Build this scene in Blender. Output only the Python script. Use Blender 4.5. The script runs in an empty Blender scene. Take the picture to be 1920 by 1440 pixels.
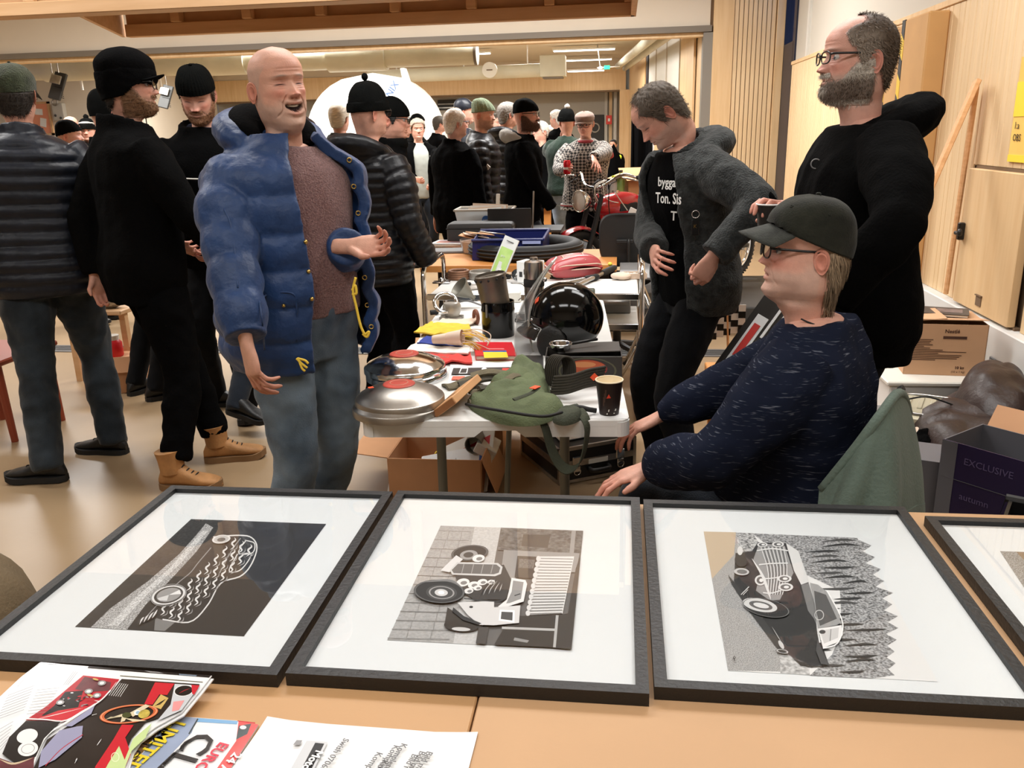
import bpy,bmesh,math,random
import numpy as np
from mathutils import Vector,Matrix,noise as mnoise
random.seed(7);RNG=np.random.default_rng(7)
R_=math.radians
SC=bpy.context.scene
COL=SC.collection
# ------------------------------------------------------------------ camera
CF,CPITCH,CROLL,CYAW,CH=1583.0,R_(16.63),R_(1.49),0.131,1.55
def _basis():
 c,s=math.cos(CPITCH),math.sin(CPITCH)
 F=np.array([0,c,-s]);U=np.array([0,s,c]);R=np.array([1.,0,0])
 cr,sr=math.cos(CROLL),math.sin(CROLL)
 R,U=R*cr-U*sr,U*cr+R*sr
 cy,sy=math.cos(CYAW),math.sin(CYAW)
 M=np.array([[cy,-sy,0],[sy,cy,0],[0,0,1]])
 return M@R,M@U,M@F
CR,CU,CFW=_basis()
CO=np.array([0,0,CH])
cam=bpy.data.objects.new('camera',bpy.data.cameras.new('camera'))
COL.objects.link(cam)
cam.matrix_world=Matrix(((CR[0],CU[0],-CFW[0],0),(CR[1],CU[1],-CFW[1],0),(CR[2],CU[2],-CFW[2],CH),(0,0,0,1)))
cam.data.sensor_width=36;cam.data.lens=36*CF/1920;cam.data.clip_start=0.05;cam.data.clip_end=100
SC.camera=cam
# where a line of sight of the photograph meets a real plane of the hall (survey helpers)
def ray(px,py):return CFW+CR*(px-960)/CF-CU*(py-720)/CF
def az(px,py,z):d=ray(px,py);return CO+d*(z-CH)/d[2]
def ay(px,py,y):d=ray(px,py);return CO+d*y/d[1]
def ax(px,py,x):d=ray(px,py);return CO+d*x/d[0]
def ad(px,py,t):return CO+ray(px,py)*t
# ------------------------------------------------------------------ world, lights, exposure
SC.view_settings.view_transform='Standard';SC.view_settings.look='None'
SC.view_settings.gamma=1;SC.view_settings.use_curve_mapping=False
SC.view_settings.exposure=0.0
W=bpy.data.worlds.new('world');SC.world=W;W.use_nodes=True
W.node_tree.nodes['Background'].inputs[0].default_value=(0.07,0.33,0.9,1)
W.node_tree.nodes['Background'].inputs[1].default_value=1.0
SC.cycles.max_bounces=8;SC.cycles.diffuse_bounces=4;SC.cycles.glossy_bounces=4
SC.cycles.transparent_max_bounces=12;SC.cycles.caustics_reflective=False;SC.cycles.caustics_refractive=False
SC.cycles.sample_clamp_indirect=6.0
def area(name,loc,sx,sy,power,col=(1,.96,.9),rot=(0,0,0)):
 l=bpy.data.lights.new(name,'AREA');l.shape='RECTANGLE';l.size=sx;l.size_y=sy
 l.energy=power;l.color=col
 o=bpy.data.objects.new(name,l);o.location=loc;o.rotation_euler=rot;COL.objects.link(o);return o
LP=[(-3.8,0.6,42),(-1.0,0.4,42),(1.1,0.4,34),(-4.2,3.9,70),(-1.4,3.9,62),(1.0,3.7,44),(-6.5,8.6,190),(-3.2,8.9,200),(-.4,8.9,250),(.2,4.5,50)]  # unseen; back row and last entry added to brighten lintel, floor and right wall
for x,y,p in LP:
 area('overhead_area',(x,y,3.62),1.6,0.6,p,(1,.985,.965))
LP2=[(-1.5,14.2),(-5.0,14.2),(-9.0,15),(-1.5,19),(-5.5,19.5),(-9.5,19)]
for x,y in LP2:
 area('overhead_area',(x,y,3.2),1.8,0.8,190,(1,.98,.93))
for x,y in[(-3,28),(-8,29)]:
 area('overhead_area',(x,y,3.2),2.0,1.0,130,(1,.98,.93))
MC={}
def M(name,col=(.5,.5,.5),rough=.6,var=0.0,vs=8.0,bump=0.0,bs=60.0,metal=0.0,sheen=0.0,coat=0.0,col2=None,attr=False,stretch=None,trans=0.0,ior=1.45,emit=None,es=0,sss=0.0,ramp=(.3,.7),detail=3.0,spec=.5,kind='noise',alpha=1.0):
 if name in MC:return MC[name]
 m=bpy.data.materials.new(name);m.use_nodes=True;MC[name]=m
 nt=m.node_tree;N=nt.nodes;L=nt.links;b=N['Principled BSDF']
 b.inputs['Base Color'].default_value=(*col,1);b.inputs['Roughness'].default_value=rough
 b.inputs['Metallic'].default_value=metal;b.inputs['IOR'].default_value=ior
 b.inputs['Specular IOR Level'].default_value=spec
 if sheen:b.inputs['Sheen Weight'].default_value=sheen;b.inputs['Sheen Roughness'].default_value=.5
 if coat:b.inputs['Coat Weight'].default_value=coat;b.inputs['Coat Roughness'].default_value=.05
 if trans:b.inputs['Transmission Weight'].default_value=trans
 if alpha<1:b.inputs['Alpha'].default_value=alpha
 if sss:
  b.inputs['Subsurface Weight'].default_value=sss;b.inputs['Subsurface Radius'].default_value=(.012,.005,.003);b.inputs['Subsurface Scale'].default_value=1
 if emit:b.inputs['Emission Color'].default_value=(*emit,1);b.inputs['Emission Strength'].default_value=es
 tc=None
 def coords(sc):
  nonlocal tc
  if tc is None:tc=N.new('ShaderNodeTexCoord')
  mp=N.new('ShaderNodeMapping');L.new(tc.outputs['Object'],mp.inputs['Vector'])
  mp.inputs['Scale'].default_value=sc;return mp.outputs[0]
 src=None
 if attr:
  a=N.new('ShaderNodeVertexColor');a.layer_name='Col';src=a.outputs[0]
  L.new(src,b.inputs['Base Color'])
 if var or col2:
  st=stretch or(1,1,1)
  if kind=='wave':
   t=N.new('ShaderNodeTexWave');t.inputs['Scale'].default_value=vs;t.inputs['Distortion'].default_value=6;t.inputs['Detail'].default_value=detail;t.inputs['Detail Scale'].default_value=1.5
   fac=t.outputs['Fac']
  else:
   t=N.new('ShaderNodeTexNoise');t.inputs['Scale'].default_value=vs;t.inputs['Detail'].default_value=detail;fac=t.outputs['Fac']
  L.new(coords(st),t.inputs['Vector'])
  r=N.new('ShaderNodeValToRGB');r.color_ramp.elements[0].position,r.color_ramp.elements[1].position=ramp
  c2=col2 or tuple(min(1,c*(1+var))for c in col);c1=col if col2 else tuple(c*(1-var)for c in col)
  if attr:c1=(1-var,)*3;c2=(1+var*.5,)*3
  r.color_ramp.elements[0].color=(*c1,1);r.color_ramp.elements[1].color=(*c2,1)
  L.new(fac,r.inputs[0])
  if attr:
   mx=N.new('ShaderNodeMix');mx.data_type='RGBA';mx.blend_type='MULTIPLY';mx.inputs[0].default_value=1
   L.new(src,mx.inputs[6]);L.new(r.outputs[0],mx.inputs[7]);L.new(mx.outputs[2],b.inputs['Base Color'])
  else:L.new(r.outputs[0],b.inputs['Base Color'])
 if bump:
  t2=N.new('ShaderNodeTexNoise');t2.inputs['Scale'].default_value=bs;t2.inputs['Detail'].default_value=4
  L.new(coords(stretch or(1,1,1)),t2.inputs['Vector'])
  bp=N.new('ShaderNodeBump');bp.inputs['Strength'].default_value=bump;bp.inputs['Distance'].default_value=.01
  L.new(t2.outputs['Fac'],bp.inputs['Height']);L.new(bp.outputs[0],b.inputs['Normal'])
 return m
def s2l(r,g,b):
 f=lambda c:(c/255/12.92 if c/255<=.04045 else((c/255+.055)/1.055)**2.4)
 return(f(r),f(g),f(b))
def PM(name,r,g,b,rough=.6,**k):return M(name,s2l(r,g,b),rough,**k)
def glass_pane(name,tint=(1,1,1),amt=1.0,rough=0.02,clear=1.0):
 if name in MC:return MC[name]
 m=bpy.data.materials.new(name);m.use_nodes=True;MC[name]=m
 nt=m.node_tree;N=nt.nodes;L=nt.links;N.clear()
 o=N.new('ShaderNodeOutputMaterial');t=N.new('ShaderNodeBsdfTransparent');g=N.new('ShaderNodeBsdfGlossy');f=N.new('ShaderNodeFresnel');x=N.new('ShaderNodeMixShader')
 t.inputs[0].default_value=(*tint,1);g.inputs['Roughness'].default_value=rough;f.inputs[0].default_value=1.45
 ge=N.new('ShaderNodeNewGeometry');ma=N.new('ShaderNodeMath');ma.operation='MULTIPLY_ADD';ma.inputs[1].default_value=1/1.45-1.45;ma.inputs[2].default_value=1.45;L.new(ge.outputs['Backfacing'],ma.inputs[0]);L.new(ma.outputs[0],f.inputs[0])
 mm=N.new('ShaderNodeMath');mm.operation='MULTIPLY';mm.inputs[1].default_value=amt
 L.new(f.outputs[0],mm.inputs[0]);L.new(mm.outputs[0],x.inputs[0]);L.new(t.outputs[0],x.inputs[1]);L.new(g.outputs[0],x.inputs[2])
 out=x
 if clear<1:
  d=N.new('ShaderNodeBsdfDiffuse');d.inputs[0].default_value=(.9,.9,.9,1);y=N.new('ShaderNodeMixShader');y.inputs[0].default_value=1-clear
  L.new(x.outputs[0],y.inputs[1]);L.new(d.outputs[0],y.inputs[2]);out=y
 L.new(out.outputs[0],o.inputs[0]);return m
def thing(name,label,cat,loc,group=None):
 o=bpy.data.objects.new(name,None);o.empty_display_size=.1;COL.objects.link(o);o.location=Vector([float(q)for q in loc])
 o['label']=label;o['category']=cat
 if group:o['group']=group
 return o
def wloc(p):
 v=Vector((0,0,0))
 while p is not None:v+=p.location;p=p.parent
 return v
def mk(name,VF,mat,parent=None,smooth=False,label=None,col=None,stuff=False,mi=None):
 """one mesh object from world-space vertices; parents carry no rotation"""
 V,F=VF
 V=np.asarray(V,float).reshape(-1,3)
 if parent is not None:org=Vector((0,0,0));base=wloc(parent)
 else:
  base=Vector([float(q)for q in(V.min(0)+V.max(0))/2]);base.z=float(V[:,2].min());org=base
 V=V-np.array(base)
 me=bpy.data.meshes.new(name)
 me.from_pydata(V.tolist(),[],F if isinstance(F,list)else[list(map(int,f))for f in F])
 mats=mat if isinstance(mat,(list,tuple))else[mat]
 for m in mats:me.materials.append(m)
 if mi is not None:me.polygons.foreach_set('material_index',np.asarray(mi,np.int32))
 if smooth is True:me.polygons.foreach_set('use_smooth',np.ones(len(me.polygons),bool))
 elif smooth:
  me.polygons.foreach_set('use_smooth',np.ones(len(me.polygons),bool));me.set_sharp_from_angle(angle=R_(smooth))
 if col is not None:
  ca=me.color_attributes.new('Col','FLOAT_COLOR','POINT')
  c4=np.ones((len(V),4),np.float32);c4[:,:3]=col;ca.data.foreach_set('color',c4.ravel())
 me.update()
 o=bpy.data.objects.new(name,me);COL.objects.link(o);o.location=org
 if parent is not None:o.parent=parent
 if label:o['label']=label
 if stuff:o['kind']='stuff'
 return o
def single(name,VF,mat,label,cat,group=None,smooth=False,**k):
 o=mk(name,VF,mat,None,smooth,**k);o['label']=label;o['category']=cat
 if group:o['group']=group
 return o
def struct(name,VF,mat,parent=None,smooth=False,**k):
 o=mk(name,VF,mat,parent,smooth,**k)
 if parent is None:o['kind']='structure'
 return o
def share(src,loc,parent=None,rotz=0):
 o=src.copy();COL.objects.link(o);o.location=loc;o.rotation_euler=(0,0,rotz)
 if parent is not None:o.parent=parent
 return o
def cat(*parts):
 Vs=[];Fs=[];n=0
 for V,F in parts:
  V=np.asarray(V,float).reshape(-1,3);Vs.append(V)
  Fs+=[[int(i)+n for i in f]for f in F];n+=len(V)
 return np.concatenate(Vs),Fs
def xf(VF,rz=0,loc=(0,0,0),rx=0,ry=0,s=1.0):
 V,F=VF;V=np.asarray(V,float)*s
 Rm=np.array(Matrix.Rotation(rz,3,'Z')@Matrix.Rotation(ry,3,'Y')@Matrix.Rotation(rx,3,'X'))
 return V@Rm.T+np.asarray(loc,float),F
def fr(VF,o,x,y,z=None):
 """map local axes to given world vectors"""
 V,F=VF;V=np.asarray(V,float);x=np.asarray(x,float);y=np.asarray(y,float)
 z=np.cross(x,y)if z is None else np.asarray(z,float)
 return np.asarray(o,float)+V[:,:1]*x+V[:,1:2]*y+V[:,2:3]*z,F
def box(c,s,bev=0.0,rz=0,rx=0,ry=0,seg=1):
 sx,sy,sz=[q/2 for q in s]
 if bev<=0:
  V=np.array([(x,y,z)for z in(-sz,sz)for y in(-sy,sy)for x in(-sx,sx)],float)
  F=[[0,2,3,1],[4,5,7,6],[0,1,5,4],[1,3,7,5],[3,2,6,7],[2,0,4,6]]
 else:
  bm=bmesh.new();bmesh.ops.create_cube(bm,size=1)
  for v in bm.verts:v.co=Vector((v.co.x*2*sx,v.co.y*2*sy,v.co.z*2*sz))
  bmesh.ops.bevel(bm,geom=bm.edges[:],offset=min(bev,.49*min(s)),segments=seg,affect='EDGES',profile=.5)
  bm.verts.index_update();V=np.array([v.co[:]for v in bm.verts]);F=[[v.index for v in f.verts]for f in bm.faces];bm.free()
 return xf((V,F),rz,c,rx,ry)
def bxx(x0,x1,y0,y1,z0,z1,bev=0):return box(((x0+x1)/2,(y0+y1)/2,(z0+z1)/2),(x1-x0,y1-y0,z1-z0),bev)
def grid(P,wrap=False,flip=False):
 n,m=P.shape[:2];F=[]
 for i in range(n-1):
  for j in range(m if wrap else m-1):
   k=(j+1)%m;q=[i*m+j,i*m+k,(i+1)*m+k,(i+1)*m+j]
   F.append(q[::-1]if flip else q)
 return P.reshape(-1,3),F
def frames_along(P,up=(0,0,1)):
 P=np.asarray(P,float);n=len(P);T=np.gradient(P,axis=0);T/=np.linalg.norm(T,axis=1,keepdims=True)+1e-12
 u=np.asarray(up,float)
 if abs(T[0]@u)>.95:u=np.array([1.,0,0])if abs(T[0][0])<.9 else np.array([0,1.,0])
 A=[];a=np.cross(T[0],u);a/=np.linalg.norm(a)
 for i in range(n):
  a=a-T[i]*(a@T[i]);a/=np.linalg.norm(a)+1e-12;A.append(a.copy())
 A=np.array(A);B=np.cross(T,A);return T,A,B
def tube(P,r,n=8,cap=True,closed=False,sq=None,up=(0,0,1)):
 P=np.asarray(P,float);r=np.broadcast_to(np.asarray(r,float),(len(P),))
 T,A,B=frames_along(P,up);th=np.linspace(0,2*np.pi,n,endpoint=False)
 sx,sy=sq or(1,1)
 G=P[:,None]+r[:,None,None]*(A[:,None]*np.cos(th)[None,:,None]*sx+B[:,None]*np.sin(th)[None,:,None]*sy)
 V,F=grid(G,True)
 if closed:
  k=len(P)-1
  F+=[[k*n+j,k*n+(j+1)%n,(j+1)%n,j]for j in range(n)]
 elif cap:
  F.append(list(range(n))[::-1]);F.append([(len(P)-1)*n+j for j in range(n)])
 return V,F
def bez(pts,n=24):
 """smooth curve through points (Catmull-Rom)"""
 P=np.asarray(pts,float);m=len(P)
 if m==2:return P[0]+(P[1]-P[0])*np.linspace(0,1,n)[:,None]
 Q=np.vstack([2*P[0]-P[1],P,2*P[-1]-P[-2]]);out=[]
 for t in np.linspace(0,m-1,n):
  i=min(int(t),m-2);u=t-i;a,b,c,d=Q[i:i+4]
  out.append(.5*((2*b)+(-a+c)*u+(2*a-5*b+4*c-d)*u*u+(-a+3*b-3*c+d)*u**3))
 return np.array(out)
def lathe(prof,n=24,c=(0,0,0),axis=None,flip=False):
 prof=np.asarray(prof,float);th=np.linspace(0,2*np.pi,n,endpoint=False)
 G=np.stack([prof[:,:1]*np.cos(th),prof[:,:1]*np.sin(th),np.repeat(prof[:,1:2],n,1)],-1)
 V,F=grid(G,True)
 if prof[0,0]>1e-6 and False:pass
 if axis is not None:
  z=np.asarray(axis,float);z/=np.linalg.norm(z);x=np.cross((0,1,0)if abs(z[1])<.9 else(1,0,0),z);x/=np.linalg.norm(x)
  V,F=fr((V,F),(0,0,0),x,np.cross(z,x),z)
 return np.asarray(V)+np.asarray(c,float),F
def prism(poly,z0,z1,o=(0,0,0),x=(1,0,0),y=(0,1,0)):
 n=len(poly);V=np.array([(p[0],p[1],z0)for p in poly]+[(p[0],p[1],z1)for p in poly],float)
 F=[list(range(n))[::-1],list(range(n,2*n))]+[[i,(i+1)%n,n+(i+1)%n,n+i]for i in range(n)]
 return fr((V,F),o,x,y)
def slab(P,t):
 """closed sheet of thickness t from a point grid"""
 P=np.asarray(P,float);n,m=P.shape[:2]
 du=np.gradient(P,axis=0);dv=np.gradient(P,axis=1);Nn=np.cross(du,dv);Nn/=np.linalg.norm(Nn,axis=2,keepdims=True)+1e-12
 t=np.asarray(t,float)
 if t.ndim==2:t=t[...,None]
 A=(P+Nn*t/2).reshape(-1,3);B=(P-Nn*t/2).reshape(-1,3);k=n*m
 _,F1=grid(P);F=[f for f in F1]+[[i+k for i in f[::-1]]for f in F1]
 ed=[(0,j)for j in range(m)]+[(i,m-1)for i in range(1,n)]+[(n-1,j)for j in range(m-2,-1,-1)]+[(i,0)for i in range(n-2,0,-1)]
 id_=[a*m+b for a,b in ed]
 for a,b in zip(id_,id_[1:]+id_[:1]):F.append([b,a,a+k,b+k])
 return np.concatenate([A,B]),F
def ell(c,r,n=16,m=10):
 th=np.linspace(0,2*np.pi,n,endpoint=False);ph=np.linspace(-np.pi/2,np.pi/2,m)
 G=np.stack([np.cos(ph)[:,None]*np.cos(th)*r[0],np.cos(ph)[:,None]*np.sin(th)*r[1],np.repeat(np.sin(ph)[:,None],n,1)*r[2]],-1)
 V,F=grid(G,True);return V+np.asarray(c,float),F
def torus(c,R0,r,n=32,m=8,axis=(0,0,1),sq=(1,1)):
 th=np.linspace(0,2*np.pi,n,endpoint=False)
 z=np.asarray(axis,float);z/=np.linalg.norm(z);x=np.cross((0,1,0)if abs(z[1])<.9 else(1,0,0),z);x/=np.linalg.norm(x);y=np.cross(z,x)
 ph=np.linspace(0,2*np.pi,m,endpoint=False)
 G=np.asarray(c,float)+((R0+r*sq[0]*np.cos(ph))[None,:,None]*(np.cos(th)[:,None,None]*x+np.sin(th)[:,None,None]*y))+(r*sq[1]*np.sin(ph))[None,:,None]*z
 V,F=grid(G,True)
 F+=[[(n-1)*m+j,(n-1)*m+(j+1)%m,(j+1)%m,j]for j in range(m)]
 return V,F
def line(a,b,r,n=8):return tube([a,b],r,n)
def noisev(V,sc,amp,seed=0.0):
 V=np.asarray(V);return np.array([mnoise.noise(Vector((p[0]*sc+seed,p[1]*sc-seed,p[2]*sc+2*seed)))for p in V])*amp
def vnormals(V,F):
 V=np.asarray(V);N=np.zeros_like(V)
 for k in(3,4):
  f=np.array([q for q in F if len(q)==k],int)
  if len(f)==0:continue
  n=np.cross(V[f[:,1]]-V[f[:,0]],V[f[:,-1]]-V[f[:,0]])if k==3 else np.cross(V[f[:,2]]-V[f[:,0]],V[f[:,3]]-V[f[:,1]])
  for j in range(k):np.add.at(N,f[:,j],n)
 return N/(np.linalg.norm(N,axis=1,keepdims=True)+1e-12)
def remesh(VF,vox,smooth=2,sf=.5):
 V,F=VF;me=bpy.data.meshes.new('t');me.from_pydata(np.asarray(V).tolist(),[],F)
 o=bpy.data.objects.new('t',me);COL.objects.link(o)
 m=o.modifiers.new('r','REMESH');m.mode='VOXEL';m.voxel_size=vox;m.adaptivity=0
 if smooth:s=o.modifiers.new('s','SMOOTH');s.iterations=smooth;s.factor=sf
 dg=bpy.context.evaluated_depsgraph_get();e=o.evaluated_get(dg).to_mesh()
 n=len(e.vertices);A=np.empty(n*3,np.float32);e.vertices.foreach_get('co',A)
 k=len(e.loops);Lp=np.empty(k,np.int32);e.loops.foreach_get('vertex_index',Lp)
 np_=len(e.polygons);st=np.empty(np_,np.int32);e.polygons.foreach_get('loop_start',st)
 tot=np.empty(np_,np.int32);e.polygons.foreach_get('loop_total',tot)
 F2=[Lp[a:a+b].tolist()for a,b in zip(st,tot)]
 bpy.data.objects.remove(o);bpy.data.meshes.remove(me)
 return A.reshape(-1,3).astype(float),F2
def pch(xs,ys,x):
 """monotone cubic interpolation"""
 xs=np.asarray(xs,float);ys=np.asarray(ys,float);h=np.diff(xs);d=np.diff(ys)/h;m=np.zeros_like(ys)
 m[1:-1]=np.where(d[:-1]*d[1:]>0,2*d[:-1]*d[1:]/(d[:-1]+d[1:]+1e-15),0);m[0]=d[0];m[-1]=d[-1]
 x=np.clip(x,xs[0],xs[-1]);i=np.clip(np.searchsorted(xs,x)-1,0,len(h)-1);t=(x-xs[i])/h[i]
 return(2*t**3-3*t**2+1)*ys[i]+(t**3-2*t**2+t)*h[i]*m[i]+(-2*t**3+3*t**2)*ys[i+1]+(t**3-t**2)*h[i]*m[i+1]
def ss(a,b,x):
 t=np.clip((np.asarray(x,float)-a)/(b-a),0,1);return t*t*(3-2*t)
FONT=None
def text(name,s,o,x,y,size,mat,parent,align='LEFT',bold=0.0,ext=0.0003):
 """flat lettering: origin o, reading direction x, up direction y"""
 cu=bpy.data.curves.new('t','FONT');cu.body=s;cu.size=size;cu.align_x=align;cu.extrude=ext;cu.offset=bold;cu.resolution_u=2
 ob=bpy.data.objects.new('t',cu);COL.objects.link(ob);dg=bpy.context.evaluated_depsgraph_get()
 me=ob.evaluated_get(dg).to_mesh();V=np.array([v.co[:]for v in me.vertices]).reshape(-1,3);F=[list(p.vertices)for p in me.polygons]
 bpy.data.objects.remove(ob);bpy.data.curves.remove(cu)
 if len(V)==0:return None
 x=np.asarray(x,float);y=np.asarray(y,float);x=x/np.linalg.norm(x);y=y-x*(x@y);y/=np.linalg.norm(y)
 return mk(name,fr((V,F),o,x,y),mat,parent)
def g2(x,z,x0,z0,sx,sz):return np.exp(-((x-x0)/sx)**2-((z-z0)/sz)**2)
ZF=[-.13,-.06,-.022,-.006,.006,.022,.04,.055,.07,.085,.105,.125,.145,.165,.19,.21,.225,.2345]
YF=[.030,.030,.034,.060,.082,.093,.091,.094,.094,.092,.090,.087,.094,.094,.084,.064,.040,.004]
YB=[-.082,-.080,-.079,-.079,-.079,-.080,-.083,-.087,-.092,-.096,-.101,-.104,-.105,-.103,-.094,-.076,-.052,-.008]
WF=[.072,.057,.053,.050,.053,.0595,.0645,.068,.0705,.072,.074,.0755,.077,.0775,.071,.058,.040,.006]
class Head:pass
def head(hi=True,jaw=0.0,smile=0.0,lids=.5,age=.5,wide=1.0,skin=(.62,.34,.25),stub=0.0,stubcol=(.30,.25,.22),scalp=0.0,scalpcol=(.40,.30,.26),nose=1.0,flush=.5,seed=1.0,fat=0.0,brow=.65):
 nu,q_={2:(196,(18,118,8,24)),1:(110,(12,56,5,16)),0:(52,(7,26,3,10))}[int(hi)]
 u=np.linspace(-1,1,nu,endpoint=False);th=np.pi*(.5*u+.5*u**3)
 z=np.concatenate([np.linspace(-.13,0,q_[0],endpoint=False),np.linspace(0,.15,q_[1],endpoint=False),np.linspace(.15,.165,q_[2],endpoint=False),.165+.0695*np.sin(np.linspace(0,np.pi/2,q_[3]))]);nv=len(z)
 yf,yb,w=(pch(ZF,q,z)for q in(YF,YB,WF))
 w=w*wide+fat*np.exp(-((z-.02)/.05)**2)*.016;yf=yf+fat*np.exp(-((z+.02)/.03)**2)*.022
 Z,T=np.meshgrid(z,th,indexing='ij');yf=yf[:,None];yb=yb[:,None];w=w[:,None];cy=-.012
 n=2.25;c,s=np.cos(T),np.sin(T)
 X=w*np.sign(s)*np.abs(s)**(2/n);Y=np.where(c>0,cy+(yf-cy)*np.abs(c)**(2/n),cy-(cy-yb)*np.abs(c)**(2/2.1))
 fm=ss(.0,.45,c)
 ax_=np.abs(X);D=np.zeros_like(X)
 X=X*(1-.18*ss(.06,.0,Z)*ss(-.02,.0,Z)*fm)
 ax_=np.abs(X)
 rz=np.clip((.128-Z)/(.128-.088),0,1.0)
 D+=nose*(.0245*rz**1.15*np.exp(-(ax_/(.0095+.006*rz))**2)*ss(.076,.086,Z)+.004*np.exp(-(ax_/.008)**2)*g2(X,Z,0,.128,1,.012))
 D+=nose*.0125*(g2(X,Z,.0145,.0835,.0062,.0075)+g2(X,Z,-.0145,.0835,.0062,.0075))
 D-=nose*.006*(g2(X,Z,.0075,.0765,.004,.003)+g2(X,Z,-.0075,.0765,.004,.003))
 D-=.0125*g2(ax_,Z,.031,.121,.017,.0105)
 D+=.0045*g2(ax_,Z,.028,.1415,.022,.006)
 lid=.0070*g2(ax_,Z,.0325,.1195,.0135,.0085);D+=lid
 D-=.0034*g2(ax_,Z,.0325,.1175-.002*lids,.0135,.0012)*(1.3-lids)+.0018*g2(ax_,Z,.0325,.1105,.013,.0016)*(.4+age)
 D-=.002*g2(ax_,Z,.032,.1305,.014,.0016)
 D+=.0055*g2(ax_,Z,.046,.096,.016,.016)*(1+.8*smile)
 zm=.0555;up=.004*smile*(ax_/.025)**2
 mo=jaw
 lo=zm-mo
 sh=ss(zm+.002,zm-.004,Z-up)*ss(.12,.0,ax_)*fm*ss(-.05,.0,Z)
 Zs=Z.copy()
 ms=.008*smile
 D+=.0040*g2(X,Z,0,zm+.007+up,.020+ms,.0042)+.0048*g2(X,Z,0,zm-.0075+up,.018+ms,.0048)
 D-=.0045*g2(X,Z,0,zm+up,.024+.006*smile,.0019)
 D-=.0018*g2(X,Z,0,.0715,.0035,.006)+.0028*g2(X,Z,0,.0385,.018,.004)
 D+=.004*g2(X,Z,0,.022,.018,.011)
 fl=np.abs(ax_-(.022+.55*(.085-Z)))
 D-=(.0014+.0026*smile+.0012*age)*np.exp(-(fl/.0032)**2)*ss(.092,.08,Z)*ss(.03,.045,Z)
 if age:
  D+=.0009*age*np.sin((Z-.155)*2*np.pi/.0105)*ss(.150,.158,Z)*ss(.19,.178,Z)*ss(.055,.03,ax_)
  D-=.0025*age*g2(ax_,Z,.034,.104,.014,.0028)
  D-=.0012*age*np.exp(-((Z-.118-.25*(ax_-.05))/.0016)**2)*g2(ax_,Z,.054,.118,.007,1)
 Y=Y+D*fm
 Z=Z-sh*mo*ss(.0,.02,Z+.05)
 inside=np.zeros_like(X)
 if mo>.004:
  zz=zm-mo*.45
  inside=np.clip(1-((X/(.0235+.0085*smile))**2+((Z-zz-up*1.6)/(mo*.56))**2),0,1)*fm
  Y=Y-.016*ss(0,.35,inside)
 C=np.empty(X.shape+(3,));C[:]=skin
 def mix(m,c):
  nonlocal C
  C=C*(1-m[...,None])+np.array(c)*m[...,None]
 sk=np.array(skin);red=sk*np.array([1.0,.62,.60]);
 mix(flush*.75*fm*np.clip(g2(ax_,Z,.042,.092,.022,.018)+.9*g2(X,Z,0,.088,.015,.012)+.4*g2(X,Z,0,.17,.05,.02),0,1),red)
 mix(.62*fm*g2(ax_,Z,.0315,.119,.017,.009),sk*np.array([.70,.52,.50]))  # shade of the eye sockets painted into the skin colour
 mix(.8*fm*np.clip(g2(X,Zs,0,zm+.006,.019,.0035)+g2(X,Zs,0,zm-.0065,.018,.0042),0,1),sk*np.array([.85,.55,.55]))
 mix(.85*fm*g2(X,Zs,0,zm,.023,.0013)*(1 if mo<.004 else 0),(.10,.035,.03))
 mix(.95*fm*np.exp(-((ax_-.0325)/.0155)**4-((Z-.1176+.0015*lids+8*(ax_-.0325)**2)/(.0021+.0009*lids))**2),(.03,.018,.015))  # lash line, widened to include painted shadow around the eye slit
 mix(brow*fm*g2(ax_,Z-.12*(.031-ax_)*(ax_>.031),.031,.1425,.017,.0034),np.array(stubcol)*.6)
 if stub:
  m=np.clip(ss(.078,.06,Zs)*ss(-.03,-.005,Zs)*ss(-.05,.0,Y)+ss(.12,.07,Zs)*ss(.03,.0,Y)*ss(-.03,-.012,Y)*ss(.0,.02,Zs),0,1)*(1-.9*g2(X,Zs,0,zm,.026,.011))
  mix(stub*m,stubcol)
 if scalp:mix(scalp*hair_side(X,Y,Zs),scalpcol)
 mix(ss(.02,.3,inside),(.035,.010,.010))
 P=np.stack([X,Y,Z],-1)
 V,F=grid(P,True);nrm=vnormals(V,F)
 if(nrm[len(nrm)//2]@(V[len(nrm)//2]-np.array([0,0,V[len(nrm)//2][2]])))<0:F=[f[::-1]for f in F];nrm=-nrm
 F=F+[[(nv-1)*nu+j for j in range(nu)]]
 H=Head();H.V=V;H.F=F;H.N=nrm;H.C=C.reshape(-1,3);H.mo=mo;H.smile=smile;H.zm=zm;H.wide=wide;H.skin=sk;H.hi=hi;H.scale=1.0
 for sd in(-1,1):
  r=np.linspace(0,1,10 if hi else 5);ph=np.linspace(0,2*np.pi,28 if hi else 12,endpoint=False)
  Rr,Ph=np.meshgrid(r,ph,indexing='ij')
  ex=.0185*Rr*np.cos(Ph)*(1+.22*np.sin(Ph));ez=.033*Rr*np.sin(Ph)
  h=-.005*np.exp(-(Rr/.38)**2)+.0035*np.exp(-((Rr-.62)/.1)**2)-.002*np.exp(-((Rr-.78)/.07)**2)+.0055*np.exp(-((Rr-.93)/.09)**2)*(np.sin(Ph)>-.75)
  h=h*(1-.6*np.exp(-((Ph-np.pi*0)/.5)**2)*(Rr>.5))+.013*(.5-ex/.037)
  tilt=-.18;EX=ex*math.cos(tilt)-ez*math.sin(tilt);EZ=ex*math.sin(tilt)+ez*math.cos(tilt)
  f1=np.stack([sd*(.0735*wide+h),EX-.022,EZ+.103],-1)
  f2=np.stack([sd*(.0735*wide+h-.0045*(1-.6*Rr)),EX*.98-.022,EZ*.98+.103],-1)
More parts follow.
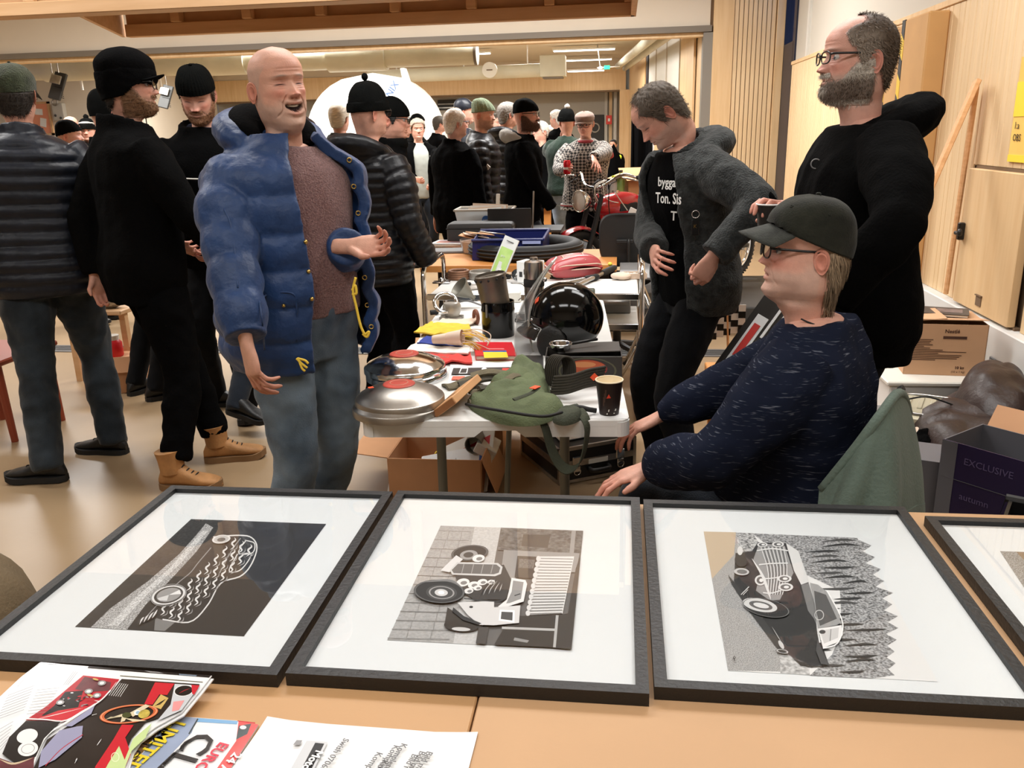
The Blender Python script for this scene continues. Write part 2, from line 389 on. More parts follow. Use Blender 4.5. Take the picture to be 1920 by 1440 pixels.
  a=grid(f1,True,flip=(sd<0));b=grid(f2,True,flip=(sd>0));m_=len(ph);k=len(a[0]);e=len(r)-1
  V2=np.concatenate([a[0],b[0]]);F2=a[1]+[[q+k for q in f]for f in b[1]]
  F2+=[[e*m_+j,e*m_+(j+1)%m_,k+e*m_+(j+1)%m_,k+e*m_+j]for j in range(m_)]
  F2=[[q+len(H.V)for q in f]for f in F2]
  H.F=H.F+F2;H.V=np.concatenate([H.V,V2]);
  ec=np.tile(sk*np.array([.98,.74,.70]),(len(V2),1));dk=np.exp(-(np.concatenate([Rr.ravel()]*2)/.3)**2)[:,None]*.5
  H.C=np.concatenate([H.C,ec*(1-dk)+sk*np.array([.5,.3,.28])*dk])
 H.n0=nu*nv;H.F0=[f for f in F if len(f)==4]
 return H
def hair_side(X,Y,Z):
 line=np.interp(Y,[-.12,-.05,-.035,-.02,.005,.03,.05,.07],[.035,.045,.085,.12,.095,.145,.165,.19])
 return ss(-.004,.006,Z-line)*ss(.19,.165,Z+.12*np.clip(Y,0,1))
def m_short(x,y,z,front=.178,recede=0.0,crown=1.0):
 line=np.interp(y,[-.12,-.06,-.04,-.026,-.012,.004,.016,.034,.05,.062,.075,.1],[.012,.03,.08,.125,.118,.082,.092,.142,.155,front-.008,front,front+.004])
 a=ss(-.003,.012,z-line)
 if recede:a=a*(1-ss(.0,.03,y-(.045-recede*.11)+.9*np.maximum(0,np.abs(x)-.03))*ss(.16,.18,z))if False else a*(1-ss(-.012,.02,y+recede*.13-.07)*ss(.165,.185,z)*ss(.066,.052,np.abs(x)))
 return a
def m_beard(x,y,z,zm=.0555,low=-.012):
 a=ss(low-.01,low+.012,z)*ss(.062,.038,z-.052*ss(.075,.012,y))*ss(-.035,-.010,y)
 side=ss(.118,.10,z)*ss(.0,.02,z)*ss(.012,.0,y)*ss(-.03,-.018,y)
 a=np.maximum(a,side)
 mouth=np.exp(-(x/.021)**4-((z-zm+.003)/.008)**2);chinbare=0
 must=ss(.062,.066,z)*ss(.081,.074,z)*ss(.034,.026,np.abs(x))*ss(.05,.06,y)
 return np.maximum(a*(1-1.0*np.clip(mouth*1.4,0,1)),must)
def shell(H,mask,thick,nz=0.0,nsc=60,lim=.02,seed=0.0,extra=None):
 """a layer lying on the head: hair, beard or hat"""
 V=H.V[:H.n0];N=H.N;x,y,z=V.T;m=np.clip(mask(x,y,z),0,1)
 off=m*thick
 if nz:off=off+m*noisev(V,nsc,nz,seed)
 P=V+N*(off-.0015*(m<.05))[:,None]
 if extra is not None:P=extra(P,V,m)
 keep=m>lim;F=[f for f in H.F0 if all(keep[i]for i in f)]
 used=np.unique(np.array(F).ravel())if F else np.array([],int);mp=-np.ones(len(V),int);mp[used]=np.arange(len(used))
 return P[used],[[int(mp[i])for i in f]for f in F],N[used],m[used]
def strands(P,N,n,L,flow,lift=.5,w=.0009,rnd=.3,seed=3):
 r=np.random.default_rng(seed);idx=r.integers(0,len(P),n);Vs=[];Fs=[];k=0
 for i in idx:
  p=P[i]+r.normal(0,.0012,3);nn=N[i];f=np.asarray(flow(p),float)+r.normal(0,rnd,3);f=f-nn*(f@nn);f/=np.linalg.norm(f)+1e-9
  d=f+nn*lift*r.uniform(.5,1.4);d/=np.linalg.norm(d);l=L*r.uniform(.5,1.2);side=np.cross(d,nn);side/=np.linalg.norm(side)+1e-9
  q1=p+d*l*.5;q2=q1+(d*.8+f*.5-nn*.12)*l*.45
  for q,ww in((p,w),(q1,w*.8),(q2,w*.2)):Vs+=[q-side*ww,q+side*ww]
  Fs+=[[k,k+1,k+3,k+2],[k+2,k+3,k+5,k+4]];k+=6
 return np.array(Vs),Fs
HC={}
def hand(pose='relax',vox=.0034):
 """right-hand template: wrist at origin, fingers +Y, palm -Z, thumb +X"""
 if(pose,vox)in HC:return HC[(pose,vox)]
 cur={'relax':[(18,26,16),(24,30,18),(30,34,20),(36,36,22)],'open':[(2,10,6),(6,12,8),(12,16,10),(18,20,12)],'point':[(8,14,8),(45,55,30),(60,70,40),(66,70,40)],'fist':[(62,84,50),(68,88,50),(72,88,50),(76,88,50)],'hold':[(36,42,28),(40,44,28),(44,46,28),(48,48,30)],'drape':[(14,22,14),(10,26,16),(12,28,16),(18,28,16)],'pinch':[(52,40,20),(50,56,30),(56,66,36),(60,70,40)]}[pose]
 sp={'open':1.6,'drape':1.9}.get(pose,1.0)
 parts=[]
 ys=[-.05,-.02,0,.02,.045,.07,.088,.1];hw=[.027,.026,.027,.032,.039,.0425,.042,.036];ht=[.021,.019,.018,.0165,.0155,.0145,.0125,.009]
 th=np.linspace(0,2*np.pi,16,endpoint=False)
 G=np.array([[(a*np.sign(np.cos(t))*abs(np.cos(t))**.75,y,b*np.sin(t)-.002*(y>.03))for t in th]for y,a,b in zip(ys,hw,ht)])
 V,F=grid(G,True);F+=[list(range(16)),list(range(112,128))];parts.append((V,F))
 fl=[(.046,.027,.023),(.050,.031,.024),(.046,.029,.023),(.036,.021,.021)];fx=[.030,.010,-.0105,-.030];fb=[.093,.097,.093,.085];rr=[.0092,.0095,.009,.008]
 for i in range(4):
  a=0;p=np.array([fx[i]*.92,fb[i]-.02,-.001]);pts=[p];yaw=(1.5-i)*R_(4.2)*sp*-1
  p=np.array([fx[i],fb[i],.0]);pts.append(p)
  for L,c in zip(fl[i],cur[i]):
   a+=R_(c);d=np.array([-math.sin(yaw)*math.cos(a),math.cos(yaw)*math.cos(a),-math.sin(a)])
   for k in(1/3,2/3,1):pts.append(p+d*L*k)
   p=p+d*L
  r=np.array([1.0,1.06,.95,.92,1.03,.9,.86,.95,.84,.8,.58])*rr[i]
  parts.append(tube(pts,r,10));parts.append(ell(pts[-1],(r[-1]*1.15,)*3,8,6))
 tb={'fist':(.45,.8,-.75),'hold':(.75,.55,-.75),'point':(.5,.85,-.5),'open':(.85,.7,-.15),'pinch':(.5,.75,-.8),'drape':(.75,.8,-.15)}.get(pose,(.62,.8,-.4))
 d1=np.array(tb)/np.linalg.norm(tb);d2=d1*.8+np.array([-.25,.5,-.25 if pose in('fist','hold','pinch')else-.08]);d2/=np.linalg.norm(d2)
 p0=np.array([.016,.018,-.005]);p1=np.array([.030,.040,-.010]);p2=p1+d1*.038;p3=p2+d2*.028
 pts=[p0,p1,(p1+p2)/2,p2,(p2+p3)/2,p3];parts.append(tube(pts,[.015,.0145,.0115,.0112,.0108,.0075],10));parts.append(ell(p3,(.0085,)*3,8,6))
 V,F=remesh(cat(*parts),vox,3,.5)
 HC[(pose,vox)]=(V,F);return V,F
def nrmz(v):v=np.asarray(v,float);return v/(np.linalg.norm(v)+1e-12)
def ik(S,Wt,l1,l2,pole):
 d=Wt-S;D=np.linalg.norm(d);D=min(D,(l1+l2)*.998);d=nrmz(d);a=(l1*l1-l2*l2+D*D)/(2*D);h=math.sqrt(max(l1*l1-a*a,1e-8))
 p=np.asarray(pole,float);p=nrmz(p-d*(p@d));return S+d*a+p*h,S+d*D
TZ=[.84,.90,.97,1.05,1.13,1.22,1.31,1.38,1.43,1.465,1.50,1.535,1.56]
TA=[.150,.172,.178,.168,.160,.166,.180,.190,.188,.165,.122,.078,.062]
TF=[.090,.100,.105,.108,.108,.116,.122,.118,.108,.094,.076,.060,.055]
TB=[.115,.128,.128,.112,.100,.098,.106,.110,.108,.102,.092,.082,.078]
class Fig:pass
def figure(head_at,H_,face,torso,lean=0,twist=0,side=0,belly=0.0,girth=1.0,seat=None,s=None,root=None,hp=(0,0)):
 """solve a figure so that its crown sits at head_at. face, torso: headings in degrees ccw from +X"""
 f=Fig();f.H=H_;hx,hy,hz=head_at;f.belly=belly;f.girth=girth
 lean=R_(lean);f.lean=lean
 def spine(z,sc):
  k=np.linspace(.92,max(z,.9201),24)if z>.92 else None
  if k is None:return np.array([0,0,z]),0.0
  an=lean*ss(.95,1.42,k);p=np.array([0,0,.92]);dz=np.diff(k);am=(an[1:]+an[:-1])/2
  p=p+np.array([0,(np.sin(am)*dz).sum(),(np.cos(am)*dz).sum()]);return p,float(an[-1])
 f.spine=spine
 nb,na=spine(1.535,1)
 fw=np.array([0,1,0]);
 hb=nb+np.array([0,.030*math.cos(na)+.035*math.sin(na),-.030*math.sin(na)+.047*math.cos(na)])
 pitch,roll=R_(hp[0]),R_(hp[1])
 rel=R_(face-torso)
 Rh=Matrix.Rotation(rel,3,'Z')@Matrix.Rotation(-pitch,3,'X')@Matrix.Rotation(roll,3,'Y');f.Rh=np.array(Rh)
 piv=np.array([0,-.025,.045]);f.piv=piv;f.hb=hb
 crown=hb+piv+f.Rh@(np.array([0,-.01,.235])-piv)
 z0=crown[2]
 if seat is None:
  f.s=s or hz/z0;f.dz=0.0
 else:
  f.s=s or 1.0;f.dz=hz-z0*f.s
 tr=R_(torso-90);f.Rt=np.array(Matrix.Rotation(tr,3,'Z'));f.tr=tr
 off=f.Rt@(crown*f.s);f.o=np.array([hx-off[0],hy-off[1],f.dz])
 f.world=lambda P:(np.asarray(P,float)*f.s)@f.Rt.T+f.o
 f.dirw=lambda d:np.asarray(d,float)@f.Rt.T
 f.local=lambda P:((np.asarray(P,float)-f.o)@f.Rt)/f.s
 sh=spine(1.435,1);ca,sa=math.cos(sh[1]),math.sin(sh[1])
 f.S={d:sh[0]+np.array([d*.185*(1+.3*(girth-1)),-.01*ca,.01*sa])for d in(-1,1)}
 f.hip={d:np.array([d*.092,0,.90])for d in(-1,1)}
 return f
def head_world(f,P):
 """head-local points to world, the neck blending into the trunk"""
 P=np.asarray(P,float);w=ss(-.115,.015,P[:,2])[:,None]
 A=P*np.array([1,1,1])+f.hb;B=f.hb+f.piv+(P-f.piv)@f.Rh.T
 return f.world(A*(1-w)+B*w)
def head_rigid(f,P):return f.world(f.hb+f.piv+(np.asarray(P,float)-f.piv)@f.Rh.T)
def trunk(f,z0,z1,grow,quilt=None,n=40,opening=None,thick=.022,hemflare=0.0,nz=None,front=0.0,seedq=0.0):
 """clothed trunk; grow adds to every radius. opening=(a0,a1) degrees from front left open"""
 nz=nz or max(8,int((z1-z0)/(.012 if quilt else.025)));Z=np.linspace(z0,z1,nz)
 a,fr_,bk=(pch(TZ,q,Z)for q in(TA,TF,TB));g=f.girth
 a=a*(1+.75*(g-1)*ss(1.5,1.35,Z));fr_=fr_*(1+(g-1)*ss(1.48,1.3,Z));bk=bk*(1+.6*(g-1)*ss(1.48,1.3,Z))
 fr_=fr_+f.belly*np.exp(-((Z-1.09)/.13)**2)
 gr=np.where(Z>1.44,grow*np.interp(Z,[1.44,1.56],[1,.55]),grow)
 fl=hemflare*ss(1.1,z0,Z)
 a,fr_,bk=a+gr+fl,fr_+gr+fl+front*ss(1.5,1.2,Z),bk+gr+fl*.6
 if opening:th=np.radians(np.linspace(opening[1],360+opening[0],n))
 else:th=np.linspace(0,2*np.pi,n,endpoint=False)
 G=np.zeros((nz,len(th),3));nn=2.35
 for i,z in enumerate(Z):
  p,an=f.spine(z,1);c,s=np.cos(th),np.sin(th)
  q=1.0
  if quilt:
   sp,am=quilt;ph=(z-z0)/sp;q=1+am*(np.abs(np.sin(np.pi*(ph+.06*np.sin(3*th+seedq))))**.55-.6)
  x=a[i]*np.sign(s)*np.abs(s)**(2/nn)*q;y=np.where(c>0,fr_[i],bk[i])*np.sign(c)*np.abs(c)**(2/nn)*q
  G[i]=p+np.stack([x,y*math.cos(an),-y*math.sin(an)],-1)
 if opening:
  return slab(G,thick)
 V,F=grid(G,True);k=(nz-1)*len(th);F+=[list(range(len(th)))[::-1],[k+j for j in range(len(th))]]
 return V,F
def limb(pts,radii,quilt=None,n=16,step=.012,sq=(1,1),up=(0,0,1)):
 P=np.asarray(pts,float);seg=np.linalg.norm(np.diff(P,axis=0),axis=1);L=seg.sum();m=max(10,int(L/step))
 C=bez(P,m);d=np.concatenate([[0],np.cumsum(np.linalg.norm(np.diff(C,axis=0),axis=1))]);t=d/d[-1]
 ts=np.concatenate([[0],np.cumsum(seg)])/L;r=pch(ts,radii,t)
 if quilt:r=r*(1+quilt[1]*1.25*(np.abs(np.sin(np.pi*d/quilt[0]))**.55-.6))
 return tube(C,r,n,True,sq=sq,up=up)
def smoothpath(S,E,Wt):return[S,S+(E-S)*.33,S+(E-S)*.68,S+(E-S)*.93+(Wt-E)*.03,E+(Wt-E)*.1,E+(Wt-E)*.4,E+(Wt-E)*.72,Wt]
def arm(f,d,wrist,pole=(0,-1,-.3),wl=False):
 """d=+1 right arm (local +X). wrist in world unless wl (figure-local)"""
 Wt=np.asarray(wrist,float)if wl else f.local(wrist)
 E,Wt=ik(f.S[d],Wt,.300,.265,pole);return E,Wt
def leg(f,d,ankle,pole=(0,1,0),wl=True):
 A=np.asarray(ankle,float)if wl else f.local(ankle)
 K,A=ik(f.hip[d],A,.43,.43,pole);return K,A
def folds(V,F,amp,sc=9.0,seed=0.0,fine=.35):
 N=vnormals(V,F);V=np.asarray(V)
 a=np.abs(noisev(V*np.array([1,1,.6]),sc,1,seed));b=noisev(V,sc*2.7,1,seed+5)
 return V+N*((.35-a)*amp+b*amp*fine)[:,None],F
SKIN=None
def place_hand(f,d,E,Wt,pose,palm=None,direc=None,vox=.0034,hs=1.0):
 """palm, direc in world; default continues the forearm"""
 V,F=hand(pose,vox);V=V.copy()*hs
 if d<0:V=V*np.array([-1,1,1]);F=[q[::-1]for q in F]
 y=nrmz(f.local(f.o+np.asarray(direc))-f.local(f.o))if direc is not None else nrmz(Wt-E)
 p=f.local(f.o+np.asarray(palm))-f.local(f.o)if palm is not None else np.array([-d,0,0.])
 p=nrmz(p-y*(p@y));z=-p;x=np.cross(y,z)
 return Wt+V[:,:1]*x+V[:,1:2]*y+V[:,2:3]*z,F
def shoe(A,direc,L=.285,boot=False,up=(0,0,1),sc=1.0):
 """ankle joint A (world, z~.09) -> upper and sole"""
 y=nrmz(np.array([direc[0],direc[1],0]));x=np.cross(y,(0,0,1));A=np.asarray(A,float)
 pitch=direc[2]if len(direc)>2 else 0
 t=np.linspace(0,1,15);py=-.075+L*t
 w=pch([0,.08,.25,.5,.7,.88,.97,1],[.012,.031,.036,.037,.046,.042,.028,.006],t)
 top=pch([0,.06,.2,.34,.48,.62,.8,.93,1],[.05,.09,.115,.112,.088,.070,.058,.047,.03],t)
 if boot:top=pch([0,.06,.2,.34,.46,.60,.8,.93,1],[.06,.10,.125,.125,.098,.078,.066,.055,.034],t)
 th=np.linspace(-np.pi/2,3*np.pi/2,16,endpoint=False)
 G=np.array([[(ww*np.sign(np.cos(a))*abs(np.cos(a))**.7,yy,.026+(tt-.026)*.5*(1+np.sign(np.sin(a))*abs(np.sin(a))**(.85)))for a in th]for ww,yy,tt in zip(w,py,top)])
 up_=grid(G,True);up_=(up_[0],up_[1]+[list(range(16)),list(range(14*16,15*16))])
 sw=w*1.08+.003
 poly=[(a,b)for a,b in zip(sw,py)]+[(-a,b)for a,b in zip(sw[::-1],py[::-1])]
 sole=prism(poly,0,.032 if boot else.028)
 sole=(np.array([[p[0],p[1],p[2]+(.018*ss(.8,1.0,(p[1]+.075)/L)if p[2]>-1 else 0)]for p in sole[0]]),sole[1])
 parts=[up_]
 if boot:parts.append(limb([(0,-.008,.085),(0,-.012,.14),(0,-.016,.185)],[.052,.054,.060],n=14))
 Rm=np.array(Matrix.Rotation(pitch,3,'X'))
 out=[]
 for V,F in(cat(*parts),sole):
  V=(np.asarray(V)*sc-np.array([0,.13,0]))@Rm.T+np.array([0,.13,0])
  out.append(fr((V,F),(A[0],A[1],A[2]-.09*sc),x,y,(0,0,1)))
 Lc=[]
 for k in range(4 if not boot else 5):
  yy=.035+.021*k if not boot else.02+.02*k
  i=np.interp(yy,py,np.arange(15));tt=np.interp(yy,py,top);ww=np.interp(yy,py,w)
  Lc.append(tube(bez([(-ww*.55,yy-.004,tt-.008),(0,yy+.004,tt+.003),(ww*.55,yy-.004,tt-.008)],7),.0028,5))
 V,F=cat(*Lc);V=(V*sc-np.array([0,.13,0]))@Rm.T+np.array([0,.13,0])
 out.append(fr((V,F),(A[0],A[1],A[2]-.09*sc),x,y,(0,0,1)))
 return out
def collar(f,h=.06,r=.085,grow=.0,z=1.50,tilt=.02,gap=None):
 th=np.radians(np.linspace(gap or 0,360-(gap or 0),33));G=[]
 for k in np.linspace(0,1,6):
  p,an=f.spine(z+h*k,1);rr=r*(1.08-.12*k)+grow
  x=rr*np.sin(th)*.98;y=rr*np.cos(th)*.95-.005;zz=-np.cos(th)*tilt*(.6+.4*k)
  G.append(p+np.stack([x,y*math.cos(an)+zz*math.sin(an),-y*math.sin(an)+zz*math.cos(an)],-1))
 return slab(np.array(G),.016)
def hood(f,big=1.0,z=1.49,back=.10,spread=112):
 th=np.radians(np.linspace(-spread,spread,27));p,an=f.spine(z,1);pts=[];r=[]
 for t in th:
  k=math.cos(t/1.35)
  rr=.098+.02*k*big
  pts.append(p+np.array([rr*math.sin(t)*1.12,-rr*math.cos(t)-.015*k,.035*k-.03*(1-k)*1.2-(.05*max(0,abs(t)-1.5))*1.0]));r.append((.026+.044*max(k,0)**1.3*big))
 return tube(np.array(pts),np.array(r),12,True,sq=(1.25,.85))
def glasses(f,root,col='frame_black',tint=None,rx=.0265,rz=.0195,y=.108,z=.1195):
 parts=[];lens=[]
 for d in(-1,1):
  c=np.array([d*.0335,y,z]);th=np.linspace(0,2*np.pi,24,endpoint=False)
  ex=np.sign(np.cos(th))*np.abs(np.cos(th))**.75*rx;ez=np.sign(np.sin(th))*np.abs(np.sin(th))**.8*rz
  P=np.stack([c[0]+ex,c[1]-.25*np.abs(c[0]+ex)**2*8-.0,c[2]+ez],-1)
  parts.append(tube(np.vstack([P]),.0021,6,closed=True))
  lens.append((P,[list(range(24))]))
  parts.append(tube(bez([(d*(.0335+rx),y-.008,z+.008),(d*.073,y-.02,z+.009),(d*.0775,.03,z+.008),(d*.080,-.018,z+.006),(d*.079,-.035,z-.012)],14),.0021,6,sq=(1,1.6)))
 parts.append(tube(bez([(-.009,y-.001,z+.006),(0,y+.003,z+.009),(.009,y-.001,z+.006)],6),.002,6))
 V,F=cat(*parts);g=mk('glasses',(head_rigid(f,V),F),MC[col],root,True)
 V,F=cat(*lens);mk('lens',(head_rigid(f,V),F),MC['lens'],g)
 return g
M('skin',rough=.52,attr=True,var=.10,vs=45,bump=.12,bs=260,sss=.08)
M('eye',rough=.08,attr=True);M('teeth',(.68,.62,.52),.25)
M('hair',rough=.6,attr=True,spec=.25)
M('frame_black',(.01,.01,.01),.25);MC['lens']=glass_pane('lens_glass',(.97,.97,.97),1.0)
M('rubber',(.012,.012,.012),.7);M('leather_black',(.010,.010,.010),.45,bump=.2,bs=90)
def cloth(n,c,rough=.85,sheen=.15,bump=.25,bs=220,**k):return M(n,c,rough,sheen=sheen,bump=bump,bs=bs,spec=.2,**k)
cloth('denim_dark',(.012,.017,.026),var=.5,vs=6);cloth('denim_black',(.003,.0036,.005),.9,.03,var=.4,vs=6)
cloth('denim_blue',(.035,.058,.092),col2=(.20,.26,.315),vs=4.5,detail=6);cloth('denim_light',(.30,.38,.50),var=.35,vs=7)
cloth('denim_grey',(.020,.027,.034),var=.55,vs=6)
BK=dict(rough=.95,spec=.06,bump=.3)
M('black_cloth',(.0022,.0022,.0024),bs=120,**BK);M('black_wool',(.0026,.0026,.0027),bs=110,**BK)
M('black_knit',(.0035,.0038,.0036),bs=140,**BK)
M('puffer_black',(.0045,.005,.007),.40,bump=.25,bs=30,spec=.30,var=.3,vs=20)
M('puffer_navy',(.0085,.011,.018),.42,bump=.25,bs=30,spec=.34,var=.3,vs=20)
M('puffer_blue',(.012,.042,.135),.50,bump=.5,bs=30,spec=.42,var=.22,vs=9,sheen=.1)
cloth('sweater_mauve',(.135,.068,.068),.9,.2,.8,190,col2=(.27,.15,.14),vs=170)
cloth('collar_brown',(.045,.035,.027),.9)
cloth('fleece_grey',(.030,.033,.033),.95,.12,.8,150,var=.5,vs=40)
M('sweater_heather',(.0085,.012,.027),.9,bump=.3,bs=200,spec=.12,col2=(.15,.165,.21),vs=1,stretch=(26,26,300),ramp=(.62,.76),detail=2)
cloth('cap_green',(.016,.017,.012),.9,.1,var=.5,vs=22);cloth('cap_brim',(.040,.043,.038),.9,.1,var=.3,vs=30)
cloth('beanie_green',(.16,.21,.13),.95,.2,.8,120);cloth('hat_olive',(.035,.042,.022),.95,.2,.8,150,var=.4,vs=30)
cloth('cap_brown',(.24,.17,.14),.9,.2);cloth('sweater_green',(.011,.025,.016),.95,.2,.6,120)
cloth('hood_grey',(.36,.34,.31),.95,.2,.5,120);cloth('tee_grey',(.45,.48,.44),.9)
M('boot_tan',(.40,.20,.075),.65,bump=.2,bs=90,var=.2,vs=14);M('boot_sole',(.23,.13,.06),.7)
M('skin_plain',(.62,.34,.25),.5)
M('yellow_cord',s2l(225,190,60),.7);M('brass',s2l(190,160,90),.3,metal=1)
M('chrome',(.75,.76,.77),.12,metal=1);M('steel',(.50,.49,.47),.28,metal=1,var=.2,vs=6);M('steel_dull',(.36,.34,.31),.38,metal=1,var=.35,vs=5,bump=.08,bs=30)
M('white',(.80,.80,.78),.5);M('off_white',(.72,.70,.64),.55);M('paper',(.84,.85,.85),.6);M('black_plastic',(.008,.008,.008),.4);M('black_gloss',(.0025,.0025,.0025),.10,spec=.42)
M('red',s2l(200,30,35),.4);M('orange_sticker',s2l(240,90,50),.5);M('grey_plastic',(.20,.20,.20),.5);M('dark_grey',(.04,.04,.04),.6)
def rel(f,p):return f.world(p)
def person(f,label,hk=None,top=None,under=None,legs=None,shoes=None,arms=None,hat=None,hair=None,beard=None,spec=None,hi=True,group=None,ankles=None,poles=None,eyes=True,name='person',extra=None):
 vx=1.0 if hi==2 else(1.35 if hi else 2.1)
 root=thing(name,label,'person',(f.o[0],f.o[1],max(0,0.0)),group);f.root=root
 H=head(int(hi),**(hk or{}));f.head=H
 lo=not hi
 arms=arms or{};A={}
 for d in(1,-1):
  a=arms.get(d)or{}
  w=a.get('w');wl=w is None or a.get('wl')
  if w is None:w=np.array([d*(.275+.25*(f.girth-1)),.05,.865])
  A[d]=arm(f,d,w,a.get('pole',(d*.35,-1,-.2)),wl)
 ank={};knee={}
 for d in(1,-1):
  p=(ankles or{}).get(d,np.array([d*.115,.0,.09/f.s]));wl=d not in(ankles or{})
  knee[d],ank[d]=leg(f,d,p,(poles or{}).get(d,(d*.12,1,0)),wl)
 f.knee,f.ank,f.A=knee,ank,A
 parts=[(head_world(f,H.V),H.F)];cols=[H.C]
 hk_=hk or{};skin=np.array(hk_.get('skin',(.62,.34,.25)))
 for d in(1,-1):
  a=arms.get(d)or{}
  if a.get('pose')=='none':continue
  V,F=place_hand(f,d,A[d][0],A[d][1],a.get('pose','relax'),a.get('palm'),a.get('dir'),.0036 if hi==2 else(.0048 if hi else.0075),a.get('hs',1.0))
  f.hand=getattr(f,'hand',{});f.hand[d]=f.world(V)
  parts.append((f.world(V),F));t=V-A[d][1];rr=ss(.05,.17,np.linalg.norm(t,axis=1))[:,None]
  cols.append(skin*(1-rr)+skin*np.array([.96,.78,.74])*rr)
 core=[trunk(f,.84,1.53,-.012,n=20,nz=16)]
 for d in(1,-1):
  E,Wt=A[d];core.append(limb(smoothpath(f.S[d],E,Wt),[.05,.048,.042,.04,.038,.036,.03,.024],n=10,step=.03))
  core.append(limb(smoothpath(f.hip[d],knee[d],ank[d]),[.07,.072,.06,.05,.048,.048,.04,.032],n=10,step=.04))
 V,F=remesh(cat(*core),.02,1);parts.append((f.world(V),F));cols.append(np.tile(skin,(len(V),1)))
 V,F=cat(*parts);f.body=mk('body',(V,F),MC['skin'],root,True,col=np.concatenate(cols))
 if hi and eyes:
  for d in(-1,1):
   e=np.array([d*.0322,.0692,.1186]);V,F=ell(e,(.0122,)*3,18,14)
   dd=np.linalg.norm((V-e)/.0122-np.array([0,1,0]),axis=1);c=np.where(dd[:,None]<.2,[.01,.01,.01],np.where(dd[:,None]<.56,[.06,.085,.11],[.50,.45,.42]))
   mk('eye',(head_rigid(f,V),F),MC['eye'],root,True,col=c)
 if H.mo>.004:
  n=13;t=np.linspace(-1,1,n);P=np.array([[(.020*q,.084-.012*q*q,H.zm-.0005+.004*H.smile*q*q-k)for q in t]for k in(0,.0055)])
  V,F=slab(P,.003);mk('teeth',(head_rigid(f,V),F),MC['teeth'],root,True)
 L=legs or{};m=L.get('mat','denim_dark');k=L.get('loose',1.0)
 tp=[trunk(f,.82,L.get('waist',1.0),.018+L.get('grow',0),n=28,nz=10)]
 rad=np.array([.098,.097,.082,.069,.066,.068,.060,.058])*k+np.array([0,0,0,0,0,0,0,L.get('flare',0)])
 for d in(1,-1):
  hp=f.hip[d];pth=smoothpath(hp+np.array([0,0,.02]),knee[d],ank[d]+nrmz(knee[d]-ank[d])*L.get('crop',-.035))
  tp.append(limb(pth,rad,n=18))
 V,F=remesh(cat(*tp),.0085*vx,3);V,F=folds(V,F,L.get('folds',.011),8.5,L.get('seed',3.1));mk('trousers',(f.world(V),F),MC[m],root,True)
 S=shoes or{}
 for d in(1,-1):
  if S.get('none'):break
  dr=f.dirw(S.get('dir',{}).get(d,np.array([d*.2,1,0])))
  if d in S.get('wdir',{}):dr=np.array([math.cos(R_(S['wdir'][d])),math.sin(R_(S['wdir'][d])),0])
  aw=f.world(ank[d])
  dr=np.array([dr[0],dr[1],S.get('pitch',{}).get(d,0)])
  up,so,lc=shoe(aw,dr,boot=S.get('boot',False),sc=f.s)
  q=mk('shoe',up,MC[S.get('mat','leather_black')],root,40);mk('sole',so,MC[S.get('sole','rubber')],q,30)
  if hi:mk('lace',lc,MC[S.get('lace','rubber')],q,True)
 f.layers={}
 for nm,Ld in(('under',under),('top',top)):
  if not Ld:continue
  gw=Ld.get('grow',.022);q=Ld.get('quilt');tp=[trunk(f,Ld.get('z0',.80),Ld.get('z1',1.535),gw,q,opening=Ld.get('opening'),thick=Ld.get('thick',.024),hemflare=Ld.get('flare',.0),front=Ld.get('front',0),n=Ld.get('n',44))]
  if Ld.get('sleeves',True):
   sr=np.array([.074,.073,.063,.055,.054,.051,.047,.042])+Ld.get('sg',gw*.62)-.012
   if 'cuff' in Ld:sr[-1]=Ld['cuff']
   for d in(1,-1):
    E,Wt=A[d];S0=f.S[d]+np.array([-d*.035,0,.012]);pth=[S0]+smoothpath(f.S[d]+np.array([d*.01,0,-.01]),E,Wt-nrmz(Wt-E)*Ld.get('slv',.0))[1:]
    tp.append(limb(pth,sr,Ld.get('squilt',q),n=18))
  if Ld.get('collar'):tp.append(collar(f,*Ld['collar'])if isinstance(Ld['collar'],tuple)else collar(f))
  if Ld.get('hood'):tp.append(hood(f,Ld['hood'],Ld.get('hz',1.49)))
  V,F=remesh(cat(*tp),Ld.get('vox',.0085)*vx,Ld.get('sm',2));V,F=folds(V,F,Ld.get('folds',.007),Ld.get('fsc',9),Ld.get('seed',1.7),Ld.get('fine',.35))
  f.layers[nm]=(f.world(V),F);f.topobj=mk(Ld.get('name','jacket'),(f.world(V),F),MC[Ld['mat']],root,True)
 def put(nm,S_,mat,smooth=True,**k):return mk(nm,(head_rigid(f,S_[0]),S_[1]),MC[mat],root,smooth,**k)
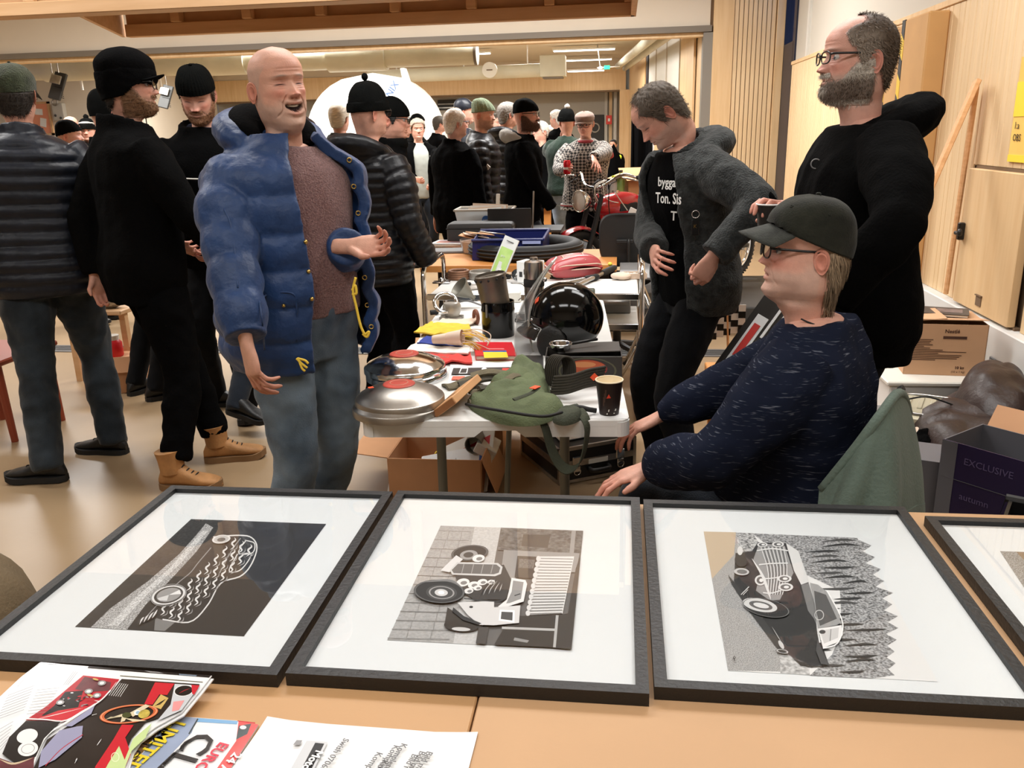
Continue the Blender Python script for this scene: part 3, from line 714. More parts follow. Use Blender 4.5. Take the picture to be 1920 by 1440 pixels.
 if hair:
  th=hair.get('t',.009);hm=hair['mask']
  if hat:
   zl_,ti_=hat.get('z',.150),hat.get('tilt',.25);hm=lambda x,y,z,h0=hair['mask']:h0(x,y,z)*ss(.012,-.004,z-(zl_-ti_*(.06-y)))
  S_=shell(H,hm,th,hair.get('nz',.004),hair.get('nsc',90),.03,hair.get('seed',0))
  V,F=S_[0],S_[1];base=np.array(hair.get('col',(.2,.17,.14)));
  if hi and hair.get('n',0):
   V2,F2=strands(S_[0],S_[2],hair['n'],hair.get('L',.02),hair.get('flow',lambda p:(0,-.6,-.5)),hair.get('lift',.35),hair.get('w',.0009),hair.get('rnd',.35));nV=len(V);V,F=cat((V,F),(V2,F2))
   cc=base*(1+RNG.normal(0,.12,(len(V),1)));mb=ss(.0,.55,S_[3])[:,None];cc[:nV]=cc[:nV]*mb+skin*.8*(1-mb);mm=np.repeat(RNG.uniform(.6,1.7,len(V2)//6+1),6)[:len(V2)];cc[nV:]=base*mm[:,None]
  else:cc=base*(1+RNG.normal(0,.15,(len(V),1)))
  if 'cf' in hair:cc=np.array([hair['cf'](p)for p in V])*(cc/base)
  mk('hair',(head_rigid(f,V),F),MC['hair'],root,True,col=np.clip(cc,0,1))
 if beard:
  S_=shell(H,beard.get('mask',m_beard),beard.get('t',.010),beard.get('nz',.004),120,.05,4)
  V,F=S_[0],S_[1];base=np.array(beard.get('col',(.15,.12,.10)));nV=len(V)
  if hi and beard.get('n',0):
   V2,F2=strands(S_[0],S_[2],beard['n'],beard.get('L',.014),lambda p:(p[0]*4,.25,-1),.55,.0007,.45);V,F=cat((V,F),(V2,F2))
  cc=base*RNG.uniform(.6,1.5,(len(V),1))
  if 'cf' in beard:cc=np.array([beard['cf'](p)for p in V])*(cc/base)
  mb=ss(.0,.6,S_[3])[:,None];cc[:nV]=cc[:nV]*mb+skin*.75*(1-mb)
  if len(V)>nV:cc[nV:]=np.repeat(cc[nV::6],6,0)[:len(V)-nV]
  mk('beard',(head_rigid(f,V),F),MC['hair'],root,True,col=np.clip(cc,0,1))
 if hat:build_hat(f,H,root,hat,put)
 if spec:glasses(f,root,**spec)
 return f
def build_hat(f,H,root,h,put):
 kind=h['kind'];mat=h['mat'];zl=h.get('z',.150);tilt=h.get('tilt',.25)
 line=lambda y:zl-tilt*(.06-y)
 base=lambda x,y,z:ss(-.001,.004,z-line(y))
 if kind=='beanie':
  tall=h.get('tall',.015);back=h.get('back',.01);t0=h.get('t',.010)
  rib=h.get('rib',46)
  def ex(P,V,m):
   ang=np.arctan2(V[:,0],V[:,1]+.01);k=ss(.155,.225,V[:,2])
   P=P+np.array([0,-1,0])*(back*k)[:,None]+np.array([0,0,1])*(tall*k)[:,None]
   r=(.0011*np.sin(rib*ang)*m)[:,None];return P+H.N*r
  S_=shell(H,base,t0,.0025,28,.02,h.get('seed',1),ex);o=put('hat',S_,mat)
  if h.get('fold',True):
   b2=lambda x,y,z:base(x,y,z)*ss(.05,.044,z-line(y))
   S2=shell(H,b2,t0+.006,.002,30,.02,2,ex);mk('hat_fold',(head_rigid(f,S2[0]),S2[1]),MC[h.get('mat2',mat)],o,True)
  if h.get('stripe'):
   b3=lambda x,y,z:ss(.045,.050,z-line(y))*ss(.068,.062,z-line(y));S3=shell(H,b3,t0+.004,0,30,.02,2,ex);mk('hat_stripe',(head_rigid(f,S3[0]),S3[1]),MC[h['stripe']],o,True)
  if h.get('pom'):
   r=h['pom'];V,F=ell((0,-.03-back,.245+tall+t0),(r,r,r),18,12);V=V+nrmz_rows(V-V.mean(0))*noisev(V,140,.006)[:,None];mk('pompom',(head_rigid(f,V),F),MC[h.get('pmat',mat)],o,True)
 else:
  puff=h.get('puff',.012);t0=h.get('t',.008)
  def ex(P,V,m):
   k=ss(zl-.01,zl+.05,V[:,2])
   if kind=='flat':return P+np.stack([V[:,0]*.12*k,.022*k+0*k,-.012*k*ss(.19,.23,V[:,2])],-1)
   return P+np.stack([V[:,0]*puff*6*k,V[:,1]*puff*5*k+h.get('fwd',0)*k,puff*k],-1)
  S_=shell(H,base,t0,h.get('nz',.002),30,.02,1,ex);o=put('hat',S_,mat)
  a=np.radians(np.linspace(-h.get('ba',62),h.get('ba',62),21));bl=h.get('bl',.072);dr=h.get('drop',.028);z0=line(.085)+.002;g=[]
  for k in np.linspace(0,1,7):
   ro=bl*np.cos(a*.82)**.6;x=np.sin(a)*(.078*H.wide+t0)*(1+.04*k);y=np.cos(a)*(.093+t0)-.006+ro*k*1.0
   g.append(np.stack([x,y,z0+.004-dr*k*.75-.020*(np.sin(a)**2)*(1+.6*k)+h.get('lift',0)*k],-1))
  g[0]=g[0]*np.array([.90,.90,1])+np.array([0,0,.005]);V,F=slab(np.array(g),.0035);mk('brim',(head_rigid(f,V),F),MC[h.get('bmat',mat)],o,True)
  if kind=='cap':
   V,F=ell((0,-.012,.2345+t0+puff+.001),(.007,.007,.004),10,6);mk('button',(head_rigid(f,V),F),MC[mat],o,True)
   for q in(-1,1):
    for an in(35,100):
     r0=R_(an);p=np.array([q*math.sin(r0)*.062,math.cos(r0)*.07-.01,.0]);i=np.argmin(np.abs(H.V[:H.n0,0]-p[0])+np.abs(H.V[:H.n0,1]-p[1])+10*(H.V[:H.n0,2]<.17));pp=S_[0][np.argmin(np.linalg.norm(S_[0]-(H.V[i]+H.N[i]*t0),axis=1))]
     V,F=torus(pp,.0035,.0012,12,5,H.N[i]);mk('eyelet',(head_rigid(f,V),F),MC[mat],o,True)
   if h.get('strap',True):
    th=np.radians(np.linspace(150,210,9));V,F=tube(np.stack([np.sin(th)*.083,np.cos(th)*.112-.006,line(-.1)+.006+0*th],-1),.007,8,sq=(.3,1));mk('strap',(head_rigid(f,V),F),MC[mat],o,True)
  if kind=='trapper':
   b2=lambda x,y,z:ss(-.001,.004,z-(line(y)-.035*ss(.045,-.02,y)-.02))*ss(.06,.05,z-line(y));S2=shell(H,b2,t0+.008,.003,40,.02,2,None);mk('ear_flap',(head_rigid(f,S2[0]),S2[1]),MC[mat],o,True)
def nrmz_rows(V):return V/(np.linalg.norm(V,axis=1,keepdims=True)+1e-9)
# ------------------------------------------------------------------ the hall
M('floor_mat',(.30,.205,.114),.36,col2=(.365,.255,.15),vs=1.3,detail=6,bump=.03,bs=40)
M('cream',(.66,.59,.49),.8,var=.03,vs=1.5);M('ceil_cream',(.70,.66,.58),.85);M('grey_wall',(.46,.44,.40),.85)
M('birch',(.66,.44,.225),.5,col2=(.74,.53,.30),vs=3,stretch=(6,6,.5),detail=5);M('birch_slat',(.69,.49,.275),.5,col2=(.78,.58,.35),vs=4,stretch=(5,5,.4),detail=5)
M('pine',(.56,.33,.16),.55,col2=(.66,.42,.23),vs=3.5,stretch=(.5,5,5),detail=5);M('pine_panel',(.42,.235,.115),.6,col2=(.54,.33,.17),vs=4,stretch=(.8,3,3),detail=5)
M('joint',(.16,.10,.055),.8);M('plinth',(.66,.66,.64),.6,var=.04,vs=3);M('track',(.17,.145,.115),.5);M('jamb_grey',(.22,.20,.17),.6)
M('navy_frame',(.006,.010,.03),.4);MC['window_glass']=glass_pane('window_glass',(.95,.97,1),.6)
M('duct',(.60,.58,.47),.55,var=.06,vs=3,bump=.05,bs=20);M('grate',(.20,.20,.20),.4,metal=.7);M('white_board',(.62,.60,.55),.6)
FL=struct('floor',bxx(-17,2.3,-3.2,34,-.12,0),MC['floor_mat'])
# drain across the hall
dr=struct('drain_grate',cat(bxx(-9,2.02,5.86,5.885,0,.006),bxx(-9,2.02,6.035,6.06,0,.006),*[bxx(-9,2.02,5.886+.030*k,5.898+.030*k,0,.005)for k in range(5)]),MC['grate'],FL)
mk('drain_slot',bxx(-9,2.02,5.885,6.035,.0003,.001),MC['frame_black'],FL)
struct('ceiling',bxx(-17,2.3,-3.2,12,3.75,3.85),MC['ceil_cream'])
struct('ceiling_back',bxx(-17,1.25,12.2,34,3.34,3.44),MC['ceil_cream'])
struct('wall_front',bxx(-10.2,2.2,-3.2,-3.05,0,3.75),MC['cream'])
struct('wall_left',bxx(-10.2,-10.05,-3.05,12,0,3.75),MC['cream'])
# lintel of the folding wall with its track
LW=struct('wall_lintel',bxx(-16.9,1.12,12.0,12.2,2.80,3.75),MC['cream'])
struct('trim_1',bxx(-16.9,1.14,11.95,12.22,2.725,2.80),MC['track'])
struct('trim_2',bxx(-16.9,1.10,12.04,12.2,2.675,2.725),MC['birch'])
# birch panel at the end of the folding wall
WP=struct('wall_panel',bxx(1.12,2.06,12.02,12.2,0,3.75),MC['joint'])
mk('stile',bxx(1.16,1.42,11.97,12.03,0,3.75,.004),MC['birch'],WP);mk('stile',bxx(1.95,2.10,11.95,12.03,0,3.75,.004),MC['birch'],WP)
s0=None
for k in range(9):
 x=1.425+k*.058
 if s0 is None:s0=mk('slat',bxx(x,x+.050,11.985,12.03,0,3.75,.003),MC['birch_slat'],WP);l0=s0.location.copy()
 else:share(s0,(l0.x+k*.058,l0.y,l0.z),WP)
struct('trim_3',bxx(1.04,1.17,11.98,12.2,0,2.72),MC['jamb_grey'])
# right wall: plinth, slatted lower half, plain upper half
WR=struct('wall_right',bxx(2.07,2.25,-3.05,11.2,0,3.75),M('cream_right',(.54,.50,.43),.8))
mk('backing',bxx(2.055,2.07,2.0,11.2,.5,2.24),MC['joint'],WR)
PL=struct('baseboard_right',bxx(1.965,2.07,2.0,11.2,0,.5,.006),MC['plinth'])
for y in(3.42,4.86,6.3,7.8):mk('joint',bxx(1.9638,1.966,y,y+.004,.01,.49),MC['joint'],PL)
mk('top_rail',bxx(2.02,2.075,2.0,11.2,2.235,2.275,.004),MC['birch'],WR)
s1=None;y=4.0;k=0
wd=[.062,.10,.075,.105,.066,.09,.11,.07]
proto={}
while y<11.15:
 w=wd[k%8];short=(4.50<y+w and y<5.30)
 key=(w,short)
 if key not in proto:
  o_=mk('slat',bxx(2.03,2.062,y+.003,y+w-.003,1.30 if short else.50,2.235,.004),MC['birch_slat'],WR);proto[key]=(o_,y)
 else:share(proto[key][0],(0,y-proto[key][1],0),WR)
 y+=w;k+=1
D1=struct('door_1',bxx(1.985,2.03,4.55,5.285,.515,1.285,.004),MC['birch'])
mk('gap',cat(bxx(2.02,2.05,4.53,5.30,1.285,1.30),bxx(2.02,2.05,4.53,5.30,.50,.515),bxx(2.02,2.05,5.285,5.30,.5,1.3)),MC['joint'],D1)
hd=mk('handle',cat(box((1.968,5.25,.93),(.035,.035,.10),.006),box((1.945,5.225,.92),(.02,.09,.022),.006),ell((1.94,5.19,.93),(.014,.018,.022),10,8)),MC['black_plastic'],D1)
mk('vent_hole',cat(bxx(1.980,1.986,4.885,4.955,.555,.615),bxx(1.974,1.985,4.88,4.96,.61,.616)),MC['joint'],D1)
# window beside the birch panel
W1=struct('window_1',cat(bxx(2.05,2.16,11.2,11.32,.2,3.75),bxx(2.05,2.16,11.92,12.02,.2,3.75),bxx(2.05,2.16,11.3,11.95,.2,2.52),bxx(2.05,2.16,11.3,11.95,3.6,3.75)),MC['navy_frame'])
mk('pane',bxx(2.10,2.106,11.3,11.94,2.5,3.62),MC['window_glass'],W1)
struct('trim_4',bxx(2.04,2.075,10.42,10.5,2.28,3.75),MC['white_board'])
# ceiling platform of pine hanging over the hall
PF=struct('trim_5',bxx(-4.05,.09,7.02,7.10,2.375,2.47,.004),MC['pine'])
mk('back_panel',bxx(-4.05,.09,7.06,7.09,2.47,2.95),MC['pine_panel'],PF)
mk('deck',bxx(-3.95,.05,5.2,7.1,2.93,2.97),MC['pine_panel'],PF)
sd=slab(np.array([[(-4.10,7.08,z),(-3.80,5.95,z+.04),(-3.6,5.2,z+.06)]for z in(2.38,2.95)]),.03);mk('side_board',sd,MC['pine'],PF)
mk('side_board',bxx(.06,.10,5.2,7.1,2.375,2.95),MC['pine'],PF)
for i in range(7):
 x=-3.62+i*.605;mk('stud',bxx(x,x+.075,6.97,7.06,2.47,2.94,.003),MC['pine'],PF)
NB=struct('trim_6',bxx(-9.9,.02,5.05,5.20,2.285,2.36,.004),MC['pine'])
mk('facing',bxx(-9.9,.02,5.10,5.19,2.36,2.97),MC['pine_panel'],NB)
for i in range(13):mk('block',bxx(-9.3+i*.72,-9.23+i*.72,5.06,5.10,2.36,2.9,.003),MC['pine'],NB)
# ------------------------------------------------------------------ the hall behind
def wall_seg(name,x0,y0,x1,y1,z0,z1,t,mat,parent=None):
 d=np.array([x1-x0,y1-y0]);n=np.array([d[1],-d[0]])/np.linalg.norm(d)*t
 return struct(name,prism([(x0,y0),(x1,y1),(x1+n[0],y1+n[1]),(x0+n[0],y0+n[1])],z0,z1),MC[mat],parent)
WB=wall_seg('wall_right_back',1.06,12.2,.19,24,0,3.34,.12,'birch')
def on_rb(y):return 1.06+(y-12.2)/11.8*(.19-1.06)
for y0,y1,m in((12.7,14.0,'birch'),(14.15,15.6,'white_board'),(15.8,17.2,'white_board'),(17.4,18.6,'white_board'),(18.8,19.2,'navy_frame'),(19.4,21,'birch')):
 x0,x1=on_rb(y0)-.015,on_rb(y1)-.015;mk('panel',prism([(x0,y0),(x1,y1),(x1-.03,y1),(x0-.03,y0)],1.72 if m!='birch' else.02,3.2),MC[m],WB)
struct('wall_left_back',bxx(-16.9,-16.75,12.2,20,0,3.34),MC['cream']);struct('wall_back_left',bxx(-16.9,-11.4,20,20.15,0,3.34),MC['cream']);struct('wall_side_back',bxx(-11.55,-11.4,20.1,24,0,3.34),MC['cream'])
BL=struct('wall_back_lintel',bxx(-11.5,.1,24,24.2,2.545,3.12),MC['birch']);struct('wall_back_top',bxx(-11.5,.2,24.03,24.2,3.10,3.34),MC['cream'])
mk('edge',bxx(-11.5,.05,23.97,24.2,2.51,2.55),MC['joint'],BL)
struct('trim_7',bxx(-.06,.22,23.95,24.2,0,2.55),MC['birch'])
struct('wall_end',bxx(-17,.25,25.4,25.6,0,3.34),MC['grey_wall']);struct('wall_end_left',bxx(-11.6,-11.45,24.2,25.4,0,3.34),MC['grey_wall']);struct('wall_end_right',bxx(.0,.2,24.2,25.4,0,3.34),MC['birch'])
for i in range(4):struct('trim_%d'%(8+i),bxx(-.22-.13*i,-.14-.13*i,24.9+.2*i,25.0+.2*i,0,2.9),MC['birch' if i%2 else 'white_board'])
# ducts under the back ceiling
t=thing('ventilation_duct','large round cream ventilation duct running under the ceiling of the back hall','duct',(-7,14,2.74))
mk('pipe',tube([(-16.7,14,2.74),(-2.27,14,2.74)],.165,28),MC['duct'],t,40)
mk('sleeve',tube([(-4.67,14,2.74),(-3.72,14,2.74)],.205,28),MC['duct'],t,40);mk('sleeve',tube([(-6.7,14,2.75),(-6.05,14,2.75)],.20,28),MC['duct'],t,40);mk('sleeve',tube([(-9.6,14,2.74),(-8.6,14,2.74)],.195,28),MC['duct'],t,40)
mk('end_rim',tube([(-2.30,14,2.74),(-2.255,14,2.74)],.172,28),MC['track'],t,40)
for x in(-9.0,-7.6,-5.4):mk('hanger',bxx(x,x+.03,13.98,14.01,2.4,3.34),MC['white'],t)
t=thing('narrow_duct','narrow cream duct with a round disc valve and square box at its end','duct',(-3,18,2.6))
mk('pipe',tube([(-5.2,18,2.70),(-1.5,18,2.72)],.13,22),MC['duct'],t,40);mk('box',bxx(-1.62,-1.12,17.75,18.2,2.58,2.98,.01),MC['duct'],t);mk('grille',bxx(-1.57,-1.17,17.8,18.15,2.55,2.585),MC['track'],t)
[mk('hanger',bxx(x,x+.02,17.99,18.01,2.7,3.34),MC['white'],t)for x in(-4.6,-3.2,-1.9)];mk('disc_valve',tube([(-2.62,17.7,2.74),(-2.62,17.78,2.74)],.15,26),MC['off_white'],t,40);mk('valve_slot',bxx(-2.68,-2.56,17.69,17.705,2.73,2.75),MC['joint'],t)
t=thing('corner_pipes','two pale pipes running along the top of the right wall of the back hall','pipe',(0,17,2.9))
mk('pipe',tube([(.50,12.3,2.80),(-.1,21.5,2.98)],.075,14),MC['duct'],t,True);mk('pipe',tube([(.72,12.3,2.80),(.06,22,2.95)],.06,14),MC['duct'],t,True)
M('tube_light',(1,1,1),.5,emit=(1,1,.97),es=6)
for i,(x0,x1,y,z,lb)in enumerate(((-1.53,-.15,20,3.22,'long ceiling lamp nearest the corner pipes, upper one in view'),(-1.42,-.25,22.8,3.22,'thin ceiling lamp behind the first long one'),(-1.43,-.45,23.4,3.0,'bright tube lamp above the wooden lintel by the exit sign'),(-3.2,-2.9,19.9,3.22,'short lamp end just right of the big duct end'))):
 t=thing('ceiling_lamp',lb,'lamp',(x0,y,z));mk('housing',bxx(x0,x1,y-.08,y+.08,z+.02,z+.06,.005),MC['white'],t);mk('tube',bxx(x0+.02,x1-.02,y-.06,y+.06,z,z+.022,.004),MC['tube_light'],t)
t=thing('exit_sign','small green lit exit sign on a white bracket above the lintel','sign',(-.33,20,2.82));M('exit_green',(.02,.6,.25),.5,emit=(.02,.7,.3),es=1.2)
mk('panel',bxx(-.40,-.27,19.98,20.02,2.82,2.90,.005),MC['exit_green'],t);mk('bracket',cat(line((-.55,20,2.86),(-.05,20,2.87),.013),line((-.48,20,2.86),(-.55,20,3.34),.012),ell((-.47,19.98,2.85),(.06,.04,.04),12,8)),MC['white'],t,True)
# radiant heaters, notice board, wall cabinet
for c,lb in(((-8.95,13.3,2.43),'tilted dark radiant heater hanging left of the flat black cap'),((-8.6,16.0,2.35),'tilted dark radiant heater hanging behind the square black beanie')):
 t=thing('radiant_heater',lb,'heater',c);mk('casing',box(c,(.20,.05,.44),.008,rx=-.35,ry=.25),MC['dark_grey'],t)
 mk('reflector',box((c[0],c[1]-.03,c[2]+.10),(.17,.03,.14),.006,rx=-.35,ry=.25),MC['steel_dull'],t);mk('grille',cat(*[box((c[0]+.02,c[1]-.035,c[2]-.02-.03*k),(.15,.012,.008),0,rx=-.35,ry=.25)for k in range(6)]),MC['rubber'],t)
 mk('chain',cat(line((c[0]-.06,c[1],c[2]+.2),(c[0]-.06,c[1],3.34),.008),line((c[0]+.05,c[1],c[2]+.2),(c[0]+.05,c[1],3.34),.008)),MC['steel_dull'],t)
t=thing('notice_board','wood-framed pink notice board with pinned papers on the far left wall','notice board',(-14.1,19.98,1.9))
mk('frame',cat(bxx(-14.6,-13.75,19.95,20,2.48,2.53),bxx(-14.6,-13.75,19.95,20,1.75,1.80),bxx(-13.8,-13.75,19.95,20,1.75,2.53),bxx(-14.6,-14.55,19.95,20,1.75,2.53)),MC['pine'],t);mk('board',bxx(-14.55,-13.8,19.97,19.99,1.8,2.48),PM('board_pink',225,150,120,.8),t)
for k,(x,z,w,h)in enumerate(((-14.4,2.1,.3,.25),(-14.05,2.3,.2,.14),(-13.98,2.05,.16,.2))):mk('paper',box((x,19.965,z),(w,.004,h),ry=.1*k),MC['paper'],t)
t=thing('wall_cabinet','small grey wall cabinet with hooks beside the notice board','cabinet',(-13.45,19.95,2.1));mk('case',bxx(-13.62,-13.34,19.86,20,2.08,2.48,.01),MC['grey_wall'],t);mk('hook',torus((-13.5,19.84,2.5),.07,.015,16,6,(0,1,0)),MC['steel_dull'],t,True);[mk('knob',ell(c,(.03,.02,.03)),MC['dark_grey'],t,True)for c in((-13.55,19.85,2.2),(-13.42,19.85,2.14))]
t=thing('fan_vent','dark slatted air vent on the end wall right of the white inflatable','vent',(-4.95,25.4,2.2));mk('frame',bxx(-5.3,-4.6,25.33,25.4,2.2,2.48,.01),MC['dark_grey'],t)
for k in range(2):mk('slat',bxx(-5.28,-4.62,25.29,25.37,2.25+.1*k,2.28+.1*k),MC['steel_dull'],t)
t=thing('red_wall_sign','small square red sign on the pale post of the end room','sign',(-.35,24.85,1.7));mk('plate',bxx(-.43,-.27,24.84,24.87,1.68,1.92,.004),PM('sign_red',215,60,50,.5),t);mk('symbol',bxx(-.38,-.32,24.832,24.842,1.76,1.84),MC['white'],t)
t=thing('dark_doorway_frame','dark framed picture with a pale emblem on the end wall behind the flat cap man','picture',(-.75,25.37,1.2));mk('frame',bxx(-1.0,-.5,25.34,25.40,1.15,1.95,.01),MC['dark_grey'],t);mk('emblem',torus((-.75,25.33,1.6),.12,.02,20,6,(0,1,0)),MC['grey_wall'],t,True)
# white inflatable
t=thing('inflatable_dome','large white inflatable shape with a blue-grey printed strip standing behind the crowd','inflatable',(-4.2,15.2,0))
ph=np.linspace(0,2*np.pi,72,endpoint=False);zz=np.linspace(0,1,26);G=[]
for q in zz:
 z=2.62*q;hw=1.32*(1-max(0,(q-.15)/.85)**4.2)**.5+.001;G.append([(-4.42+hw*np.sign(np.cos(a))*abs(np.cos(a))**.6*1.0,15.6+.75*(hw/1.32)*np.sign(np.sin(a))*abs(np.sin(a))**.8,z)for a in ph])
V,F=grid(np.array(G),True);F.append([25*72+j for j in range(72)])
M('pvc_white',(.84,.83,.80),.45);mk('skin',(V,F),MC['pvc_white'],t,True)
fin=slab(np.array([[(-3.66+.05*math.sin(3*q)-.12*q*q,15.15,.1+2.55*q),(-3.62+.42*math.sin(math.pi*min(1,q*.62+.30))**1.3-.05*q,14.7,.1+2.5*q)]for q in np.linspace(0,1,18)]),.05);mk('fin',fin,MC['pvc_white'],t,True)
text('lettering','FENIX',(-3.98,14.72,2.02),(.32,-.04,.42),(-.5,0,.4),.16,PM('print_blue',95,120,165,.6),t,bold=.004)
# ------------------------------------------------------------------ the four people near the tables
def add_stitch(f,pts,mat,r,name,n=24):return mk(name,tube(bez(pts,n),r,6),MC[mat],f.root,True)
SKA=(.66,.36,.27);SKB=(.64,.335,.245)
# laughing man in the blue down jacket
f=figure(ad(506,88,2.64),1.83,318,324,lean=-2,belly=.035,girth=1.10,hp=(-2,4))
person(f,'laughing bald man in an open blue down jacket over a mauve sweater and faded jeans',hi=2,hk=dict(jaw=.021,smile=1.0,lids=.1,age=1.0,skin=(.66,.355,.255),stub=.45,stubcol=(.52,.40,.33),scalp=.5,scalpcol=(.47,.35,.29),flush=.8,seed=2,fat=.15,brow=.75),eyes=False,arms={1:dict(w=ad(462,645,2.46),pole=(.8,-.3,-.2),pose='relax',palm=(.6,.7,0),dir=(.15,-.1,-1)),-1:dict(w=ad(652,462,2.72),pole=(-.5,-1,-.8),pose='relax',palm=(-.5,-.55,.5),dir=(.9,-.1,.0))},under=dict(mat='sweater_mauve',z0=.975,z1=1.515,grow=.024,name='sweater',folds=.006,collar=(.026,.076,-.006,1.505,.022),slv=.12),top=dict(mat='puffer_blue',z0=.815,z1=1.55,grow=.058,quilt=(.112,.10),squilt=(.112,.12),opening=(-42,16),thick=.036,folds=.007,fsc=10,fine=.45,sg=.036,cuff=.060,slv=.015,vox=.0068,sm=1,flare=.015,collar=(.085,.110,.018,1.465,.035,52),hood=1.3,hz=1.535),legs=dict(mat='denim_blue',folds=.014,loose=1.06,waist=1.02),shoes=dict(mat='leather_black'),ankles={1:np.array([-1.23,2.66,.09]),-1:np.array([-1.17,2.90,.09])},poles={1:(.1,1,0),-1:(0,1,0)})
BLUE=f
# man in the grey hooded fleece looking down
f=figure(ad(1200,172,3.30),1.76,188,202,lean=15,girth=1.02,hp=(46,0))
person(f,'man with short hair looking down, dark grey hooded fleece jacket over black printed t-shirt',hi=2,hk=dict(age=1.0,skin=(.60,.315,.235),stub=.4,stubcol=(.40,.32,.28),lids=.0,seed=3,flush=.6),eyes=False,hair=dict(mask=lambda x,y,z:m_short(x,y,z,.180,.25),t=.009,nz=.004,col=(.085,.066,.05),n=1500,L=.022,flow=lambda p:(p[0]*2,.5 if p[2]>.18 else-.6,-.8)),arms={1:dict(w=ad(1226,470,3.34),pole=(1,-.25,-.3),pose='relax',palm=(.4,.8,0)),-1:dict(w=ad(1338,480,3.06),pole=(-.9,-.7,.0),pose='pinch',palm=(-.3,.9,-.1),dir=(-.45,.1,-.85))},under=dict(mat='black_cloth',z0=.86,z1=1.515,grow=.022,name='t_shirt',folds=.008,slv=.3),top=dict(mat='fleece_grey',z0=.84,z1=1.51,grow=.040,opening=(-44,24),thick=.026,folds=.014,fsc=8,hood=1.15,collar=(.06,.092,.008,1.475,.03,40),sg=.026,vox=.0085),legs=dict(mat='denim_black'),shoes=dict(mat='leather_black'),ankles={1:np.array([.20,3.62,.09]),-1:np.array([.31,3.42,.09])})
GREY=f
# bearded man with glasses, black hoodie
f=figure(ad(1622,28,2.50),1.84,186,184,lean=4,belly=.06,girth=1.22,hp=(0,0))
person(f,'bearded man with black-rimmed glasses in a black hooded sweatshirt by the slatted wall',hi=2,hk=dict(age=.7,skin=(.66,.36,.28),lids=.35,seed=4,flush=.7,stub=.55,stubcol=(.42,.34,.28),fat=.35),hair=dict(mask=lambda x,y,z:m_short(x,y,z,.186,.62),t=.0065,nz=.003,nsc=140,col=(.11,.08,.055),n=2600,L=.012,lift=1.0,flow=lambda p:(p[0],-.3,-.5),cf=lambda p:np.array((.22,.18,.145))*(w_:=float(ss(-.06,.0,p[1])*ss(.21,.16,p[2])))+np.array((.085,.06,.042))*(1-w_)),beard=dict(t=.0075,nz=.004,n=2200,L=.014,col=(.2,.17,.14),cf=lambda p:np.array((.40,.36,.31))*(w_:=float(np.clip(ss(.085,.11,p[1])+ss(.045,.075,p[2])+ss(.008,-.006,p[2]),.12,1)))+np.array((.12,.085,.065))*(1-w_)),spec=dict(col='frame_black',rx=.027,rz=.0165),arms={1:dict(w=ad(1490,425,2.62),pole=(1,-.5,-.6),pose='hold',palm=(-.8,-.55,0),dir=(-.45,-.2,.6)),-1:dict(w=ad(1560,560,2.36),pole=(-1,-.05,-.3),pose='none')},top=dict(mat='black_wool',z0=.80,z1=1.51,grow=.034,folds=.014,fsc=7,hood=1.05,collar=(.05,.090,.008,1.475,.035),sg=.028,vox=.0085),legs=dict(mat='denim_black',loose=1.1),shoes=dict(mat='leather_black'))
BEARD=f
# seated man in the cap
f=figure(ad(1530,386,2.14),1.78,182,156,lean=6,belly=.12,girth=1.34,seat=True,s=.99,hp=(-4,0))
f.hip={d:np.array([d*.11,.04,.92])for d in(1,-1)}
person(f,'seated man in a worn dark baseball cap, glasses and navy flecked long-sleeved top',hi=2,hk=dict(age=.7,skin=(.68,.365,.275),lids=.5,seed=5,flush=.9,stub=.45,stubcol=(.55,.42,.35),fat=1.0,wide=1.04,jaw=.005),hair=dict(mask=lambda x,y,z:np.maximum(m_short(x,y,z,.18),ss(-.045,-.02,z)*ss(-.045,-.06,y))*ss(-.026,-.046,y),t=.012,nz=.004,col=(.22,.16,.105),n=2600,L=.034,lift=.22,w=.0011,flow=lambda p:(0,-.25,-1),rnd=.15,cf=lambda p:np.array((.22,.16,.105))*(1+.5*float(ss(-.07,-.03,p[1])))),hat=dict(kind='cap',mat='cap_green',bmat='cap_brim',z=.166,tilt=.36,bl=.072,puff=.014,t=.016,drop=.03),spec=dict(col='frame_black',rx=.026,rz=.019),arms={-1:dict(w=ad(1222,874,2.34),pole=(-1,-.3,-.5),pose='drape',palm=(.1,0,-1),dir=(-.85,-.1,-.30)),1:dict(w=np.array([.10,2.56,.66]),pole=(1,-.3,-.5),pose='drape',palm=(0,0,-1),dir=(-.8,0,-.4))},top=dict(mat='sweater_heather',name='long_sleeved_top',z0=.80,z1=1.515,grow=.026,folds=.018,fsc=6.5,sg=.034,cuff=.044,vox=.0085),legs=dict(mat='denim_dark',loose=1.15,folds=.008),shoes=dict(mat='leather_black'),ankles={-1:np.array([.06,2.36,.095]),1:np.array([.06,2.64,.095])},poles={-1:(0,.6,1),1:(0,.6,1)})
SEAT=f
for q_ in(BLUE,GREY,BEARD,SEAT):print(q_.o,q_.s,q_.world(q_.knee[-1]),q_.world(q_.A[-1][1]),q_.world(q_.A[1][1]))
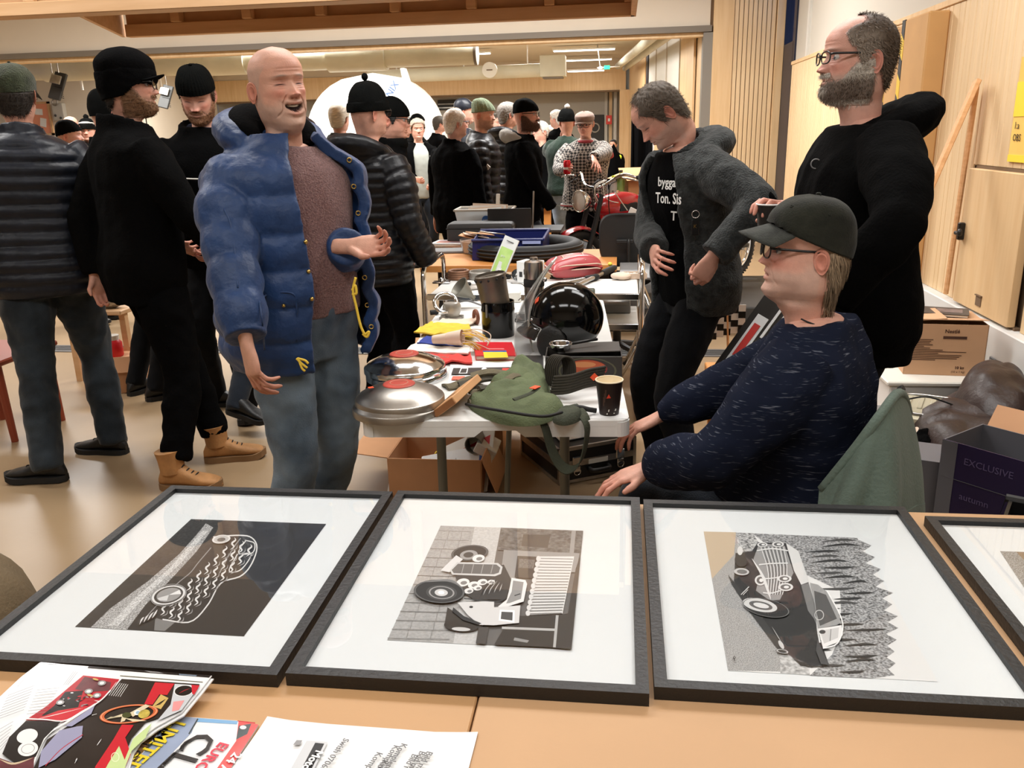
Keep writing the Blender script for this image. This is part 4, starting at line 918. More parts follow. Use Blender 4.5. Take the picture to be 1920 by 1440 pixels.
# ------------------------------------------------------------------ the crowd
GREYH=lambda p:(.34,.32,.30)
def hr(col,n=700,mask=None,**k):return dict(mask=mask or(lambda x,y,z:m_short(x,y,z)),t=k.pop('t',.010),nz=.004,col=col,n=n,L=.02,**k)
def bn(mat='black_knit',**k):return dict(kind='beanie',mat=mat,**k)
JK=dict(z0=.82,grow=.034,folds=.010,collar=(.06,.088,.008,1.485,.03),sg=.022)
def jk(mat,**k):d=dict(JK);d.update(mat=mat);d.update(k);return d
def pf(mat,sp=.055,**k):return jk(mat,grow=.046,quilt=(sp,.10),squilt=(sp,.13),folds=.003,sm=1,sg=.03,vox=k.pop('vox',.0058),**k)
def shadelegs(mat='denim_black',**k):return dict(mat=mat,**k)
# back view, green cap, navy quilted jacket
f=figure(ad(18,124,3.86),1.86,112,118,lean=4,girth=1.22)
person(f,'man seen from behind in olive cap and dark navy quilted jacket, left edge',hi=1,hk=dict(skin=SKB,seed=6),eyes=False,hair=hr((.03,.024,.02),900),hat=dict(kind='cap',mat='hat_olive',z=.135,tilt=.10,puff=.006,t=.010,strap=False),arms={1:dict(wl=True,w=(.33,.16,.98),pole=(.6,-1,-.2),pose='none'),-1:dict(wl=True,w=(-.30,.18,.98),pole=(-.6,-1,-.2),pose='relax')},top=pf('puffer_navy',.058,seedq=1,z1=1.52),legs=dict(mat='denim_grey',loose=1.12,folds=.020),ankles={-1:np.array([-2.69,3.44,.09]),1:np.array([-2.60,3.82,.09])},shoes=dict(wdir={-1:186,1:176},mat='leather_black'))
# back view, black peaked cap, tan boots
f=figure(ad(228,104,3.68),1.86,22,52,lean=2,girth=1.14)
person(f,'man seen from behind in black wool jacket, black peaked cap, tan work boots',hi=1,hk=dict(skin=SKB,seed=7,stub=.6,stubcol=(.22,.12,.07)),eyes=True,hair=hr((.02,.017,.015),600),beard=dict(t=.008,n=900,L=.012,col=(.16,.085,.045)),hat=dict(kind='trapper',mat='black_cloth',z=.140,tilt=.16,puff=.022,t=.014,bl=.045,drop=.004,lift=.012),spec=dict(col='frame_black'),arms={1:dict(wl=True,w=(.20,.28,1.0),pole=(.9,-.6,-.2),pose='none'),-1:dict(w=ad(178,512,3.95),pole=(-.6,-1,-.2),pose='hold',dir=(.1,.1,-1))},top=jk('black_wool',z0=.80,folds=.010,vox=.0085,collar=(.075,.092,.014,1.485,.03)),legs=dict(mat='black_cloth',loose=1.12,folds=.018,crop=.05),ankles={1:np.array([-2.03,3.40,.09]),-1:np.array([-1.98,3.75,.09])},shoes=dict(boot=True,mat='boot_tan',sole='boot_sole',wdir={1:2,-1:20}))
# square black beanie, looking down
f=figure(ad(360,134,4.34),1.84,284,282,lean=4,girth=1.08,hp=(24,0))
person(f,'man in a square black beanie looking down, black jacket with pale piping',hi=1,hk=dict(skin=SKA,seed=8,lids=0,stub=.5,stubcol=(.30,.17,.10),flush=.9),eyes=False,beard=dict(t=.006,n=700,L=.009,col=(.22,.11,.06)),hair=hr((.05,.03,.02),200),hat=bn(tall=.022,back=-.004,fold=False,t=.013,z=.148,tilt=.1),arms={1:dict(wl=True,w=(.12,.30,1.02),pole=(1,-.6,-.4),pose='hold'),-1:dict(wl=True,w=(-.10,.31,1.0),pole=(-1,-.6,-.4),pose='hold')},under=dict(mat='sweater_heather',z0=1.2,grow=.022,sleeves=False,name='shirt',collar=(.04,.08,.004,1.5,.03,30)),top=jk('black_cloth',collar=(.10,.10,.02,1.455,.03,34),vox=.009),legs=shadelegs(),ankles={1:np.array([-2.42,4.62,.09]),-1:np.array([-2.14,4.45,.09])},shoes=dict(wdir={1:10,-1:290}))
V_,F_=f.layers['top'];p0=f.world((.20,.19,1.30));p1=f.world((0,.205,1.285));p2=f.world((-.20,.18,1.29));mk('piping',tube(bez([p0,p1,p2],14),.004,6),MC['off_white'],f.root,True)
for q in(.09,-.07):mk('zip',line(f.world((q,.198,1.24)),f.world((q,.205,1.18)),.004),MC['steel'],f.root)
# bending man hidden behind the blue jacket: jeans and sneaker
f=figure(ad(560,250,4.75),1.74,20,25,lean=42,s=.97,seat=True)
f.dz=0;f.o[2]=0
person(f,'bending person in dark jeans and black sneakers, hidden behind the blue jacket',hi=False,hk=dict(skin=SKB),hair=hr((.03,.02,.02),0),top=jk('black_cloth'),legs=dict(mat='denim_dark'),ankles={1:np.array([-2.06,4.12,.13]),-1:np.array([-1.75,4.5,.09])},shoes=dict(wdir={1:350},pitch={1:-.22}))
# beanie with a tip, quilted jacket with hood
f=figure(ad(686,168,4.35),1.80,52,62,girth=1.14)
person(f,'bald man from behind in a tipped black beanie and black quilted hooded jacket',hi=1,hk=dict(skin=SKA,seed=9,flush=.8),eyes=False,hat=bn(tall=.035,back=.0,t=.011,z=.128,tilt=.06,rib=60),spec=dict(col='frame_black'),arms={1:dict(wl=True,w=(.30,.10,.92),pole=(.5,-1,-.2),pose='none'),-1:dict(wl=True,w=(-.22,.2,1.0),pole=(-.5,-1,-.2),pose='relax')},top=pf('puffer_black',.050,hood=1.2,z0=.80),legs=dict(mat='black_cloth',folds=.014),ankles={1:np.array([-1.22,4.30,.09]),-1:np.array([-1.42,4.6,.09])})
pm_,_=ell((0,-.012,.298),(.018,.018,.020),14,10);mk('hat_tip',(head_rigid(f,pm_),ell((0,0,0),(1,1,1),14,10)[1]),MC['black_knit'],f.root,True)
# black coat with scarf
f=figure(ad(735,188,5.2),1.77,8,18,lean=3,girth=1.05,hp=(6,0))
person(f,'man with glasses and black beanie, scarf over chin, long black coat',hi=1,hk=dict(skin=SKB,seed=10),hat=bn(t=.011,z=.138,tilt=.12,fold=False,rib=60,back=.012),spec=dict(col='frame_black'),hair=hr((.02,.02,.02),0),arms={1:dict(w=ad(768,405,5.15),pole=(.5,-1,-.2),pose='relax',dir=(.1,-.1,-1)),-1:dict(wl=True,w=(-.25,.12,.9),pole=(-.5,-1,0),pose='relax')},top=jk('black_wool',z0=.70,collar=(.11,.10,.02,1.47,.035)),legs=shadelegs(),ankles={1:np.array([-1.55,5.28,.09]),-1:np.array([-1.6,5.75,.09])})
mk('scarf',torus(f.world((0,.03,1.545)),.082,.032,28,10,sq=(1,1.15)),MC['black_knit'],f.root,True)
def far(label,at,H_,face,torso,top,**k):
 fk={q:k.pop(q)for q in('lean','girth','hp','belly','s')if q in k}
 f=figure(at,H_,face,torso,**fk);k.setdefault('legs',shadelegs());k.setdefault('hi',False);hk=dict(skin=SKA if len(label)%2 else SKB,age=.4);hk.update(k.pop('hk',{}))
 return person(f,label,top=top,hk=hk,**k)
f=far('grey curly-haired man in dark shell jacket over pale tee holding a white strip',ad(782,224,9.9),1.72,292,296,jk('black_cloth',opening=(-22,22),thick=.03,collar=(.09,.11,.02,1.44,.04,40)),under=dict(mat='tee_grey',z0=.86,grow=.026,name='t_shirt'),legs=dict(mat='denim_dark'),hi=1,hk=dict(flush=1.0),hair=hr((.34,.29,.23),500,t=.018,nsc=60),arms={1:dict(wl=True,w=(.14,.34,1.12),pole=(1,-.5,-.6),pose='fist'),-1:dict(wl=True,w=(-.08,.36,1.06),pole=(-1,-.5,-.6),pose='fist')})
mk('strip',box(f.world((-.05,.42,1.2)),(.035,.012,.36),.003,ry=.05),MC['off_white'],f.root)
f=far('white-haired man from behind in a plain black jacket, glasses',ad(852,205,7.2),1.76,38,56,jk('black_cloth',z0=.74),girth=1.22,hi=1,hk=dict(flush=1.1,skin=(.68,.37,.29)),hair=hr((.66,.60,.54),900,t=.013,mask=lambda x,y,z:np.maximum(m_short(x,y,z,.18,.3),0)),spec=dict(col='frame_black'),arms={1:dict(wl=True,w=(.30,.05,.84),pole=(.6,-1,0),pose='relax')},legs=dict(mat='black_cloth'),ankles={1:np.array([-1.42,7.4,.09]),-1:np.array([-1.62,7.65,.09])})
f=far('man in green slouch beanie and black quilted jacket with a pale badge',ad(906,190,7.75),1.82,350,8,pf('puffer_black',.075,z0=.86),girth=1.12,hi=1,hk=dict(stub=.5,stubcol=(.25,.18,.13)),hat=bn('beanie_green',z=.150,tilt=.15,t=.012,tall=.018,back=.025,fold=False,rib=18),legs=dict(mat='denim_dark'),hp=(4,0),arms={-1:dict(wl=True,w=(-.28,.1,.86),pole=(-.5,-1,0),pose='none')})
bp=f.world((.262,.03,1.24));mk('badge',box(bp+np.array([.02,-.03,0]),(.055,.012,.06),.004,ry=.78),MC['off_white'],f.root)
f=far('grey-haired man behind the pale hood in a black quilted jacket',ad(950,192,8.6),1.84,40,66,pf('puffer_black',.075,hood=.9),girth=1.16,hi=1,hair=hr((.22,.20,.18),700),legs=dict(mat='denim_dark'))
# bearded man, black jacket over a light grey hood
f=far('bearded man in black beanie and round glasses, black jacket over light grey hoodie',ad(984,188,7.0),1.80,352,4,jk('black_cloth',z0=.80,opening=(-30,26),thick=.03,vox=.009),under=dict(mat='hood_grey',z0=.80,grow=.024,name='hooded_sweatshirt',hood=.95,sleeves=False,collar=(.05,.085,.008,1.49,.03)),girth=1.14,hi=1,hk=dict(stub=.5,stubcol=(.12,.06,.035)),beard=dict(t=.020,n=1300,L=.03,col=(.085,.04,.024)),hat=bn(z=.142,tilt=.08,t=.011,fold=False,tall=.008,rib=70),spec=dict(col='frame_black',rx=.023,rz=.021),arms={1:dict(wl=True,w=(.22,.24,.94),pole=(.9,-.8,0),pose='none'),-1:dict(wl=True,w=(-.22,.2,.92),pole=(-.9,-.8,0),pose='none')},legs=dict(mat='denim_dark'))
# dark green sweater with pompom beanie
f=far('man with grey-tufted black pompom beanie in dark green sweater, hand at his neck',ad(1062,208,8.85),1.78,110,78,jk('sweater_green',z0=.92,collar=(.05,.085,.004,1.49,.02)),girth=1.15,hi=1,hat=bn(z=.13,tilt=.05,t=.012,tall=.02,pom=.030,pmat='hood_grey',mat2='black_knit'),legs=dict(mat='denim_light',folds=.014),arms={-1:dict(wl=True,w=(-.10,.12,1.50),pole=(-1,.3,-.8),pose='open',dir=(.1,0,.9)),1:dict(wl=True,w=(.30,.22,1.02),pole=(.6,-1,0),pose='none')},ankles={1:np.array([-.38,9.3,.09]),-1:np.array([-.62,9.2,.09])})
# flat cap and patterned sweater
m=M('sweater_pattern',(.13,.12,.115),.95,sheen=.2,spec=.2);nt=m.node_tree;b=nt.nodes['Principled BSDF']
tc=nt.nodes.new('ShaderNodeTexCoord');mp=nt.nodes.new('ShaderNodeMapping');mp.inputs['Scale'].default_value=(26,26,30);mp.inputs['Rotation'].default_value=(0,.78,0);ck=nt.nodes.new('ShaderNodeTexChecker');ck.inputs['Scale'].default_value=1.6;ck.inputs['Color1'].default_value=(.34,.31,.28,1);ck.inputs['Color2'].default_value=(.028,.027,.027,1)
nt.links.new(tc.outputs['Object'],mp.inputs[0]);nt.links.new(mp.outputs[0],ck.inputs['Vector']);nt.links.new(ck.outputs['Color'],b.inputs['Base Color'])
f=far('man in brown flat cap and patterned knit sweater pointing down, red can in hand',ad(1096,208,7.9),1.75,262,266,dict(mat='sweater_pattern',name='sweater',z0=.84,grow=.036,folds=.008,sg=.022,collar=(.045,.082,.006,1.49,.02),vox=.009),girth=1.16,hi=1,hk=dict(age=.8),hat=dict(kind='flat',mat='cap_brown',z=.152,tilt=.12,t=.016,bl=.042,drop=.012,ba=66),spec=dict(col='frame_black'),hair=hr((.2,.17,.15),0),hp=(14,0),arms={1:dict(w=ad(1066,318,7.72),pole=(1,-.8,-.6),pose='hold',dir=(-.2,-.8,.2),palm=(.9,-.3,0)),-1:dict(w=ad(1106,300,7.42),pole=(-1,-.4,-.5),pose='open',dir=(.25,-.75,-.55),palm=(-.5,.1,-.8))},legs=dict(mat='black_cloth'))
CAN_AT=f.hand[1][np.argsort(f.hand[1][:,2])[len(f.hand[1])//2:]].mean(0)
M('pattern_red',s2l(150,60,66),.95)
for z,mt in((.905,'hood_grey'),(.895,'pattern_red'),(.862,'hood_grey')):
 a_=np.linspace(0,2*np.pi,96,endpoint=False);zz_=z+(.008*np.sign(np.sin(24*a_))if mt=='hood_grey' and z<.9 else 0)+0*a_
 mk('knit_band',tube(f.world(np.stack([np.sin(a_)*.252,np.where(np.cos(a_)>0,.158,.178)*np.cos(a_),zz_],-1)),.007,5,closed=True),MC[mt],f.root,True)
mk('yoke',tube(f.world(bez([(-.15,.06,1.485),(-.21,.04,1.44),(-.265,.0,1.36)],10)),[.02,.03,.034,.036,.038,.038,.036,.034,.03,.02],10),MC['pattern_red'],f.root,True)
mk('neck_band',torus(f.world((0,.012,1.515)),.082,.016,26,8),MC['pattern_red'],f.root,True)
# smaller heads farther back
lo=dict(eyes=True)
far('stooping white-haired man in black jacket left of the pompom beanie',ad(1014,228,10.2),1.76,215,230,jk('black_cloth'),lean=26,hair=hr((.6,.56,.5),0,t=.014),hk=dict(flush=1))
far('white-haired man half hidden behind the pompom beanie',ad(1044,207,12.6),1.84,150,120,jk('black_cloth'),hair=hr((.6,.57,.52),0,t=.014))
far('white-haired bent figure between the stooping man and green sweater',ad(1032,236,13.8),1.7,200,200,jk('black_cloth'),lean=20,hair=hr((.6,.57,.52),0,t=.014))
far('far man in dark cap facing right beside the white inflatable',ad(782,216,11.8),1.80,340,350,jk('black_cloth'),hat=bn(fold=False))
far('far man in grey peaked cap just right of the curly-haired man',ad(736+24,222,12.6),1.78,330,330,jk('black_cloth'),hat=dict(kind='flat',mat='hat_olive',z=.15,bl=.045))
far('man in dark navy beanie behind the white-haired man',ad(868,188,9.3),1.86,20,30,jk('puffer_navy'),hat=bn('puffer_navy',fold=False))
far('far man with ruddy face between grey-haired man and pale hood',ad(926,214,11),1.78,330,330,jk('black_cloth'),hair=hr((.05,.04,.03),0))
far('far man in dark jacket above the plastic bin',ad(822,218,13.2),1.78,40,50,jk('black_cloth'),hair=hr((.06,.05,.04),0))
vest=far('person in yellow high-visibility vest at the far right of the crowd',ad(1150,262,15.5),1.62,250,250,dict(mat='black_cloth',z0=.8,grow=.03),hair=hr((.02,.02,.02),0))
M('hi_vis',(.62,.85,.05),.6);V,F=trunk(vest,.95,1.46,.05,n=24,nz=14);mk('vest',(vest.world(V),F),MC['hi_vis'],vest.root,True)
far('bald man with round glasses in the left distance facing the camera',ad(130,218,9.6),1.84,300,300,jk('black_cloth',opening=(-20,20)),under=dict(mat='tee_grey',z0=.86,grow=.024,name='shirt'),hi=1,hk=dict(flush=.9),spec=dict(col='frame_black'))
far('person in white-striped black bobble hat in the left distance',ad(161,226,9.8),1.70,292,292,jk('black_cloth'),hi=1,hat=bn(z=.135,tilt=.08,t=.012,tall=.02,pom=.03,stripe='hood_grey'))
far('man in dark knit hood hidden behind the black peaked cap',ad(196,172,4.85),1.80,60,60,jk('black_cloth'),hat=bn(z=.10,tilt=0,fold=False))
far('pale-haired man seen from behind against the white inflatable',ad(634,195,7.6),1.80,80,80,jk('fleece_grey'),hair=hr((.55,.50,.42),0,t=.012))
far('person behind the left pair, only a black shoe showing on the pale floor',np.array([-4.62,6.9,1.72]),1.72,20,20,jk('black_cloth'),hat=bn(fold=False),ankles={1:np.array([-4.66,6.8,.09]),-1:np.array([-4.7,7.05,.09])},shoes=dict(wdir={1:5,-1:5}))
# ------------------------------------------------------------------ near table: framed prints, magazines, sheet
TZ0=.735
M('mdf',(.55,.33,.17),.55,var=.05,vs=3,bump=.02,bs=150);M('mdf_warm',(.55,.315,.145),.5,var=.05,vs=2.5,bump=.02,bs=150);M('mdf_edge',(.35,.22,.12),.7)
t=thing('board_table','pale brown hardboard table top right of the seam, carrying framed car prints','table',(.5,1.3,0));mk('top',bxx(-.203,1.45,.55,1.775,.713,TZ0,.002),MC['mdf'],t)
for x,y in((-.1,.65),(1.35,.65),(-.1,1.68),(1.35,1.68)):mk('leg',bxx(x-.02,x+.02,y-.02,y+.02,0,.713),MC['grey_plastic'],t)
t=thing('board_table','warm brown hardboard table top left of the seam, under magazines','table',(-.64,1.3,0));mk('top',bxx(-1.055,-.206,.55,1.772,.7125,TZ0-.0005,.002),MC['mdf_warm'],t)
for x,y in((-.98,.65),(-.3,.65),(-.98,1.68),(-.3,1.68)):mk('leg',bxx(x-.02,x+.02,y-.02,y+.02,0,.713),MC['grey_plastic'],t)
M('frame_wood',(.012,.012,.0125),.45,bump=.15,bs=120,stretch=(1,1,1));M('passe',(.82,.85,.87),.7);MC['pane']=glass_pane('picture_glass',(.985,.99,.99),1.0,.01)
ZP=TZ0+.0125
GC={}
def grey(v,nz=0,sc=60,st=None):
 k='print_%d_%d_%d'%(v,nz,sc)
 return M(k,s2l(v,v,v),.6)if not nz else M(k,s2l(max(0,v-nz),max(0,v-nz),max(0,v-nz)),.6,col2=s2l(min(255,v+nz),min(255,v+nz),min(255,v+nz)),vs=sc*7,detail=6,stretch=st)
class Art:
 """flat print built from polygons, listed in the order they are printed"""
 def __init__(s,tr,plane):s.tr=tr;s.plane=plane;s.V=[];s.F=[];s.mi=[];s.m=[];s.k=0
 def poly(s,pts,mat):
  if mat not in s.m:s.m.append(mat)
  P=[s.plane(*s.tr(*p),s.k*.00004)for p in pts];n=len(s.V);s.V+=list(P);s.F.append(list(range(n,n+len(P))));s.mi.append(s.m.index(mat));s.k+=1
 def ellp(s,c,rx,ry,mat,a=0,n=26,half=None):
  ca,sa=math.cos(R_(a)),math.sin(R_(a));s.poly([(c[0]+rx*math.cos(q)*ca-ry*math.sin(q)*sa,c[1]+rx*math.cos(q)*sa+ry*math.sin(q)*ca)for q in np.linspace(0,2*np.pi,n,endpoint=False)],mat)
 def ring(s,c,rx,ry,w,mat,a=0,n=30):
  ca,sa=math.cos(R_(a)),math.sin(R_(a));q=np.linspace(0,2*np.pi,n)
  f=lambda k:[(c[0]+rx*k*math.cos(u)*ca-ry*k*math.sin(u)*sa,c[1]+rx*k*math.cos(u)*sa+ry*k*math.sin(u)*ca)for u in q]
  s.poly(f(1)+f(1-w)[::-1],mat)
 def stroke(s,pts,w,mat,n=14,taper=True):
  P=bez([(p[0],p[1],0)for p in pts],n)[:,:2];T=np.gradient(P,axis=0);T/=np.linalg.norm(T,axis=1,keepdims=True)+1e-9;Nn=np.stack([-T[:,1],T[:,0]],1)
  ww=(w*np.sin(np.linspace(.12,np.pi-.05,n))if taper else np.full(n,w))[:,None]/2
  s.poly(list(map(tuple,P+Nn*ww))+list(map(tuple,(P-Nn*ww)[::-1])),mat)
 def build(s,name,parent):
  o=mk(name,(np.array(s.V),s.F),s.m,parent,mi=s.mi);return o
flat=lambda z:(lambda px,py,dz:az(px,py,z+dz))
def picture(x0,x1,y0,y1,label):
 t=thing('framed_print',label,'picture',((x0+x1)/2,(y0+y1)/2,TZ0));w=.0195;h=.022;z0=TZ0+.0005
 for nm,P in(('far',[(x0,y1),(x1,y1),(x1-w,y1-w),(x0+w,y1-w)]),('near',[(x1,y0),(x0,y0),(x0+w,y0+w),(x1-w,y0+w)]),('l',[(x0,y0),(x0,y1),(x0+w,y1-w),(x0+w,y0+w)]),('r',[(x1,y1),(x1,y0),(x1-w,y0+w),(x1-w,y1-w)])):
  mk('frame_bar',prism(P,z0,z0+h),MC['frame_wood'],t)
 mk('mount',bxx(x0+w-.003,x1-w+.003,y0+w-.003,y1-w+.003,z0,ZP-.0006),MC['passe'],t)
 mk('glass',bxx(x0+w-.003,x1-w+.003,y0+w-.003,y1-w+.003,z0+.0155,z0+.0170),MC['pane'],t)
 return t
P1=picture(-1.062,-.517,1.062,1.755,'framed print of a dark flame-painted car, leftmost on the near table')
P2=picture(-.506,.050,1.068,1.762,'framed print of an open-engined hot rod before a striped awning')
P3=picture(.058,.612,1.085,1.752,'framed print of a big chrome-grilled car before spruce trees')
P4=picture(.640,1.195,1.02,1.708,'framed print cut off by the right edge of the photo')
g=grey
A=Art(lambda x,y:(x/2.526,900+y/2.526),flat(ZP))
A.poly([(905,185),(1545,208),(1155,740),(355,695)],g(14));A.poly([(905,185),(1160,194),(1000,400),(800,470),(620,640),(560,706),(355,695)],g(24,22,26))
A.poly([(975,205),(1010,225),(930,340),(800,480),(690,590),(600,710),(430,698),(520,610),(700,480),(850,350),(930,260)],g(120,105,55));A.poly([(960,240),(985,240),(860,390),(690,550),(560,690),(510,690),(640,560),(800,420)],g(190,60,60))
A.poly([(735,660),(800,600),(870,640),(780,715),(730,712)],g(120))
car=[(1130,262),(1185,272),(1218,310),(1205,370),(1150,450),(1050,490),(1000,560),(940,640),(890,675),(760,660),(700,640),(720,560),(830,500),(860,440),(930,390),(1020,300)]
A.poly(car,g(20));W_=g(225);W2=g(150)
A.stroke([(1010,270),(1125,262),(1190,272),(1217,320),(1190,400),(1140,455),(1045,490),(985,590),(900,672),(770,660)],6,W_,40,False)
A.stroke([(1160,285),(1205,300),(1195,345),(1130,345),(1165,285)],5,W_,20,False);A.stroke([(1130,350),(1190,352),(1140,425),(1085,430),(1125,350)],5,W_,20,False);A.stroke([(1040,440),(1100,330),(1140,275)],5,W2,14,False);A.stroke([(700,640),(830,500),(900,440),(940,390),(1000,320)],4,W2,20,False)
r_=np.random.default_rng(5)
for k in range(9):
 for j in range(3):
  u=k/8;bx=770+u*330+j*38-10;by=640-u*310+j*16;L=34
  A.stroke([(bx,by),(bx+18,by-14),(bx+8,by-30),(bx+26,by-46),(bx+20,by-58)],9,W_,12);A.stroke([(bx+6,by+6),(bx+30,by-6),(bx+34,by-24)],5,W2,10)
A.ellp((798,545),84,44,g(35),-14);A.ring((798,545),82,43,.14,W_,-14);A.ellp((800,544),60,31,g(150),-14);A.poly([(800,544),(850,520),(858,540)],g(235));A.poly([(800,544),(745,560),(755,570),(790,572)],g(215));A.ring((798,545),88,50,.05,W2,-14)
A.ellp((1048,280),44,20,g(190),-8);A.ring((1048,280),44,20,.2,W_,-8);A.ellp((1048,282),20,9,g(90),-8)
for k in range(8):A.stroke([(650+10*k,690-5*k),(665+10*k,660-4*k),(690+8*k,655-6*k)],7,W_ if k%2 else g(60),8)
A.build('print',P1)
A=Art(lambda x,y:(540+x/2.743,920+y/2.743),flat(ZP))
A.poly([(785,180),(1518,206),(1458,815),(510,768)],g(96));A.poly([(785,180),(970,186),(860,786),(510,768)],g(168,14,30));A.poly([(960,186),(1095,190),(1068,330),(985,792),(850,786),(905,470)],g(198,12,30))
for k in range(13):
 y=205+k*46;A.stroke([(775-k*22,y),(860-k*16,y+4),(940-k*9,y+6)],2.5,g(118),6,False)
 if k<12:A.stroke([(830-k*19,y+2),(818-k*19,y+46)],2,g(124),4,False);A.stroke([(895-k*14,y+6),(886-k*14,y+50)],2,g(124),4,False)
A.poly([(1095,190),(1518,206),(1505,325),(1080,305)],g(84,34,16));A.poly([(1210,225),(1350,228),(1335,295),(1200,285)],g(56));A.stroke([(1470,204),(1458,330)],22,g(150),6,False)
A.poly([(1110,305),(1500,322),(1480,420),(1180,410),(1165,470),(1090,460)],g(150));A.poly([(1180,335),(1290,340),(1268,452),(1165,446)],g(44));A.poly([(1190,350),(1270,355),(1262,400),(1186,396)],g(92,30,40))
A.poly([(1290,338),(1472,338),(1412,632),(1228,640)],g(228))
for k in range(20):
 u=k/19;A.stroke([(1286-u*56,348+u*285),(1466-u*58,352+u*276)],4.5,g(140),4,False)
for k in range(11):A.ellp((1288-k*5.4,350+k*28),12,15,g(225),0,10)
A.poly([(1480,400),(1505,330),(1458,815),(1370,808),(1395,640),(1440,630)],g(40));A.poly([(1160,645),(1400,640),(1388,712),(1120,700)],g(26));A.poly([(1110,708),(1376,720),(1366,806),(1060,792)],g(30));A.poly([(980,700),(1032,702),(1016,790),(966,785)],g(58));A.poly([(1165,755),(1240,770),(1230,782),(1160,770)],g(150));A.stroke([(1100,705),(1385,716)],12,g(190),5,False);A.stroke([(1385,640),(1370,806)],14,g(185),5,False)
B=g(16)
A.poly([(820,600),(905,655),(1000,690),(960,720),(830,712),(805,690)],g(34));A.ellp((890,695),88,30,B,4);A.ellp((890,712),48,10,g(205),3)
A.ellp((935,320),96,40,B,-6);A.ring((935,320),94,39,.1,g(80),-6);A.ellp((930,330),46,24,g(150),-6);A.ellp((928,330),26,14,g(50),-6)
A.poly([(785,410),(865,332),(900,352),(880,372),(830,420)],g(215));A.poly([(860,440),(1110,380),(1150,460),(1120,560),(960,560),(890,520)],g(38))
A.poly([(868,368),(1080,372),(1104,392),(1095,428),(1065,440),(845,432),(832,410)],g(200));A.poly([(874,376),(1072,380),(1092,396),(1084,422),(1058,430),(852,424),(842,408)],g(92))
for k in range(4):A.stroke([(905+50*k,378),(893+50*k,426)],4,g(150),4,False)
for c,rx in(((900,472),34),((955,485),30),((930,515),24),((1000,470),26),((975,500),22),((1045,470),20),((980,348),32)):A.ellp(c,rx,rx*.6,g(225),-8);A.ellp((c[0]+4,c[1]+2),rx*.5,rx*.28,g(120),-8)
for k in range(9):A.stroke([(990+14*k,540-3*k),(1010+12*k,500),(1060+6*k,450+4*k)],4,g(190 if k%2 else 20),8)
A.poly([(1150,448),(1222,460),(1230,480),(1212,570),(1100,605),(1080,596),(1125,560),(1140,500)],g(225));A.poly([(1158,462),(1212,470),(1198,556),(1140,578),(1122,580),(1150,520)],g(140));A.stroke([(1165,540),(1195,530)],5,g(30),4,False)
A.poly([(872,575),(1060,568),(1060,600),(1195,590),(1188,680),(1060,692),(985,690),(925,640)],g(196));A.poly([(1090,612),(1166,616),(1164,678),(1084,668)],g(235));A.poly([(1098,622),(1156,625),(1154,668),(1094,660)],g(60));A.poly([(850,600),(905,645),(995,682),(980,690),(900,665),(845,620)],B)
A.stroke([(905,555),(1060,568),(1110,560)],6,g(30),10,False);A.ellp((942,598),10,6,g(30))
A.ellp((778,518),132,60,B,3);A.ring((778,518),130,59,.07,g(80),3);A.ellp((790,524),80,40,g(52),3);A.ring((790,524),66,33,.12,g(140),3);A.ellp((788,524),34,18,g(190),3);A.ellp((788,524),16,9,g(240),3);A.stroke([(690,470),(830,462),(900,500)],12,g(110),12)
A.build('print',P2)
A=Art(lambda x,y:(1200+x/2.667,920+y/2.667),flat(ZP))
A.poly([(318,204),(1090,236),(1490,955),(440,900)],g(236));A.poly([(318,204),(560,212),(720,905),(440,900)],g(150,55,90));A.poly([(318,204),(480,208),(470,320),(360,440)],M('print_warm',s2l(196,176,150),.6));A.poly([(700,810),(840,800),(850,922),(702,912)],g(180,50,20));A.poly([(480,210),(565,213),(600,270),(500,330)],g(120,110,30))
tree=[(560,213),(1088,236)]
x,y=1090,236
for k in range(24):
 y0=236+k*29.5;base=1100+150*math.sin(min(1,k/16)*1.6);tree+=[(base+(34 if k%2 else-18)+r_.uniform(-12,12),y0+8)]
tree+=[(1160,938),(850,924),(960,820),(1010,700),(1000,500),(830,420)]
A.poly(tree,M('print_trees',s2l(20,20,22),.6,col2=s2l(205,206,208),vs=260,detail=8))
for k in range(26):
 yy=250+k*26;L=60+r_.uniform(0,90);x0=900+r_.uniform(-40,190)*(1 if k>4 else.4);A.stroke([(x0-60,yy+6),(x0+L*.4,yy+r_.uniform(-8,8)),(x0+L,yy)],12,g(24)if k%3 else g(60),8)
body=[(478,312),(560,302),(590,258),(730,262),(792,302),(846,456),(890,690),(900,740),(945,872),(900,868),(860,884),(800,870),(728,800),(640,690),(545,605),(470,450)]
A.poly(body,g(18));A.poly([(440,420),(560,560),(730,800),(700,808),(560,620),(460,470)],g(40))
A.poly([(730,262),(792,302),(846,456),(806,470),(770,400)],g(222));A.poly([(806,472),(848,460),(876,560),(890,690),(870,640),(840,600)],g(120));A.stroke([(846,456),(880,580),(888,690),(900,760)],8,g(230),14,False)
A.poly([(596,262),(724,276),(768,410),(700,545),(650,550),(580,500),(600,410),(566,345)],g(150))
for k in range(13):A.stroke([(604+9.5*k,280),(640+8*k,400),(640+6*k,520)],3,g(36 if k%2 else 236),8,False)
for k in range(4):A.stroke([(585+10*k,300+70*k),(660,290+74*k),(740,300+62*k)],6,g(230),8,False)
for c,rx,ry in(((612,270),26,12),((690,268),30,14),((602,448),28,26),((722,440),36,18),((728,482),38,20)):A.ellp(c,rx,ry,g(225),0);A.ellp(c,rx*.68,ry*.68,g(90),0);A.ellp((c[0]+4,c[1]),rx*.35,ry*.35,g(235),0)
A.stroke([(560,340),(610,420),(640,500),(655,550)],14,g(228),12);A.poly([(650,550),(700,545),(706,556),(660,560)],g(30))
